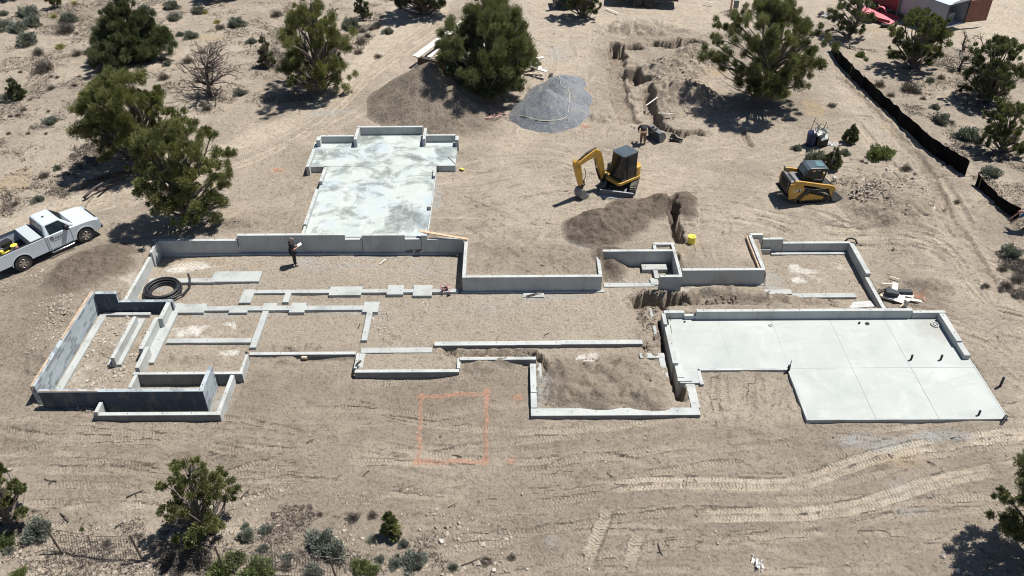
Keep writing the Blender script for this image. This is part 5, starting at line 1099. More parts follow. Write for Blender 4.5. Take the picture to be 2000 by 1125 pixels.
# ---- pickup truck
M['white_paint'] = paint('white_car_paint', (.54, .60, .66), .22, .9, (.5, .47, .42), .12); M['trim'] = simple('black_trim', (.02, .02, .022), .5); M['chrome'] = simple('chrome', (.55, .56, .58), .18, 1.0, var=.05)
M['lamp_red'] = simple('tail_lamp', (.30, .01, .015), .15, var=.1); M['lamp_clear'] = simple('head_lamp', (.45, .52, .58), .1, .3, var=.15); M['bed_grey'] = simple('bed_liner', (.05, .052, .055), .7)
M['tool_yellow'] = simple('tool_yellow', (.75, .60, .08), .5); M['tool_red'] = simple('tool_red', (.30, .02, .03), .5); M['tool_box'] = paint('aluminium_lid', (.42, .47, .50), .35, .1, (.4, .38, .34), .3)
M['cloth_white'] = simple('white_cloth', (.70, .70, .68), .8); M['orange'] = simple('cable_orange', (.55, .24, .06), .6)
def truck():
    pr, pf = on_ground(50, 526, .8), on_ground(171, 471, .8); d = (pf-pr)[:2]; WB = float(np.hypot(*d)); h = math.atan2(d[1], d[0]); side = np.array([-math.sin(h), math.cos(h)])
    o = pr[:2]+side*.86; root = empty('pickup_truck', (o[0], o[1], (pr[2]+pf[2])/2)); root.rotation_euler = (0, -math.atan2(pf[2]-pr[2], WB), h); tag(root, 'white regular cab pickup truck with tools in its open bed, nose to the right', 'pickup truck')
    f = WB; k = f-3.35; wr = .40; ar = .50
    def arch(cx): return arc_pts(cx, .42, ar, 180, 0, 9)
    body = [(1.40, .38)]+[(f-ar-.02, .38)]+[(p[0], max(.38, p[1])) for p in arch(f)][0:]+[(f+ar+.02, .38), (f+.86, .42), (f+.93, .62), (f+.91, .88), (f+.84, 1.02), (f+.66, 1.10), (f+.2, 1.17), (f-.62, 1.22), (f-.75, 1.24), (1.40, 1.26)]
    mb = MB(); mb.prism(body, -.98, .98); b = mb.build('body', M['white_paint'], root, bevel=.06, seg=3)
    # greenhouse
    zb, zt = 1.22, 1.86; xr0, xr1 = 1.42, 1.54; xf0, xf1 = f-.32, f-.95
    mb = MB(); mb.add([(xr0, -.93, zb), (xf0, -.90, zb), (xf0, .90, zb), (xr0, .93, zb), (xr1, -.72, zt), (xf1, -.70, zt), (xf1, .70, zt), (xr1, .72, zt)], [(0, 3, 2, 1), (4, 5, 6, 7), (0, 1, 5, 4), (1, 2, 6, 5), (2, 3, 7, 6), (3, 0, 4, 7)]); cb = mb.build('cab', M['white_paint'], root, bevel=.09, seg=4)
    def quad_on(a, b, c, d_, u0, u1, v0, v1, off):
        a, b, c, d_ = map(Vector, (a, b, c, d_)); nn = (b-a).cross(d_-a).normalized()*off
        def P(u, v): return (a*(1-u)+b*u)*(1-v)+(d_*(1-u)+c*u)*v+nn
        return [P(u0, v0), P(u1, v0), P(u1, v1), P(u0, v1)]
    mb = MB(); mb.add(quad_on((xf0, -.90, zb), (xf0, .90, zb), (xf1, .70, zt), (xf1, -.70, zt), .05, .95, .06, .90, .012), [(0, 1, 2, 3)]); mb.build('windscreen', M['glass'], cb)
    mb = MB(); mb.add(quad_on((xr0, .93, zb), (xr0, -.93, zb), (xr1, -.72, zt), (xr1, .72, zt), .08, .92, .25, .88, .012), [(0, 1, 2, 3)]); mb.build('rear_window', M['glass'], cb)
    for s in (-1, 1):
        a = [(xr0, s*.93, zb), (xf0, s*.90, zb), (xf1, s*.70, zt), (xr1, s*.72, zt)]; q = quad_on(*a, .16, .86, .05, .84, .014 if s < 0 else -.014)
        q = [Vector(v) for v in q]; q[2] = q[2]+(q[1]-q[2])*0; mb = MB(); mb.add(q, [(0, 1, 2, 3)]); mb.build('side_window', M['glass'], cb)
        mb = MB(); mb.box(f-.90, f-.72, s*1.02-.12, s*1.02+.12, 1.22, 1.46); mb.box(f-.84, f-.78, s*.92-.06, s*.92+.06, 1.24, 1.3); mb.build('wing_mirror', M['trim'], root, bevel=.03)
        mb = MB(); y = s*.982; 
        for x in (1.50, f-.66): mb.box(x-.008, x+.008, y-.004, y+.004, .46, 1.24)
        mb.box(1.50, f-.66, y-.004, y+.004, .445, .46); mb.box(1.62, 1.80, y-.02, y+.02, 1.10, 1.14); dr = mb.build('door_seam', M['trim'], root)
        if s < 0:
            mb = MB()
            for i, (x, w_, z, hh) in enumerate(((1.65, .16, .92, .13), (1.86, .10, .97, .12), (1.99, .10, .93, .16), (2.13, .10, .95, .13), (2.26, .05, 1.02, .07), (1.72, .5, .86, .02))): mb.prism([(x, z), (x+w_, z+.02), (x+w_*.9, z+hh), (x+w_*.15, z+hh-.02)] if i < 5 else [(x, z), (x+w_, z), (x+w_, z+hh), (x, z+hh)], -.987, -.984)
            mb.build('door_logo', M['steel'], root)
        mb = MB(); mb.tube([(1.45, s*1.03, .34), (1.55, s*1.08, .33), (f-.75, s*1.08, .33), (f-.65, s*1.03, .34)], .045, 8); mb.build('side_step', M['chrome'], root)
        # bed sides with arch
        bs = [(-1.18, .52), (-.52, .52)]+[(p[0], max(.52, p[1])) for p in arch(0)]+[(.52, .42), (1.37, .42), (1.37, 1.27), (-1.18, 1.27)]; mb = MB(); mb.prism(bs, s*.94-.045, s*.94+.045); mb.build('bed_side', M['white_paint'], root, bevel=.03, seg=3)
        mb = MB(); mb.box(-1.18, 1.37, s*.92-.05, s*.92+.05, 1.272, 1.295); mb.build('bed_rail', M['trim'], root, bevel=.008)
        for x, nm in ((0, 'rear'), (f, 'front')):
            mb = MB(); y = s*.86; mb.cyl((x, y-.13, wr), (x, y+.13, wr), wr, n=28); ty = mb.build('wheel', M['rubber'], root, bevel=.03)
            mb = MB(); yo = y+s*.135; mb.cyl((x, y+s*.05, wr), (x, yo, wr), .235, n=24)
            rm = mb.build('rim', M['trim'], ty); mb = MB()
            for i in range(6):
                a = R(60*i); c_, s_ = math.cos(a), math.sin(a)
                q = [(x+c_*.05-s_*.035, wr+s_*.05+c_*.035), (x+c_*.05+s_*.035, wr+s_*.05-c_*.035), (x+c_*.225+s_*.05, wr+s_*.225-c_*.05), (x+c_*.225-s_*.05, wr+s_*.225+c_*.05)]; mb.prism(q, min(yo, yo+s*.012), max(yo, yo+s*.012))
            mb.cyl((x, yo, wr), (x, yo+s*.02, wr), .07); mb.tube([(x+.232*math.cos(R(15*i)), yo+s*.006, wr+.232*math.sin(R(15*i))) for i in range(25)], .014, 5); mb.build('spoke', M['chrome'], ty)
            mb = MB(); mb.prism([(p[0]*1.0, p[1]) for p in arc_pts(x, .42, ar+.035, 180, 0, 13)]+[(p[0], p[1]) for p in arc_pts(x, .42, ar-.01, 0, 180, 13)], s*.985-.012, s*.985+.012); mb.build('wheel_arch', M['white_paint'], root)
            mb = MB(); mb.cyl((x, s*.5, .42), (x, s*.9, .42), ar-.01, n=20); mb.build('wheel_well', M['trim'], root)
    mb = MB(); mb.box(-1.15, 1.37, -.90, .90, .62, .68); mb.box(-1.2, -1.13, -.90, .90, .62, 1.26); mb.box(1.30, 1.37, -.9, .9, .66, 1.26)
    for s in (-1, 1): mb.box(-.45, .45, s*.78-.11, s*.78+.11, .68, .86)
    mb.build('bed_floor', M['bed_grey'], root, bevel=.01)
    mb = MB(); mb.box(-1.26, -1.19, -.94, .94, .60, 1.27); mb.build('tailgate', M['white_paint'], root, bevel=.02)
    for s in (-1, 1):
        mb = MB(); mb.box(-1.215, -1.14, s*.95-.045, s*.95+.045, .90, 1.16); mb.build('tail_light', M['lamp_red'], root, bevel=.01)
        mb = MB(); mb.box(f+.72, f+.935, s*.80-.17, s*.80+.17, .82, 1.02); mb.build('headlight', M['lamp_clear'], root, bevel=.03)
    mb = MB(); mb.box(f+.80, f+1.02, -.94, .94, .42, .62); mb.build('front_bumper', M['chrome'], root, bevel=.04)
    mb = MB(); mb.box(-1.42, -1.24, -.92, .92, .48, .66); mb.build('rear_bumper', M['chrome'], root, bevel=.03)
    mb = MB(); mb.box(f+.88, f+.95, -.60, .60, .66, 1.0); mb.build('grille', M['trim'], root, bevel=.02)
    mb = MB(); mb.box(1.37, 1.41, -.92, .92, 1.0, 1.3); mb.box(1.9, 2.0, -.04, .04, 1.86, 1.9); mb.box(.9, f-.3, -.8, .8, .36, .45); mb.build('underbody', M['trim'], root)
    # load: separate things resting in the bed
    Mx = Matrix.Translation(root.location)@root.rotation_euler.to_matrix().to_4x4()
    def load(name, label, cat, build, mats, x, y, z, rz=0, bev=.01):
        mb = MB(); build(mb); ob = mb.build(name, mats, None, bevel=bev); p = Mx@Vector((x, y, z)); ob.location = p; ob.rotation_euler = (root.rotation_euler[0], root.rotation_euler[1], h+rz); tag(ob, label, cat)
    load('tool_chest', 'silver grey lidded tool chest across the truck bed behind the cab', 'tool box', lambda m: (m.box(-.28, .28, -.88, .88, 0, .50), m.box(-.30, .30, -.90, .90, .50, .56)), M['tool_box'], 1.0, 0, .78, 0, .015)
    load('compressor', 'black and yellow compressor in the truck bed', 'compressor', lambda m: (m.mat(0).cyl((-.4, 0, .25), (.4, 0, .25), .18), m.mat(1).box(-.5, .3, -.28, -.2, .1, .18), m.mat(1).box(-.5, -.35, -.3, .3, .1, .35), m.mat(0).box(-.2, .3, -.15, .2, .35, .6)), [M['mach_black'], M['tool_yellow']], -.15, .25, .68, .25)
    load('bucket', 'round yellow bucket lid beside the tool chest in the truck bed', 'bucket', lambda m: (m.mat(0).cyl((0, 0, 0), (0, 0, .38), .14, .16, 20), m.mat(1).cyl((0, 0, .38), (0, 0, .41), .17, n=20)), [M['cloth_white'], M['tool_yellow']], .12, -.1, .68)
    load('fuel_can', 'dark red fuel can near the tool chest in the truck bed', 'fuel can', lambda m: (m.box(-.18, .18, -.1, .1, 0, .38), m.tube([(-.1, 0, .38), (-.05, 0, .46), (.05, 0, .46), (.1, 0, .38)], .02, 6)), M['tool_red'], .08, -.55, .68, .3, .03)
    load('tarp_bundle', 'white bundle in the truck bed near the tailgate', 'bundle', lambda m: (m.box(-.25, .25, -.3, .3, 0, .3),), M['cloth_white'], -.75, .45, .68, .4, .1)
    load('hand_tool', 'dark red hand tool with a grey drum in the truck bed', 'tool', lambda m: (m.mat(0).box(-.25, .2, -.06, .06, .05, .14), m.mat(1).cyl((.1, .15, .05), (.1, .15, .3), .13)), [M['tool_red'], M['steel']], -.3, -.5, .68, -.4)
    load('plastic_crate', 'bright yellow crate at the rear corner of the truck bed', 'crate', lambda m: (m.box(-.2, .2, -.15, .15, 0, .03), m.box(-.2, -.17, -.15, .15, .03, .3), m.box(.17, .2, -.15, .15, .03, .3), m.box(-.17, .17, -.15, -.12, .03, .3), m.box(-.17, .17, .12, .15, .03, .3)), M['tool_yellow'], -.95, -.6, .68, .1)
truck()
# ------------------------------------------------------------ things lying and standing on the site
M['paper_grey'] = simple('grey_scrap', (.42, .42, .41), .8, var=.3, scale=6)
M['pink_cloth'] = simple('pink_cloth', (.55, .33, .33), .8, var=.4, scale=8)
M['black_pipe'] = simple('black_corrugated_pipe', (.022, .023, .026), .45, var=.2); M['lumber'] = simple('new_lumber', (.62, .52, .38), .75, var=.18, scale=5); M['lumber_white'] = simple('bleached_lumber', (.66, .63, .57), .75, var=.12, scale=5)
M['lumber_tan'] = simple('tan_board', (.55, .36, .24), .8, var=.2, scale=5); M['grey_board'] = simple('grey_board', (.46, .46, .45), .8, var=.15, scale=5); M['silt'] = simple('black_silt_cloth', (.004, .004, .005), .85, var=.4, scale=2, spec=.1)
M['stake'] = simple('wood_stake', (.30, .22, .15), .85, var=.3); M['rust'] = simple('rusty_post', (.055, .04, .033), .8, var=.4); M['red'] = simple('faded_red', (.55, .16, .19), .6, var=.2, scale=1.5); M['dark_red'] = simple('dark_red', (.16, .02, .03), .6, var=.3)
M['teal'] = simple('green_tarp', (.05, .30, .24), .5, var=.25); M['trailer_grey'] = simple('trailer_side', (.30, .32, .36), .45, var=.08, scale=.8); M['trailer_white'] = simple('trailer_roof', (.62, .68, .74), .35, var=.06, scale=.8); M['ply'] = simple('red_brown_ply', (.20, .085, .06), .6, var=.2)
M['blue_plastic'] = simple('blue_plastic', (.010, .018, .075), .4, var=.2); M['tan_hose'] = simple('tan_hose', (.50, .46, .38), .6); M['pink_hose'] = simple('pink_hose', (.48, .30, .27), .6)
def corr(mb, pts, r):
    mb.tube(pts, r, 8)
def ring(c, r, z, n=40, a0=0, a1=360, sx=1, sy=1, wob=0): return [(c[0]+sx*(r+wob*math.sin(3*R(a)))*math.cos(R(a)), c[1]+sy*r*math.sin(R(a)), z+(a-a0)/360*.0) for a in np.linspace(a0, a1, n)]
c = on_ground(319, 571, 0); mb = MB()
for k, (r_, z_, dx, dy) in enumerate(((.92,.06,0,0),(.82,.06,.05,.02),(.72,.06,-.04,.05),(.90,.17,.02,.03),(.79,.17,-.03,-.02),(.66,.17,.03,0),(.86,.28,-.02,.04),(.60,.07,0,.02),(.74,.28,.02,0))): mb.tube([(x+dx, y+dy, z) for x, y, z in ring((0, 0), r_, z_, 48, 0, 360)], .052, 8)
mb.tube([(.2, -.92, .2), (.75, -.78, .22), (1.15, -.3, .12), (1.27, .35, .08), (1.1, 1.0, .16), (.95, 1.25, .25)], .056, 8)
o = mb.build('pipe_coil', M['black_pipe']); o.location = c; tag(o, 'coil of black corrugated drain pipe on the gravel floor', 'pipe coil')
def tube_obj(name, label, cat, pts, r, mat, group=None, n=8):
    org = np.array(pts[0], float); mb = MB(); mb.tube([np.array(p)-org for p in pts], r, n); o = mb.build(name, M[mat]); o.location = org; tag(o, label, cat, group); return o
A_ = lambda px, py, z: at(px, py, z)
tube_obj('drain_pipe', 'black flexible pipe lying along the low back wall of the sunken room', 'pipe', [A_(238,604,-.2), A_(241,610,-.38), A_(250,611,-.38), A_(268,609,-.35), A_(285,606.5,-.32), A_(305,604.5,-.3), A_(318,603.5,-.2), A_(327,590,.0), A_(323,583,.18)], .055, 'black_pipe')
tube_obj('drain_pipe', 'black plastic pipe leaning at the corner of the porch foundation wall', 'pipe', [A_(686,743,-.3), A_(690,728,-.02), A_(697,712,.2), A_(705,704,.35)], .05, 'black_pipe')
tube_obj('drain_pipe', 'dark bent pipe stub at the wall junction above the porch walls', 'pipe', [A_(487,712,-.1), A_(486,700,.1), A_(483,690,.25), A_(480,688,.27)], .05, 'black_pipe')
tube_obj('drain_pipe', 'black pipe loop half buried behind the right corner of the earth room', 'pipe', [A_(1650,472,.3), A_(1656,466,.38), A_(1664,465,.4), A_(1671,468,.36), A_(1674,476,.25)], .055, 'black_pipe')
tube_obj('drain_pipe', 'black pipe arching under the left end of the blotchy slab', 'pipe', [A_(600,338,.55), A_(606,330,.68), A_(615,328,.72), A_(624,330,.68), A_(629,337,.55)], .04, 'black_pipe')
g = 'pipe stubs of the garage'
for px, py, z, hgt, rr, lab in ((1779,703,.1,.30,.05,'left one of two close pipe stubs in the middle of the right slab bay'),(1837,703,.1,.30,.05,'right one of two pipe stubs in the middle of the right slab bay'),(1911,811,.1,.28,.045,'thin pipe stub near the front edge of the garage slab'),(1952,757,.0,.62,.055,'black pipe standing in the dirt right of the garage slab'),(1678,632,.1,.10,.05,'small dark pipe stub near the back wall of the garage slab'),(1650,621,.1,.30,.06,'pipe stub against the garage back wall right of centre'),(1484,621,.1,.32,.06,'pipe stub against the garage back wall left of centre'),(1497,621,.1,.42,.03,'thin rod beside the left pipe stub at the garage back wall'),(1337,629,.1,.05,.05,'tiny dark pipe end in the garage slab back left corner'),(1539,727,.0,.42,.06,'black pipe at the notch corner of the garage slab'),(1543,716,.1,.36,.018,'thin rod at the notch corner of the garage slab')):
    b = at(px, py, z); tube_obj('pipe_stub', lab, 'pipe', [b-np.array([0, 0, .2]), b+np.array([0, 0, hgt])], rr, 'black_pipe', g, 12)
b = at(1956,826,-.05); mb = MB(); mb.cyl((-.28, -.3, -.05), (.12, .05, .22), .07); mb.cyl((-.15, -.25, -.02), (.06, -.32, -.04), .06); mb.cyl((.05, 0, .2), (.2, .15, .28), .075); o = mb.build('pipe_fitting', M['black_pipe']); o.location = b; tag(o, 'black branched pipe fitting at the front right corner of the garage slab', 'pipe fitting')
mb = MB(); mb.tube(ring((0, 0), .17, 0, 24), .045, 8); mb.cyl((0, 0, -.05), (0, 0, .04), .07); o = mb.build('floor_drain', M['conc_foot']); o.location = at(1826,634,.125); tag(o, 'round rough floor drain in the back right corner of the garage slab', 'drain')
mb = MB(); mb.tube(ring((0, 0), .09, 0, 20), .02, 6); mb.cyl((0, 0, -.03), (0, 0, .03), .055); o = mb.build('pipe_cap', M['black_pipe']); o.location = at(1694,632,.12); o.parent = gs; o.location = o.location-gs.location
mb = MB(); mb.tube(ring((0, 0), .09, 0, 20), .012, 6); mb.cyl((0, 0, -.01), (0, 0, .008), .07); o = mb.build('pipe_cap', M['conc_foot']); o.location = at(1505,635,.12); o.parent = gs; o.location = o.location-gs.location
mb = MB(); mb.cyl((0, 0, 0), (0, 0, .22), .10); mb.cyl((-.12, 0, .0), (.12, 0, .06), .09); o = mb.build('pipe_fitting', M['black_pipe']); o.location = at(256,587,.13); tag(o, 'dark pipe fitting sitting on the low back wall of the sunken room', 'pipe fitting')
# boards
def board(name, label, cat, p0, p1, w, t, mat, group=None, parent=None, roll=0):
    p0, p1 = np.array(p0), np.array(p1); L = np.linalg.norm(p1-p0); mb = MB(); mb.box(-L/2, L/2, -w/2, w/2, -t/2, t/2); o = mb.build(name, M[mat], parent, bevel=.004)
    d = Vector(p1-p0).normalized(); q = d.to_track_quat('X', 'Z'); o.rotation_euler = q.to_euler(); o.location = tuple((p0+p1)/2)
    if label: tag(o, label, cat, group)
    return o
board('long_board', 'long tan plank resting on the end of the long back wall', 'board', at(818,451,1.28), at(914,467,1.02), .16, .04, 'lumber_tan')
board('wood_stick', 'pale stick on the gravel floor right of the standing man', 'stick', at(742,516,.04), at(753,506,.1), .06, .04, 'lumber_white')
board('wood_stick', 'short pale board on the dirt in front of the long trailer', 'stick', at(1183,16,1.1), at(1208,26,1.1), .12, .04, 'lumber_white')
board('wood_stick', 'thin pale stick across the dug up ground left of the forked juniper', 'stick', at(1262,206,1.1), at(1284,190,1.1), .07, .04, 'lumber_white')
board('wood_stick', 'pale horizontal stake lying on the dug up ground', 'stick', at(1286,221,1.1), at(1314,222,1.1), .07, .04, 'lumber_white')
board('wood_stick', 'small pale stake left of the blotchy slab', 'stick', at(581,430,.8), at(594,424,.8), .05, .03, 'lumber_white')
board('wood_stick', 'tan stick at the top edge beside the big forked juniper', 'stick', at(1376,3,1.1), at(1395,7,1.1), .1, .05, 'lumber_white')
for k, (a, b, cz) in enumerate((((864,892),(873,886),0),)): pass
mb = MB(); r_ = np.random.default_rng(14)
for k in range(16): a = np.array([r_.normal()*.15, r_.normal()*.1, .04+.05*r_.random()]); mb.add([a, a+r_.normal(size=3)*.12, a+r_.normal(size=3)*.12, a+r_.normal(size=3)*.1], [(0, 1, 2, 3)])
o = mb.build('rag', M['pink_cloth']); o.location = at(871,565,.18); tag(o, 'small pink and white rag on the end of the upper strip footing', 'rag')
board('wood_stick', 'dark bent stick on the small pad in front of the long wall', 'stick', at(1028,578,.1), at(1058,570,.16), .05, .04, 'deadwood'); board('wood_stick', 'thin dark rod crossing the small pad in front of the long wall', 'stick', at(1030,580,.1), at(1046,574,.14), .04, .03, 'rust')
board('wood_block', 'small pale wood block on the dirt against the porch wall face', 'wood block', at(589,698,-.05), at(600,698,-.05), .14, .12, 'lumber')
board('long_board', 'thin dark board along the top of the garage back wall soil', 'board', at(1300,603,.25), at(1330,600,.25), .1, .04, 'deadwood')
for i_, (a, b, l) in enumerate((((1062,655),(1072,651),'short pale stake on the open gravel floor'), ((960,702),(968,706),'small rod in the soil above the porch wall'), ((1256,676),(1268,684),'thin rod at the right end of the grade beam'), ((700,640),(703,633),'short rod on the cross footing beside the porch'))): board('wood_stick', l, 'stick', at(*a, .08), at(*b, .2), .04, .03, 'rust')
# planks by the right room
st = empty('plank_stack', at(1682,596,.06)); tag(st, 'grey planks laid side by side behind the garage wall', 'planks')
for k in range(4):
    a, b = at(1658+2.5*k,601-3.0*k,.12), at(1707-2*k,597.5-2.6*k,.12); o = board('plank', None, None, a-np.array(st.location), b-np.array(st.location), .13, .05, 'grey_board', parent=st)
# rubble heap right of the right room
base = at(1750,590,.12)
def deb(name, label, cat, px, py, z, size, rot, mat, tilt=0):
    mb = MB(); sx, sy, sz = size; mb.box(-sx/2, sx/2, -sy/2, sy/2, -sz/2, sz/2); o = mb.build(name, M[mat], None, bevel=.01); o.location = at(px, py, z); o.rotation_euler = (R(tilt), R(tilt*.6), R(rot)); tag(o, label, cat, 'building scraps heaped right of the earth room')
M['block_dark'] = simple('dark_block', (.05, .055, .065), .85, var=.3)
deb('foam_block', 'dark upright block in the middle of the scrap heap', 'block', 1741, 574, .28, (.62, .35, .42), -12, 'block_dark', 6)
deb('foam_block', 'dark slab lying right of the block in the scrap heap', 'block', 1764, 571, .24, (.85, .3, .22), -10, 'block_dark', -8)
deb('scrap_board', 'pinkish grey scrap panel on top of the dark block', 'board', 1748, 559, .55, (.30, .5, .03), -20, 'grey_board', 14)
deb('scrap_board', 'white square panel in front of the dark block', 'board', 1757, 583, .2, (.45, .6, .03), -28, 'lumber_white', 5)
deb('scrap_board', 'white panel right of the dark slab', 'board', 1774, 577, .2, (.5, .3, .03), -30, 'lumber_white', -6)
deb('scrap_board', 'pale board along the front of the scrap heap', 'board', 1776, 585, .18, (1.2, .16, .05), -12, 'lumber_white', 3)
deb('scrap_board', 'tan block left of the scrap heap beside the wall', 'board', 1727, 579, .15, (.4, .2, .1), -35, 'lumber', 0)
deb('scrap_board', 'long white plank at the right of the scrap heap', 'board', 1800, 590, .12, (.9, .18, .08), -24, 'lumber_white', 2)
deb('scrap_board', 'tan strip curving behind the white plank', 'board', 1788, 580, .16, (1.0, .10, .04), -48, 'lumber', 4)
deb('scrap_board', 'narrow strip pointing left out of the scrap heap', 'board', 1738, 554, .42, (.8, .07, .03), 0, 'lumber_white', 3)
deb('scrap_board', 'dark stick leaning left out of the scrap heap', 'board', 1726, 565, .22, (.8, .07, .05), 25, 'deadwood', 0)
deb('scrap_board', 'white post standing behind the garage back wall', 'board', 1770, 594, .25, (.16, .12, .5), 5, 'lumber_white', 4)
deb('scrap_board', 'thin pole slanting over the garage back wall', 'board', 1767, 592, .3, (1.0, .04, .04), 42, 'lumber', 8)
deb('scrap_board', 'tan splinter above the scrap heap', 'board', 1748, 543, .3, (.5, .07, .04), -28, 'lumber', 4)
deb('scrap_board', 'grey block at the front left of the scrap heap', 'board', 1740, 583, .14, (.4, .2, .1), -20, 'grey_board', 4)
# lumber stack under the big juniper
ls = empty('lumber_stack', on_ground(850, 128, .95)); tag(ls, 'stack of long bleached boards under the left side of the largest juniper', 'lumber stack'); L0 = np.array(ls.location)
z = 1.75
for k, (a, b, dz, w_) in enumerate((((809,110),(905,40),.0,.26),((815,112),(900,50),.02,.22),((826,103),(905,48),-.06,.2),((837,112),(900,66),-.1,.3),((852,112),(930,60),-.12,.45),((868,116),(950,66),-.14,.5),((890,124),(960,80),-.15,.5))):
    board('board', None, None, at(*a, z+dz)-L0, at(*b, z+dz)-L0, w_, .09, 'lumber_white' if k != 4 else 'lumber', parent=ls)
for (a, b) in (((818,118),(880,132)), ((850,92),(912,106)), ((880,70),(940,84))): board('bearer', None, None, at(*a, 1.35)-L0, at(*b, 1.35)-L0, .3, .62, 'rust', parent=ls)
ls = empty('lumber_stack', on_ground(1010, 150, .95)); tag(ls, 'white boards glimpsed through the right side of the largest juniper', 'lumber stack'); L0 = np.array(ls.location)
for k, (a, b) in enumerate((((960,128),(1062,112)), ((955,134),(1050,124)), ((970,124),(1058,132)), ((1000,118),(1068,140)), ((985,92),(1012,60)))): board('board', None, None, at(*a, 1.3+.06*k)-L0, at(*b, 1.3+.05*k)-L0, .3, .07, 'lumber_white', parent=ls)
for (a, b) in (((975,136),(985,120)), ((1040,134),(1048,118))): board('bearer', None, None, at(*a, 1.05)-L0, at(*b, 1.05)-L0, .2, .3, 'rust', parent=ls)
# green tub at the foot of the big juniper
mb = MB(); mb.cyl((0, 0, 0), (0, 0, .5), .3, .38, 20, caps=False); mb.cyl((0, 0, .02), (0, 0, .05), .3, n=20); mb.tube(ring((0, 0), .38, .5, 24), .03, 6); o = mb.build('plastic_tub', M['teal']); o.location = on_ground(881,142,1.)+np.array([0, -.3, .25]); o.rotation_euler = (R(55), 0, R(20)); tag(o, 'green plastic tub lying under the edge of the largest juniper', 'tub')
# hoses
def on_pile(px, py, hf, base_z=.95, up=.03):
    zz = base_z+.3
    for _ in range(14): p = at(px, py, zz); zz = .4*zz+.6*hf(p[0], p[1])
    p = at(px, py, zz); return np.array([p[0], p[1], zz+up])
hp = [on_pile(a, b, hp_grav, up=.07) for a, b in [(985,232),(1000,231),(1022,229),(1040,234),(1062,238),(1085,237),(1103,233),(1110,220),(1112,200),(1111,182),(1106,172),(1095,168),(1085,160)]]
hl = smooth_line([(p[0], p[1]) for p in hp], .25); zi = np.interp(np.linspace(0, 1, len(hl)), seglen(np.array(hp))/seglen(np.array(hp))[-1], [p[2] for p in hp])
hl = [np.array([p[0], p[1], hp_grav(p[0], p[1])+.08]) for p in hl]; tube_obj('hose', 'pale hose looping over the gravel pile', 'hose', hl, .022, 'tan_hose', n=6)
mb = MB(); r_ = random.Random(3); c = on_ground(955, 236, .95)
for k in range(5): mb.tube([(x+r_.uniform(-.05, .05), y*.9, .08+.03*math.sin(x*5)) for x, y, z in ring((r_.uniform(-.25, .25), r_.uniform(-.15, .15)), r_.uniform(.4, .75), 0, 22)], .022, 5)
mb.tube([(.4, .1, .05), (1.0, .25, .05), (1.6, .05, .05)], .022, 5)
o = mb.build('hose_coil', M['pink_hose']); o.location = (c[0], c[1], hp_sand(c[0], c[1])+.02); tag(o, 'loose coil of pinkish hose between the sand pile and the gravel pile', 'hose')
# small tools
def grp(name, label, cat, loc, rz=0): r_ = empty(name, loc, rz); tag(r_, label, cat); return r_
sv = grp('shovel', 'shovel lying across the right edge of the blotchy slab', 'shovel', at(890,318,1.0)); o0 = np.array(sv.location)
mb = MB(); mb.cyl(at(876,305,1.0)-o0, at(891,320,1.02)-o0, .022); mb.build('handle', M['lumber'], sv); mb = MB(); mb.prism([(-.12, -.16), (.12, -.16), (.12, .08), (.04, .14), (-.04, .14), (-.12, .08)], 0, .02, 'z'); b_ = mb.build('blade', M['tool_yellow'], sv, bevel=.005); b_.location = tuple(on_ground(902,332,.6)+np.array([0, 0, .08])-o0); b_.rotation_euler = (0, R(20), R(40))
tk = grp('water_tank', 'bright yellow drum standing by the short trench', 'drum', on_ground(1350,474,.85)); mb = MB(); mb.cyl((0, 0, .0), (0, 0, .42), .22, n=20); mb.build('drum', M['tool_yellow'], tk, bevel=.03); mb = MB(); mb.cyl((.08, 0, .42), (.08, 0, .47), .05); mb.build('cap', M['tool_yellow'], tk)
br = grp('trash_barrel', 'blue barrel overflowing with white scrap beside the grey bushes', 'barrel', on_ground(1590,283,.9)); mb = MB(); mb.cyl((-.25, 0, 0), (-.25, 0, .9), .30, .32, 20); mb.build('barrel', M['blue_plastic'], br, bevel=.02)
mb = MB(); mb.box(.05, .75, -.3, .3, .0, .62); mb.build('dark_bin', M['mach_black'], br, bevel=.03)
r_ = np.random.default_rng(8); mb = MB()
for k in range(22):
    a = np.array([r_.uniform(-.3, .8), r_.uniform(-.25, .3), r_.uniform(.65, 1.05)]); d = r_.normal(size=3)*.28; mb.add([a, a+d, a+d+r_.normal(size=3)*.2, a+r_.normal(size=3)*.2], [(0, 1, 2, 3)])
mb.build('scrap_sheet', M['paper_grey'], br)
mb = MB(); mb.cyl((-.45, .1, .6), (-.15, .35, 1.75), .02); mb.cyl((.35, .1, .7), (.55, .2, 1.5), .025); mb.cyl((-.3, 0, .8), (.25, .2, 1.4), .02); mb.build('rod', M['rust'], br)
mb = MB()
for k in range(30):
    a = np.array([r_.uniform(-.8, .8), r_.uniform(-.35, .35), .05]); d = np.array([r_.uniform(.1, .35), r_.normal()*.08, .06*r_.random()]); mb.add([a, a+d, a+d+[0, .07, .02], a+[0, .07, .05]], [(0, 1, 2, 3)])
o = mb.build('paper_scraps', M['paper_grey']); o.location = on_ground(1620,283,.9); tag(o, 'pale scraps spilled right of the blue barrel', 'litter')
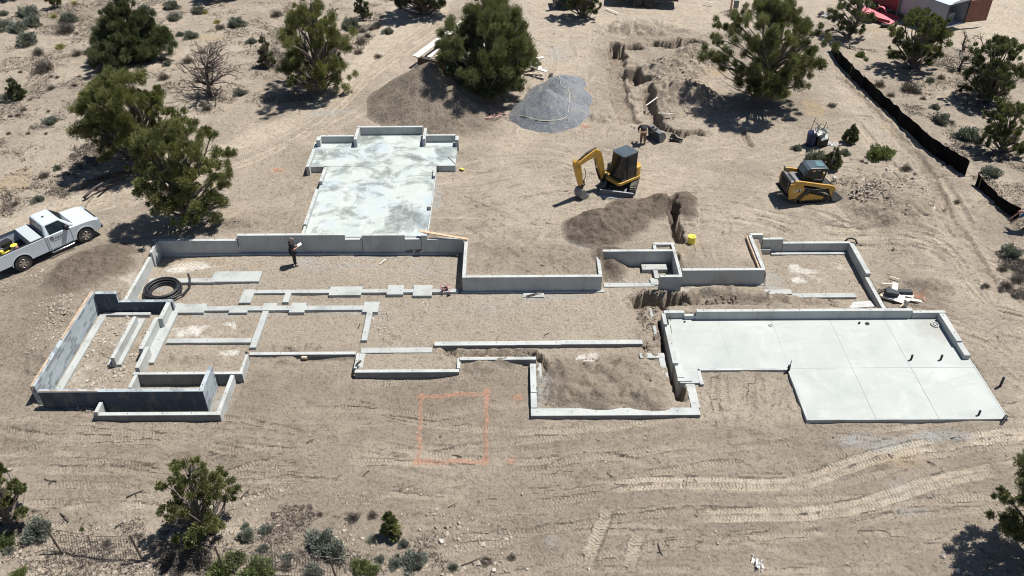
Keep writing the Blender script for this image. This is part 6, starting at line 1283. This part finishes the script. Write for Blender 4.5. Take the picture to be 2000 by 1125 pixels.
# excavator attachments on the ground
ab = grp('excavator_bucket', 'wide grey excavator bucket lying on the dirt beside the bending worker', 'excavator bucket', on_ground(1279,272,.9), R(28))
mb = MB(); pr = arc_pts(0, .38, .38, -100, 120, 10); inner = [(x*.9, .38+(z-.38)*.9) for x, z in pr][::-1]; P = pr+inner
for k in range(9): mb.prism([pr[k], pr[k+1], inner[8-k], inner[9-k]], -.62, .62)
for y in (-.64, .61): mb.prism(pr, y, y+.03)
mb.build('shell', M['steel'], ab); mb = MB()
for y in (-.2, .12): mb.prism([(-.35, .62), (.0, .74), (-.05, .95), (-.3, .9)], y, y+.06)
mb.build('ear', M['steel'], ab)
for k in range(5): mb = MB(); mb.box(-.28, -.05, -.55+.26*k, -.47+.26*k, -.02, .05); mb.build('tooth', M['steel'], ab)
ab = grp('quick_coupler', 'small black steel coupler lying right of the loose bucket', 'attachment', on_ground(1321,276,.9), R(-20)); mb = MB()
for y in (-.15, .11): mb.prism([(-.4, 0), (.35, .02), (.4, .14), (.0, .2), (-.2, .42), (-.42, .38)], y, y+.05)
mb.build('side_plate', M['mach_black'], ab); mb = MB(); mb.cyl((-.3, -.2, .25), (-.3, .2, .25), .06); mb.cyl((.28, -.2, .09), (.28, .2, .09), .05); mb.build('pin', M['chrome'], ab)
# white litter, sticks
mb = MB(); r_ = np.random.default_rng(4)
for k in range(26):
    a = np.array([r_.normal()*.12, r_.normal()*.16, .05+.10*r_.random()]); mb.add([a, a+r_.normal(size=3)*.12, a+r_.normal(size=3)*.12, a+r_.normal(size=3)*.10], [(0, 1, 2, 3)])
o = mb.build('plastic_bag', M['cloth_white']); o.location = on_ground(1478,1103,-.5); o.scale = (.6, .8, .6); tag(o, 'crumpled white plastic bag near the bottom edge of the graded dirt', 'plastic bag')
STK = [(1290,1075,5,30,80),(1276,1060,3,16,75),(1303,1062,3,14,70),(100,938,5,28,-12),(265,965,5,34,30),(125,1010,6,36,-35),(235,1025,5,20,40),(480,965,4,26,60),(1283,900,3,18,50),(1195,930,3,24,45),(885,988,3,24,30),(893,892,5,22,-15),(1820,907,4,18,45),(1358,940,3,10,50),(920,1098,4,40,25),(1930,1085,4,34,60),(1168,860,3,10,45),(608,862,3,18,35),(1360,1008,3,10,30),(1740,890,3,12,25),(715,925,3,20,60),(540,1010,3,14,20),(1060,520,2.5,12,30),(1870,860,3,24,18)]
for i, (px, py, th, ln, an) in enumerate(STK):
    b = on_ground(px, py, -.4); Zc = (b-np.array([0, 0, CH]))@CF; L = ln*Zc/FOC; r_ = np.random.default_rng(300+i); d = np.array([math.cos(R(an)), math.sin(R(-an) if px > 1000 else R(an)), .05]); mb = MB(); pts = limb_path(-d*L/2, d*L/2, r_, 0, 6); mb.tube(pts, th*.35*Zc/FOC, 5, .4); q = pts[3]; mb.tube([q, q+np.array([d[1], -d[0], .05])*L*.25], th*.2*Zc/FOC, 4)
    o = mb.build('stick', M['deadwood']); o.location = b+np.array([0, 0, .04]); tag(o, 'dark broken juniper stick lying on the graded dirt in front of the house', 'stick', 'broken sticks on the front dirt')
# orange marking paint, laid as thin ragged film on the soil
def mpaint():
    m, nt, b = new_mat('orange_marking_paint'); n = N(nt); p = n.pos(); n.l(n.ramp(n.noise(9, 4, .6, p), [(.3, (.45, .25, .17)), (.7, (.58, .26, .16))]), b.inputs['Base Color']); b.inputs['Roughness'].default_value = .9
    n.l(n.ramp(n.noise(12, 4, .75, p), [(.43, 0.), (.62, .7)]), b.inputs['Alpha']); return m
M['mark'] = mpaint(); mk = MB(); r_ = np.random.default_rng(9)
for (a, b, w_) in (((816,776),(956,771),.17),((951,760),(948,912),.13),((823,768),(817,910),.11),((806,902),(956,899),.18),((992,902),(1006,900),.2),((1003,779),(1020,776),.22),((944,766),(956,766),.3),((814,776),(828,776),.22)):
    p0, p1 = on_ground(*a, -.3), on_ground(*b, -.3); L = np.linalg.norm(p1-p0); n_ = int(L/.035); d = (p1-p0)/L; nn = np.array([-d[1], d[0], 0])
    rows = []
    for i in range(n_+1):
        t = i/n_; q = p0+(p1-p0)*t; w2 = w_*(.75+.4*fbm(np.array([i*.2]), np.array([w_*50]), 3, 5)[0]); rows.append([q+nn*w2*s+nn*.03*math.sin(i*.15) for s in (-1, -.33, .33, 1)])
    V_ = np.array(rows).reshape(-1, 3); V_[:, 2] = gz(V_[:, 0], V_[:, 1])+.014; fs = [(i*4+j, i*4+j+1, (i+1)*4+j+1, (i+1)*4+j) for i in range(n_) for j in range(3)]; mk.add([tuple(v) for v in V_], fs)
o = mk.build('paint_marking', M['mark']); tag(o, 'orange spray paint lines marking out a square on the dirt', 'paint marking')
for nm, lab, pts in (('paint_marking', 'small faint orange paint spot left of the blotchy slab', (540,333)), ('paint_marking', 'small orange paint spot at the right edge of the scrap heap', (1795,581)), ('paint_marking', 'pink paint spot on the dirt left of the gravel pile edge', (1143,248))):
    b = on_ground(*pts, .6); mb = MB(); r_ = np.random.default_rng(pts[0])
    for k in range(60): a = b+np.array([r_.normal()*.18, r_.normal()*.18, 0]); s_ = .05; q = np.array([a+[-s_, -s_, 0], a+[s_, -s_, 0], a+[s_, s_, 0], a+[-s_, s_, 0]]); q[:, 2] = gz(q[:, 0], q[:, 1])+.012+k*.0002; mb.add([tuple(v) for v in q], [(0, 1, 2, 3)])
    tag(mb.build(nm, M['mark']), lab, 'paint marking')

# ------------------------------------------------------------ fences
def silt(label, bot, top, ht):
    P = [on_ground(a, b, 1.0) for a, b in bot]; f = grp('silt_fence', label, 'silt fence', P[0]); o0 = np.array(f.location); L = seglen(np.array(P)); n_ = int(L[-1]/.22); t = np.linspace(0, L[-1], n_)
    X_ = np.interp(t, L, [p[0] for p in P]); Y_ = np.interp(t, L, [p[1] for p in P]); H_ = np.interp(t, L, ht); lean = np.interp(t, L, top); r_ = np.random.default_rng(int(bot[0][0])); V = []
    W_ = np.interp(t, L, np.zeros(len(P)))
    for i in range(n_):
        g_ = float(gz(X_[i], Y_[i])); wv = .10*math.sin(t[i]*1.7+1)+.07*math.sin(t[i]*4.3)+.02*r_.normal(); sag = .05*math.sin(t[i]*2.6)**2
        for k in range(6):
            u = k/5; V.append((X_[i]+lean[i]*u*.35+wv*math.sin(u*3), Y_[i]+lean[i]*u+wv*math.sin(u*3)*.6, g_-.06+(H_[i]-sag+.06)*u))
    F_ = [(i*6+k, i*6+k+1, (i+1)*6+k+1, (i+1)*6+k) for i in range(n_-1) for k in range(5)]; mb = MB(); mb.add([tuple(np.array(v)-o0) for v in V], F_, True); mb.build('cloth', M['silt'], f)
    s = .3
    while s < L[-1]:
        x, y = np.interp(s, L, [p[0] for p in P]), np.interp(s, L, [p[1] for p in P]); h_ = np.interp(s, L, ht); l_ = np.interp(s, L, top); mb = MB(); b0 = np.array([x+.06, y+.06, float(gz(x, y))-.1])-o0; mb.cyl(b0, b0+np.array([l_*.4, l_*1.05, h_+.18]), .022, n=6); mb.build('stake', M['stake'], f); s += 2.2
silt('long black silt fence running down the right side of the site', [(1622,100),(1640,128),(1700,188),(1760,246),(1820,300),(1885,345)], [.12,.12,.12,.15,.2,.1], [.85,.85,.85,.85,.9,1.0])
silt('short loose black silt fence by the worker at the right edge', [(1903,364),(1930,383),(1956,408),(1985,432)], [.3,.05,.05,.1], [.75,.55,.6,.8])
# wire mesh fence, lower left
f = grp('mesh_fence', 'leaning wire mesh fence crossing the lower left corner', 'fence', on_ground(112,1084,-.6)); o0 = np.array(f.location)
FP = [(88,1088),(112,1083),(190,1093),(274,1099),(340,1106),(400,1116),(453,1122),(560,1132),(680,1140)]; P = np.array([on_ground(a, b, -.6) for a, b in FP]); L = seglen(P)
def fpt(s, u): x, y, z = (np.interp(s, L, P[:, k]) for k in range(3)); return np.array([x-.10*u, y+.38*u+.03*math.sin(s*2), z+u*(1.02-.08*abs(math.sin(s*.9)))])-o0
M['wire'] = simple('dull_wire', (.10, .085, .075), .7)
mb = MB(); s = 0.0
while s < L[-1]-.2:
    a, b = fpt(s, 0.0), fpt(s+.10, 1.0); w_ = np.array([.006, 0, .003]); mb.add([tuple(a-w_), tuple(a+w_), tuple(b+w_), tuple(b-w_)], [(0, 1, 2, 3)]); s += .11
for u in np.linspace(0, 1, 8):
    q = [fpt(s, u) for s in np.linspace(0, L[-1]-.1, 90)]; mb.tube(q, .016 if u in (0, 1) else .006, 3)
mb.build('wire_mesh', M['wire'], f)
for s, hh, lx in ((.65, 1.3, -.5), (4.0, 1.25, -.4), (7.3, 1.2, -.3), (11.5, 1.2, -.35), (14.5, 1.2, -.3)):
    if s < L[-1]: b0 = fpt(s, 0); mb = MB(); mb.cyl(b0-np.array([0, 0, .2]), b0+np.array([lx*.7, .25, hh]), .035, n=7); mb.build('post', M['rust'], f)

# ------------------------------------------------------------ trailers along the top edge
def wheel(mb, x, y, z, r, w): mb.cyl((x, y-w/2, z), (x, y+w/2, z), r, n=20)
# long flat trailer
t = grp('flatbed_trailer', 'long dark flatbed trailer with a grey edge, cut by the top of the photo', 'trailer', on_ground(1256, 15, 1.05), R(-6)); mb = MB(); mb.box(-3.0, 3.0, 0, 2.2, .95, 1.12); mb.build('deck', M['trailer_white'], t, bevel=.02)
mb = MB(); mb.box(-2.9, 2.9, .05, .15, .6, .95); mb.box(-2.9, 2.9, 2.05, 2.15, .6, .95)
for x in np.linspace(-2.6, 2.6, 8): mb.box(x-.04, x+.04, .1, 2.1, .75, .93)
mb.box(2.8, 3.0, .2, 2.0, .55, .95); mb.build('frame', M['mach_black'], t)
for x in (-.5, .5):
    for y in (.15, 2.05): mb = MB(); wheel(mb, x, y, .38, .38, .24); mb.build('wheel', M['rubber'], t)
# green tarp trailer
t = grp('tarp_trailer', 'small trailer with a green tarp load behind the juniper at the top edge', 'trailer', on_ground(1112, 19, 1.05), R(4)); mb = MB(); mb.box(-1.4, 1.6, 0, 1.8, .55, .75); mb.build('bed', M['mach_black'], t)
mb = MB(); mb.prism([(-.9, .75), (1.3, .75), (1.3, 1.25), (.3, 1.5), (-.7, 1.35)], .1, 1.7); mb.build('tarp', M['teal'], t, bevel=.08)
mb = MB(); mb.box(-1.45, -1.2, -.05, .2, .3, 1.5); mb.cyl((-1.1, .05, .8), (-1.0, .05, 2.3), .05); mb.build('side_post', M['steel'], t)
for y in (0.0, 1.8): mb = MB(); wheel(mb, -.1, y, .36, .36, .22); mb.build('wheel', M['rubber'], t)
# enclosed trailer with its ramp door open
p0 = on_ground(1860, 62, 1.1); t = grp('enclosed_trailer', 'grey enclosed cargo trailer with a blue white roof and its rear end open', 'trailer', p0, R(120))
W2, Lb, Ht = 1.25, 5.2, 2.35
mb = MB(); mb.box(0, Lb, -W2, -W2+.05, .5, Ht); mb.box(0, Lb, W2-.05, W2, .5, Ht); mb.box(Lb-.05, Lb, -W2, W2, .5, Ht); mb.box(0, Lb, -W2, W2, .45, .55); mb.build('side_wall', M['trailer_grey'], t, bevel=.02)
mb = MB(); mb.prism([(-W2-.02, Ht), (W2+.02, Ht), (W2*.7, Ht+.22), (0, Ht+.3), (-W2*.7, Ht+.22)], -.02, Lb+.02, 'x'); mb.build('roof', M['trailer_white'], t, bevel=.03)
mb = MB(); mb.box(-.03, .05, -W2-.02, -W2+.09, .45, Ht+.02); mb.box(-.03, .05, W2-.09, W2+.02, .45, Ht+.02); mb.box(-.03, .05, -W2, W2, Ht-.08, Ht+.05); mb.build('door_frame', M['mach_black'], t, bevel=.01)
mb = MB(); mb.add([(.02, -W2, .5), (-.55, -W2-2.0, .5), (-.55, -W2-2.0, Ht-.05), (.02, -W2, Ht-.05), (.08, -W2, .5), (-.49, -W2-2.0, .5), (-.49, -W2-2.0, Ht-.05), (.08, -W2, Ht-.05)], [(0, 1, 2, 3), (7, 6, 5, 4), (0, 4, 5, 1), (1, 5, 6, 2), (2, 6, 7, 3), (3, 7, 4, 0)]); dr = mb.build('rear_door', M['ply'], t)
mb = MB(); mb.box(.7, 1.9, W2-.13, W2-.06, .9, 1.9); mb.box(.8, 1.8, -.9, .2, .55, 1.2); mb.build('shelf', M['trailer_grey'], t)
for x in (Lb*.45, Lb*.62):
    for y in (-W2-.02, W2+.02): mb = MB(); wheel(mb, x, y, .35, .35, .2); mb.build('wheel', M['rubber'], t)
# red tilt trailer and the black dump box
t = grp('red_trailer', 'faded red low trailer with a lowered ramp behind the ragged juniper', 'trailer', on_ground(1722, 42, 1.1), R(-48)); mb = MB(); mb.add([(-2.4, -.7, .55), (1.0, -.7, .12), (1.0, .7, .12), (-2.4, .7, .55), (-2.4, -.7, .63), (1.0, -.7, .2), (1.0, .7, .2), (-2.4, .7, .63)], [(0, 3, 2, 1), (4, 5, 6, 7), (0, 1, 5, 4), (1, 2, 6, 5), (2, 3, 7, 6), (3, 0, 4, 7)]); mb.build('deck', M['red'], t)
for y in (-.95, .95):
    mb = MB(); a_ = arc_pts(-.7, .38, .48, 0, 180, 10); b_ = arc_pts(-.7, .38, .43, 0, 180, 10)
    for k in range(9): mb.prism([a_[k], a_[k+1], b_[k+1], b_[k]], y-.14, y+.14)
    mb.build('fender', M['red'], t); mb = MB(); wheel(mb, -.7, y, .34, .34, .22); mb.build('wheel', M['rubber'], t)
mb = MB(); mb.box(-2.5, 1.0, -.76, -.68, .3, .5); mb.box(-2.5, 1.0, .68, .76, .3, .5); mb.build('side_rail', M['dark_red'], t)
t = grp('dump_trailer', 'black high sided dump trailer with a dark red side between the red and grey trailers', 'trailer', on_ground(1765, 33, 1.1), R(118)); mb = MB(); mb.box(0, 3.8, -1.0, -.94, .7, 1.9); mb.box(0, 3.8, .94, 1.0, .7, 1.9); mb.box(0, 3.8, -1.0, 1.0, .6, .72); mb.box(3.74, 3.8, -1, 1, .7, 1.9); mb.build('box', M['mach_black'], t, bevel=.02)
mb = MB(); mb.box(.0, 3.8, 1.005, 1.03, .65, 1.85); mb.build('side_panel', M['dark_red'], t); mb = MB(); mb.box(-.06, .02, .94, 1.06, .2, 2.0); mb.build('corner_post', M['steel'], t)
for x in (1.5, 2.3):
    for y in (-1.1, 1.1): mb = MB(); wheel(mb, x, y, .36, .36, .22); mb.build('wheel', M['rubber'], t)
# ladder-like frame left of them
ld = grp('metal_rack', 'long pale slatted rack lying on the dirt left of the ragged juniper', 'rack', on_ground(1630, 38, 1.1), R(-36)); mb = MB()
for y in (-.35, .35): mb.box(-1.3, 1.3, y-.04, y+.04, .12, .22)
for x in np.linspace(-1.2, 1.2, 9): mb.box(x-.06, x+.06, -.35, .35, .13, .2)
mb.build('slat_frame', M['trailer_grey'], ld); mb = MB(); mb.box(-1.35, -1.1, -.4, .4, .22, .34); mb.build('end_bar', M['mach_black'], ld)
mb = MB(); mb.box(-.35, .35, -.15, .15, 0, .3); o = mb.build('black_case', M['mach_black'], None, bevel=.03); o.location = on_ground(1728, 54, 1.1); o.rotation_euler = (0, 0, R(-25)); tag(o, 'black case on the dirt at the foot of the red ramp', 'case')
pp = grp('meter_post', 'rusty orange post at the top edge beside the big forked juniper', 'post', on_ground(1427, 20, 1.05)); mb = MB(); mb.box(-.07, .07, -.07, .07, 0, 2.2); mb.build('post', M['lumber_tan'], pp); mb = MB(); mb.box(.2, .62, -.1, .12, .2, .85); mb.build('meter_box', M['steel'], pp, bevel=.02); 

# ------------------------------------------------------------ people
def mix3(a, b, t): return tuple(a[i]+(b[i]-a[i])*t for i in range(3))
M['skin'] = simple('skin', (.42, .22, .16), .6, var=.08); M['shirt_black'] = simple('dark_shirt', (.02, .021, .025), .85, var=.2); M['trouser_dark'] = simple('dark_trousers', (.022, .022, .026), .85, var=.2); M['khaki'] = simple('brown_trousers', (.15, .095, .055), .85, var=.2); M['hair'] = simple('dark_hair', (.02, .015, .012), .7)
M['blue_shirt'] = simple('blue_shirt', (.03, .10, .20), .85, var=.2); M['boot'] = simple('brown_boot', (.06, .03, .022), .7); M['paper'] = simple('paper', (.78, .78, .76), .7, var=.03); M['cap'] = simple('grey_cap', (.10, .11, .12), .8); M['jeans'] = simple('dark_jeans', (.02, .024, .035), .85, var=.2)
def skin_mesh(name, nodes, edges, mat, parent, root=0, sub=2):
    me = bpy.data.meshes.new(name); me.from_pydata([n_[0] for n_ in nodes], edges, []); o = bpy.data.objects.new(name, me); col.objects.link(o)
    m = o.modifiers.new('s', 'SKIN'); m.use_smooth_shade = True; sv_ = me.skin_vertices[0].data
    for i, n_ in enumerate(nodes): r = n_[1]; sv_[i].radius = (r, r) if not isinstance(r, tuple) else r; sv_[i].use_root = (i == root)
    s = o.modifiers.new('u', 'SUBSURF'); s.levels = sub; s.render_levels = sub; bpy.context.view_layer.update()
    m2 = bpy.data.meshes.new_from_object(o.evaluated_get(bpy.context.evaluated_depsgraph_get())); bpy.data.objects.remove(o); m2.materials.clear(); m2.materials.append(mat)
    for p in m2.polygons: p.use_smooth = True
    return link(name, m2, parent)
def person(label, loc, rz, J_, top, legs, shoe, hair, sleeves, cap=None):
    """J_ gives joints in metres, facing +y; body, clothes and hair follow the same pose"""
    root = empty('person', loc, rz); tag(root, label, 'person')
    V = Vector; g_ = {k: V(v) for k, v in J_.items()}; nodes = []; edges = []
    def add(p, r, par=None): nodes.append((tuple(p), r)); i = len(nodes)-1; (edges.append((par, i)) if par is not None else None); return i
    pel = add(g_['pelvis'], (.14, .10)); ch = add(g_['chest'], (.16, .11), pel); nk = add(g_['neck'], .058, ch); hd = add(g_['head'], (.075, .092), nk); add(g_['head']+(g_['head']-g_['neck']).normalized()*.11, (.055, .07), hd)
    for s in ('l', 'r'):
        sh_ = add(g_['sh_'+s], .062, ch); el = add(g_['el_'+s], .042, sh_); wr_ = add(g_['wr_'+s], .028, el); d = (g_['wr_'+s]-g_['el_'+s]).normalized(); side = d.orthogonal().normalized(); pm = add(g_['wr_'+s]+d*.07, (.038, .018), wr_)
        for k in range(4): q = g_['wr_'+s]+d*.10+side*(.03-.02*k); a_ = add(q, .010, pm); L = (.065, .075, .07, .055)[k]; b_ = add(q+d*L*.55+V((0, 0, -.006)), .009, a_); add(q+d*L*.9+V((0, 0, -.022)), .007, b_)
        th_ = add(g_['wr_'+s]+d*.045+side*.045, .011, pm); add(g_['wr_'+s]+d*.085+side*.06, .009, th_)
        hp_ = add(g_['hip_'+s], .085, pel); kn = add(g_['kn_'+s], .056, hp_); an = add(g_['an_'+s], .04, kn); add(g_['an_'+s]+g_['toe']*.5+V((0, 0, -.05)), .038, an)
    b = skin_mesh('body', nodes, edges, M['skin'], root)
    def cloth(name, chain, mat, par=None): skin_mesh(name, [(tuple(c_[0]), c_[1]) for c_ in chain], [(c_[2], i) for i, c_ in enumerate(chain) if c_[2] is not None], M[mat], par or b)
    sl = sleeves
    cl = [(g_['pelvis']+(g_['chest']-g_['pelvis'])*.06, (.20, .17), None), (g_['pelvis']+(g_['chest']-g_['pelvis'])*.55, (.205, .18), 0), (g_['chest'], (.225, .19), 1), (g_['neck']-(g_['neck']-g_['chest'])*.2, (.12, .11), 2)]
    for s in ('l', 'r'):
        i = len(cl); cl.append((g_['sh_'+s], .10, 2)); cl.append((g_['sh_'+s]+(g_['el_'+s]-g_['sh_'+s])*min(1, sl), .078, i))
        if sl > 1: cl.append((g_['el_'+s]+(g_['wr_'+s]-g_['el_'+s])*(sl-1), .056, i+1))
    cloth('shirt', cl, top)
    cl = [(g_['pelvis'], (.19, .16), None)]
    for s in ('l', 'r'): i = len(cl); cl += [(g_['hip_'+s], .125, 0), (g_['kn_'+s], .09, i), (g_['an_'+s]+V((0, 0, .04)), .072, i+1)]
    cloth('trousers', cl, legs)
    for s in ('l', 'r'): a_ = g_['an_'+s]+V((0, 0, -.02)); cloth('boot', [(a_+V((0, 0, .04)), .055, None), (a_-V((0, 0, .02))-g_['toe']*.15, .045, 0), (a_-V((0, 0, .025))+g_['toe']*.75, (.045, .032), 1)], shoe)
    up = (g_['head']-g_['neck']).normalized(); fw = g_['face']; hc = g_['head']+up*.07; mb = MB()
    side = up.cross(fw).normalized(); mb.add([tuple(g_['head']+fw*.085+up*.03), tuple(g_['head']+fw*.115-up*.005), tuple(g_['head']+fw*.085-up*.012+side*.016), tuple(g_['head']+fw*.085-up*.012-side*.016)], [(0, 2, 1), (0, 1, 3), (1, 2, 3)]); mb.build('nose', M['skin'], b)
    for s in (-1, 1): mb = MB(); e = g_['head']+fw*.078+side*s*.032+up*.035; mb.cyl(e, e+fw*.012, .011, n=8); mb.build('eye', M['hair'], b); mb = MB(); e = g_['head']+side*s*.078+up*.01; mb.cyl(e-up*.025, e+up*.03, .014, .017, n=8); mb.build('ear', M['skin'], b)
    mb = MB(); e = g_['head']+fw*.078-up*.045; mb.cyl(e-side*.022, e+side*.022, .006, n=6); mb.build('mouth', M['dark_red'], b)
    cloth(*(('cap', [(hc-fw*.02-up*.03, (.105, .115), None), (hc+up*.03, (.085, .095), 0)], cap) if cap else ('hair', [(hc-fw*.03-up*.05, (.10, .11), None), (hc+up*.025-fw*.01, (.08, .09), 0)], hair)))
    if cap: mb = MB(); q = hc+fw*.06-up*.01; mb.add([tuple(q-side*.07), tuple(q+side*.07), tuple(q+side*.05+fw*.10-up*.02), tuple(q-side*.05+fw*.10-up*.02), tuple(q-side*.07+up*.01), tuple(q+side*.07+up*.01), tuple(q+side*.05+fw*.10-up*.01), tuple(q-side*.05+fw*.10-up*.01)], [(0, 3, 2, 1), (4, 5, 6, 7), (0, 1, 5, 4), (1, 2, 6, 5), (2, 3, 7, 6), (3, 0, 4, 7)]); mb.build('cap_brim', M[cap], b)
    return root
base = dict(pelvis=(0, 0, .95), chest=(0, .0, 1.34), neck=(0, .01, 1.52), head=(0, .04, 1.64), face=(0, .95, -.3), sh_l=(-.19, 0, 1.42), el_l=(-.23, .02, 1.14), wr_l=(-.13, .26, 1.12), sh_r=(.19, 0, 1.42), el_r=(.23, .02, 1.14), wr_r=(.13, .26, 1.16), hip_l=(-.10, 0, .88), kn_l=(-.12, .03, .48), an_l=(-.13, 0, .09), hip_r=(.10, 0, .88), kn_r=(.12, .02, .48), an_r=(.14, .02, .09), toe=(0, .17, 0))
l1 = on_ground(576.5, 518, 0); person('man in dark clothes and a cap standing inside the foundations reading white papers', l1, R(-68), base, 'shirt_black', 'trouser_dark', 'boot', 'hair', .85, 'cap')
rm = Matrix.Rotation(R(-68), 4, 'Z'); mb = MB(); mb.add([(-.16, .30, 1.16), (.16, .30, 1.20), (.17, .52, 1.30), (-.15, .52, 1.26), (-.16, .30, 1.165), (.16, .30, 1.205), (.17, .52, 1.305), (-.15, .52, 1.265)], [(0, 3, 2, 1), (4, 5, 6, 7), (0, 1, 5, 4), (1, 2, 6, 5), (2, 3, 7, 6), (3, 0, 4, 7)]); o = mb.build('paper_plans', M['paper']); o.location = l1; o.rotation_euler = (0, 0, R(-68)); tag(o, 'sheet of white plans held by the standing man', 'papers')
bend = dict(pelvis=(0, -.12, .92), chest=(0, .22, 1.12), neck=(0, .38, 1.12), head=(0, .50, 1.06), face=(0, .5, -.85), sh_l=(-.2, .28, 1.12), el_l=(-.36, .36, .92), wr_l=(-.34, .44, .68), sh_r=(.2, .28, 1.12), el_r=(.40, .30, .98), wr_r=(.46, .42, .74), hip_l=(-.09, -.12, .86), kn_l=(-.11, -.04, .47), an_l=(-.11, -.1, .09), hip_r=(.09, -.12, .86), kn_r=(.11, -.04, .47), an_r=(.12, -.08, .09), toe=(0, .17, 0))
person('worker in a black shirt and brown trousers bending over beside the loose excavator bucket', on_ground(1255, 281, .9), R(-12), bend, 'shirt_black', 'khaki', 'boot', 'hair', 1.9)
person('worker in a blue shirt bending over at the right edge beside the silt fence', on_ground(1998, 449, .95), R(70), {**bend, 'wr_l': (-.2, .7, .5), 'el_l': (-.25, .5, .8), 'wr_r': (.2, .72, .5), 'el_r': (.25, .5, .8)}, 'blue_shirt', 'jeans', 'boot', 'hair', .9)
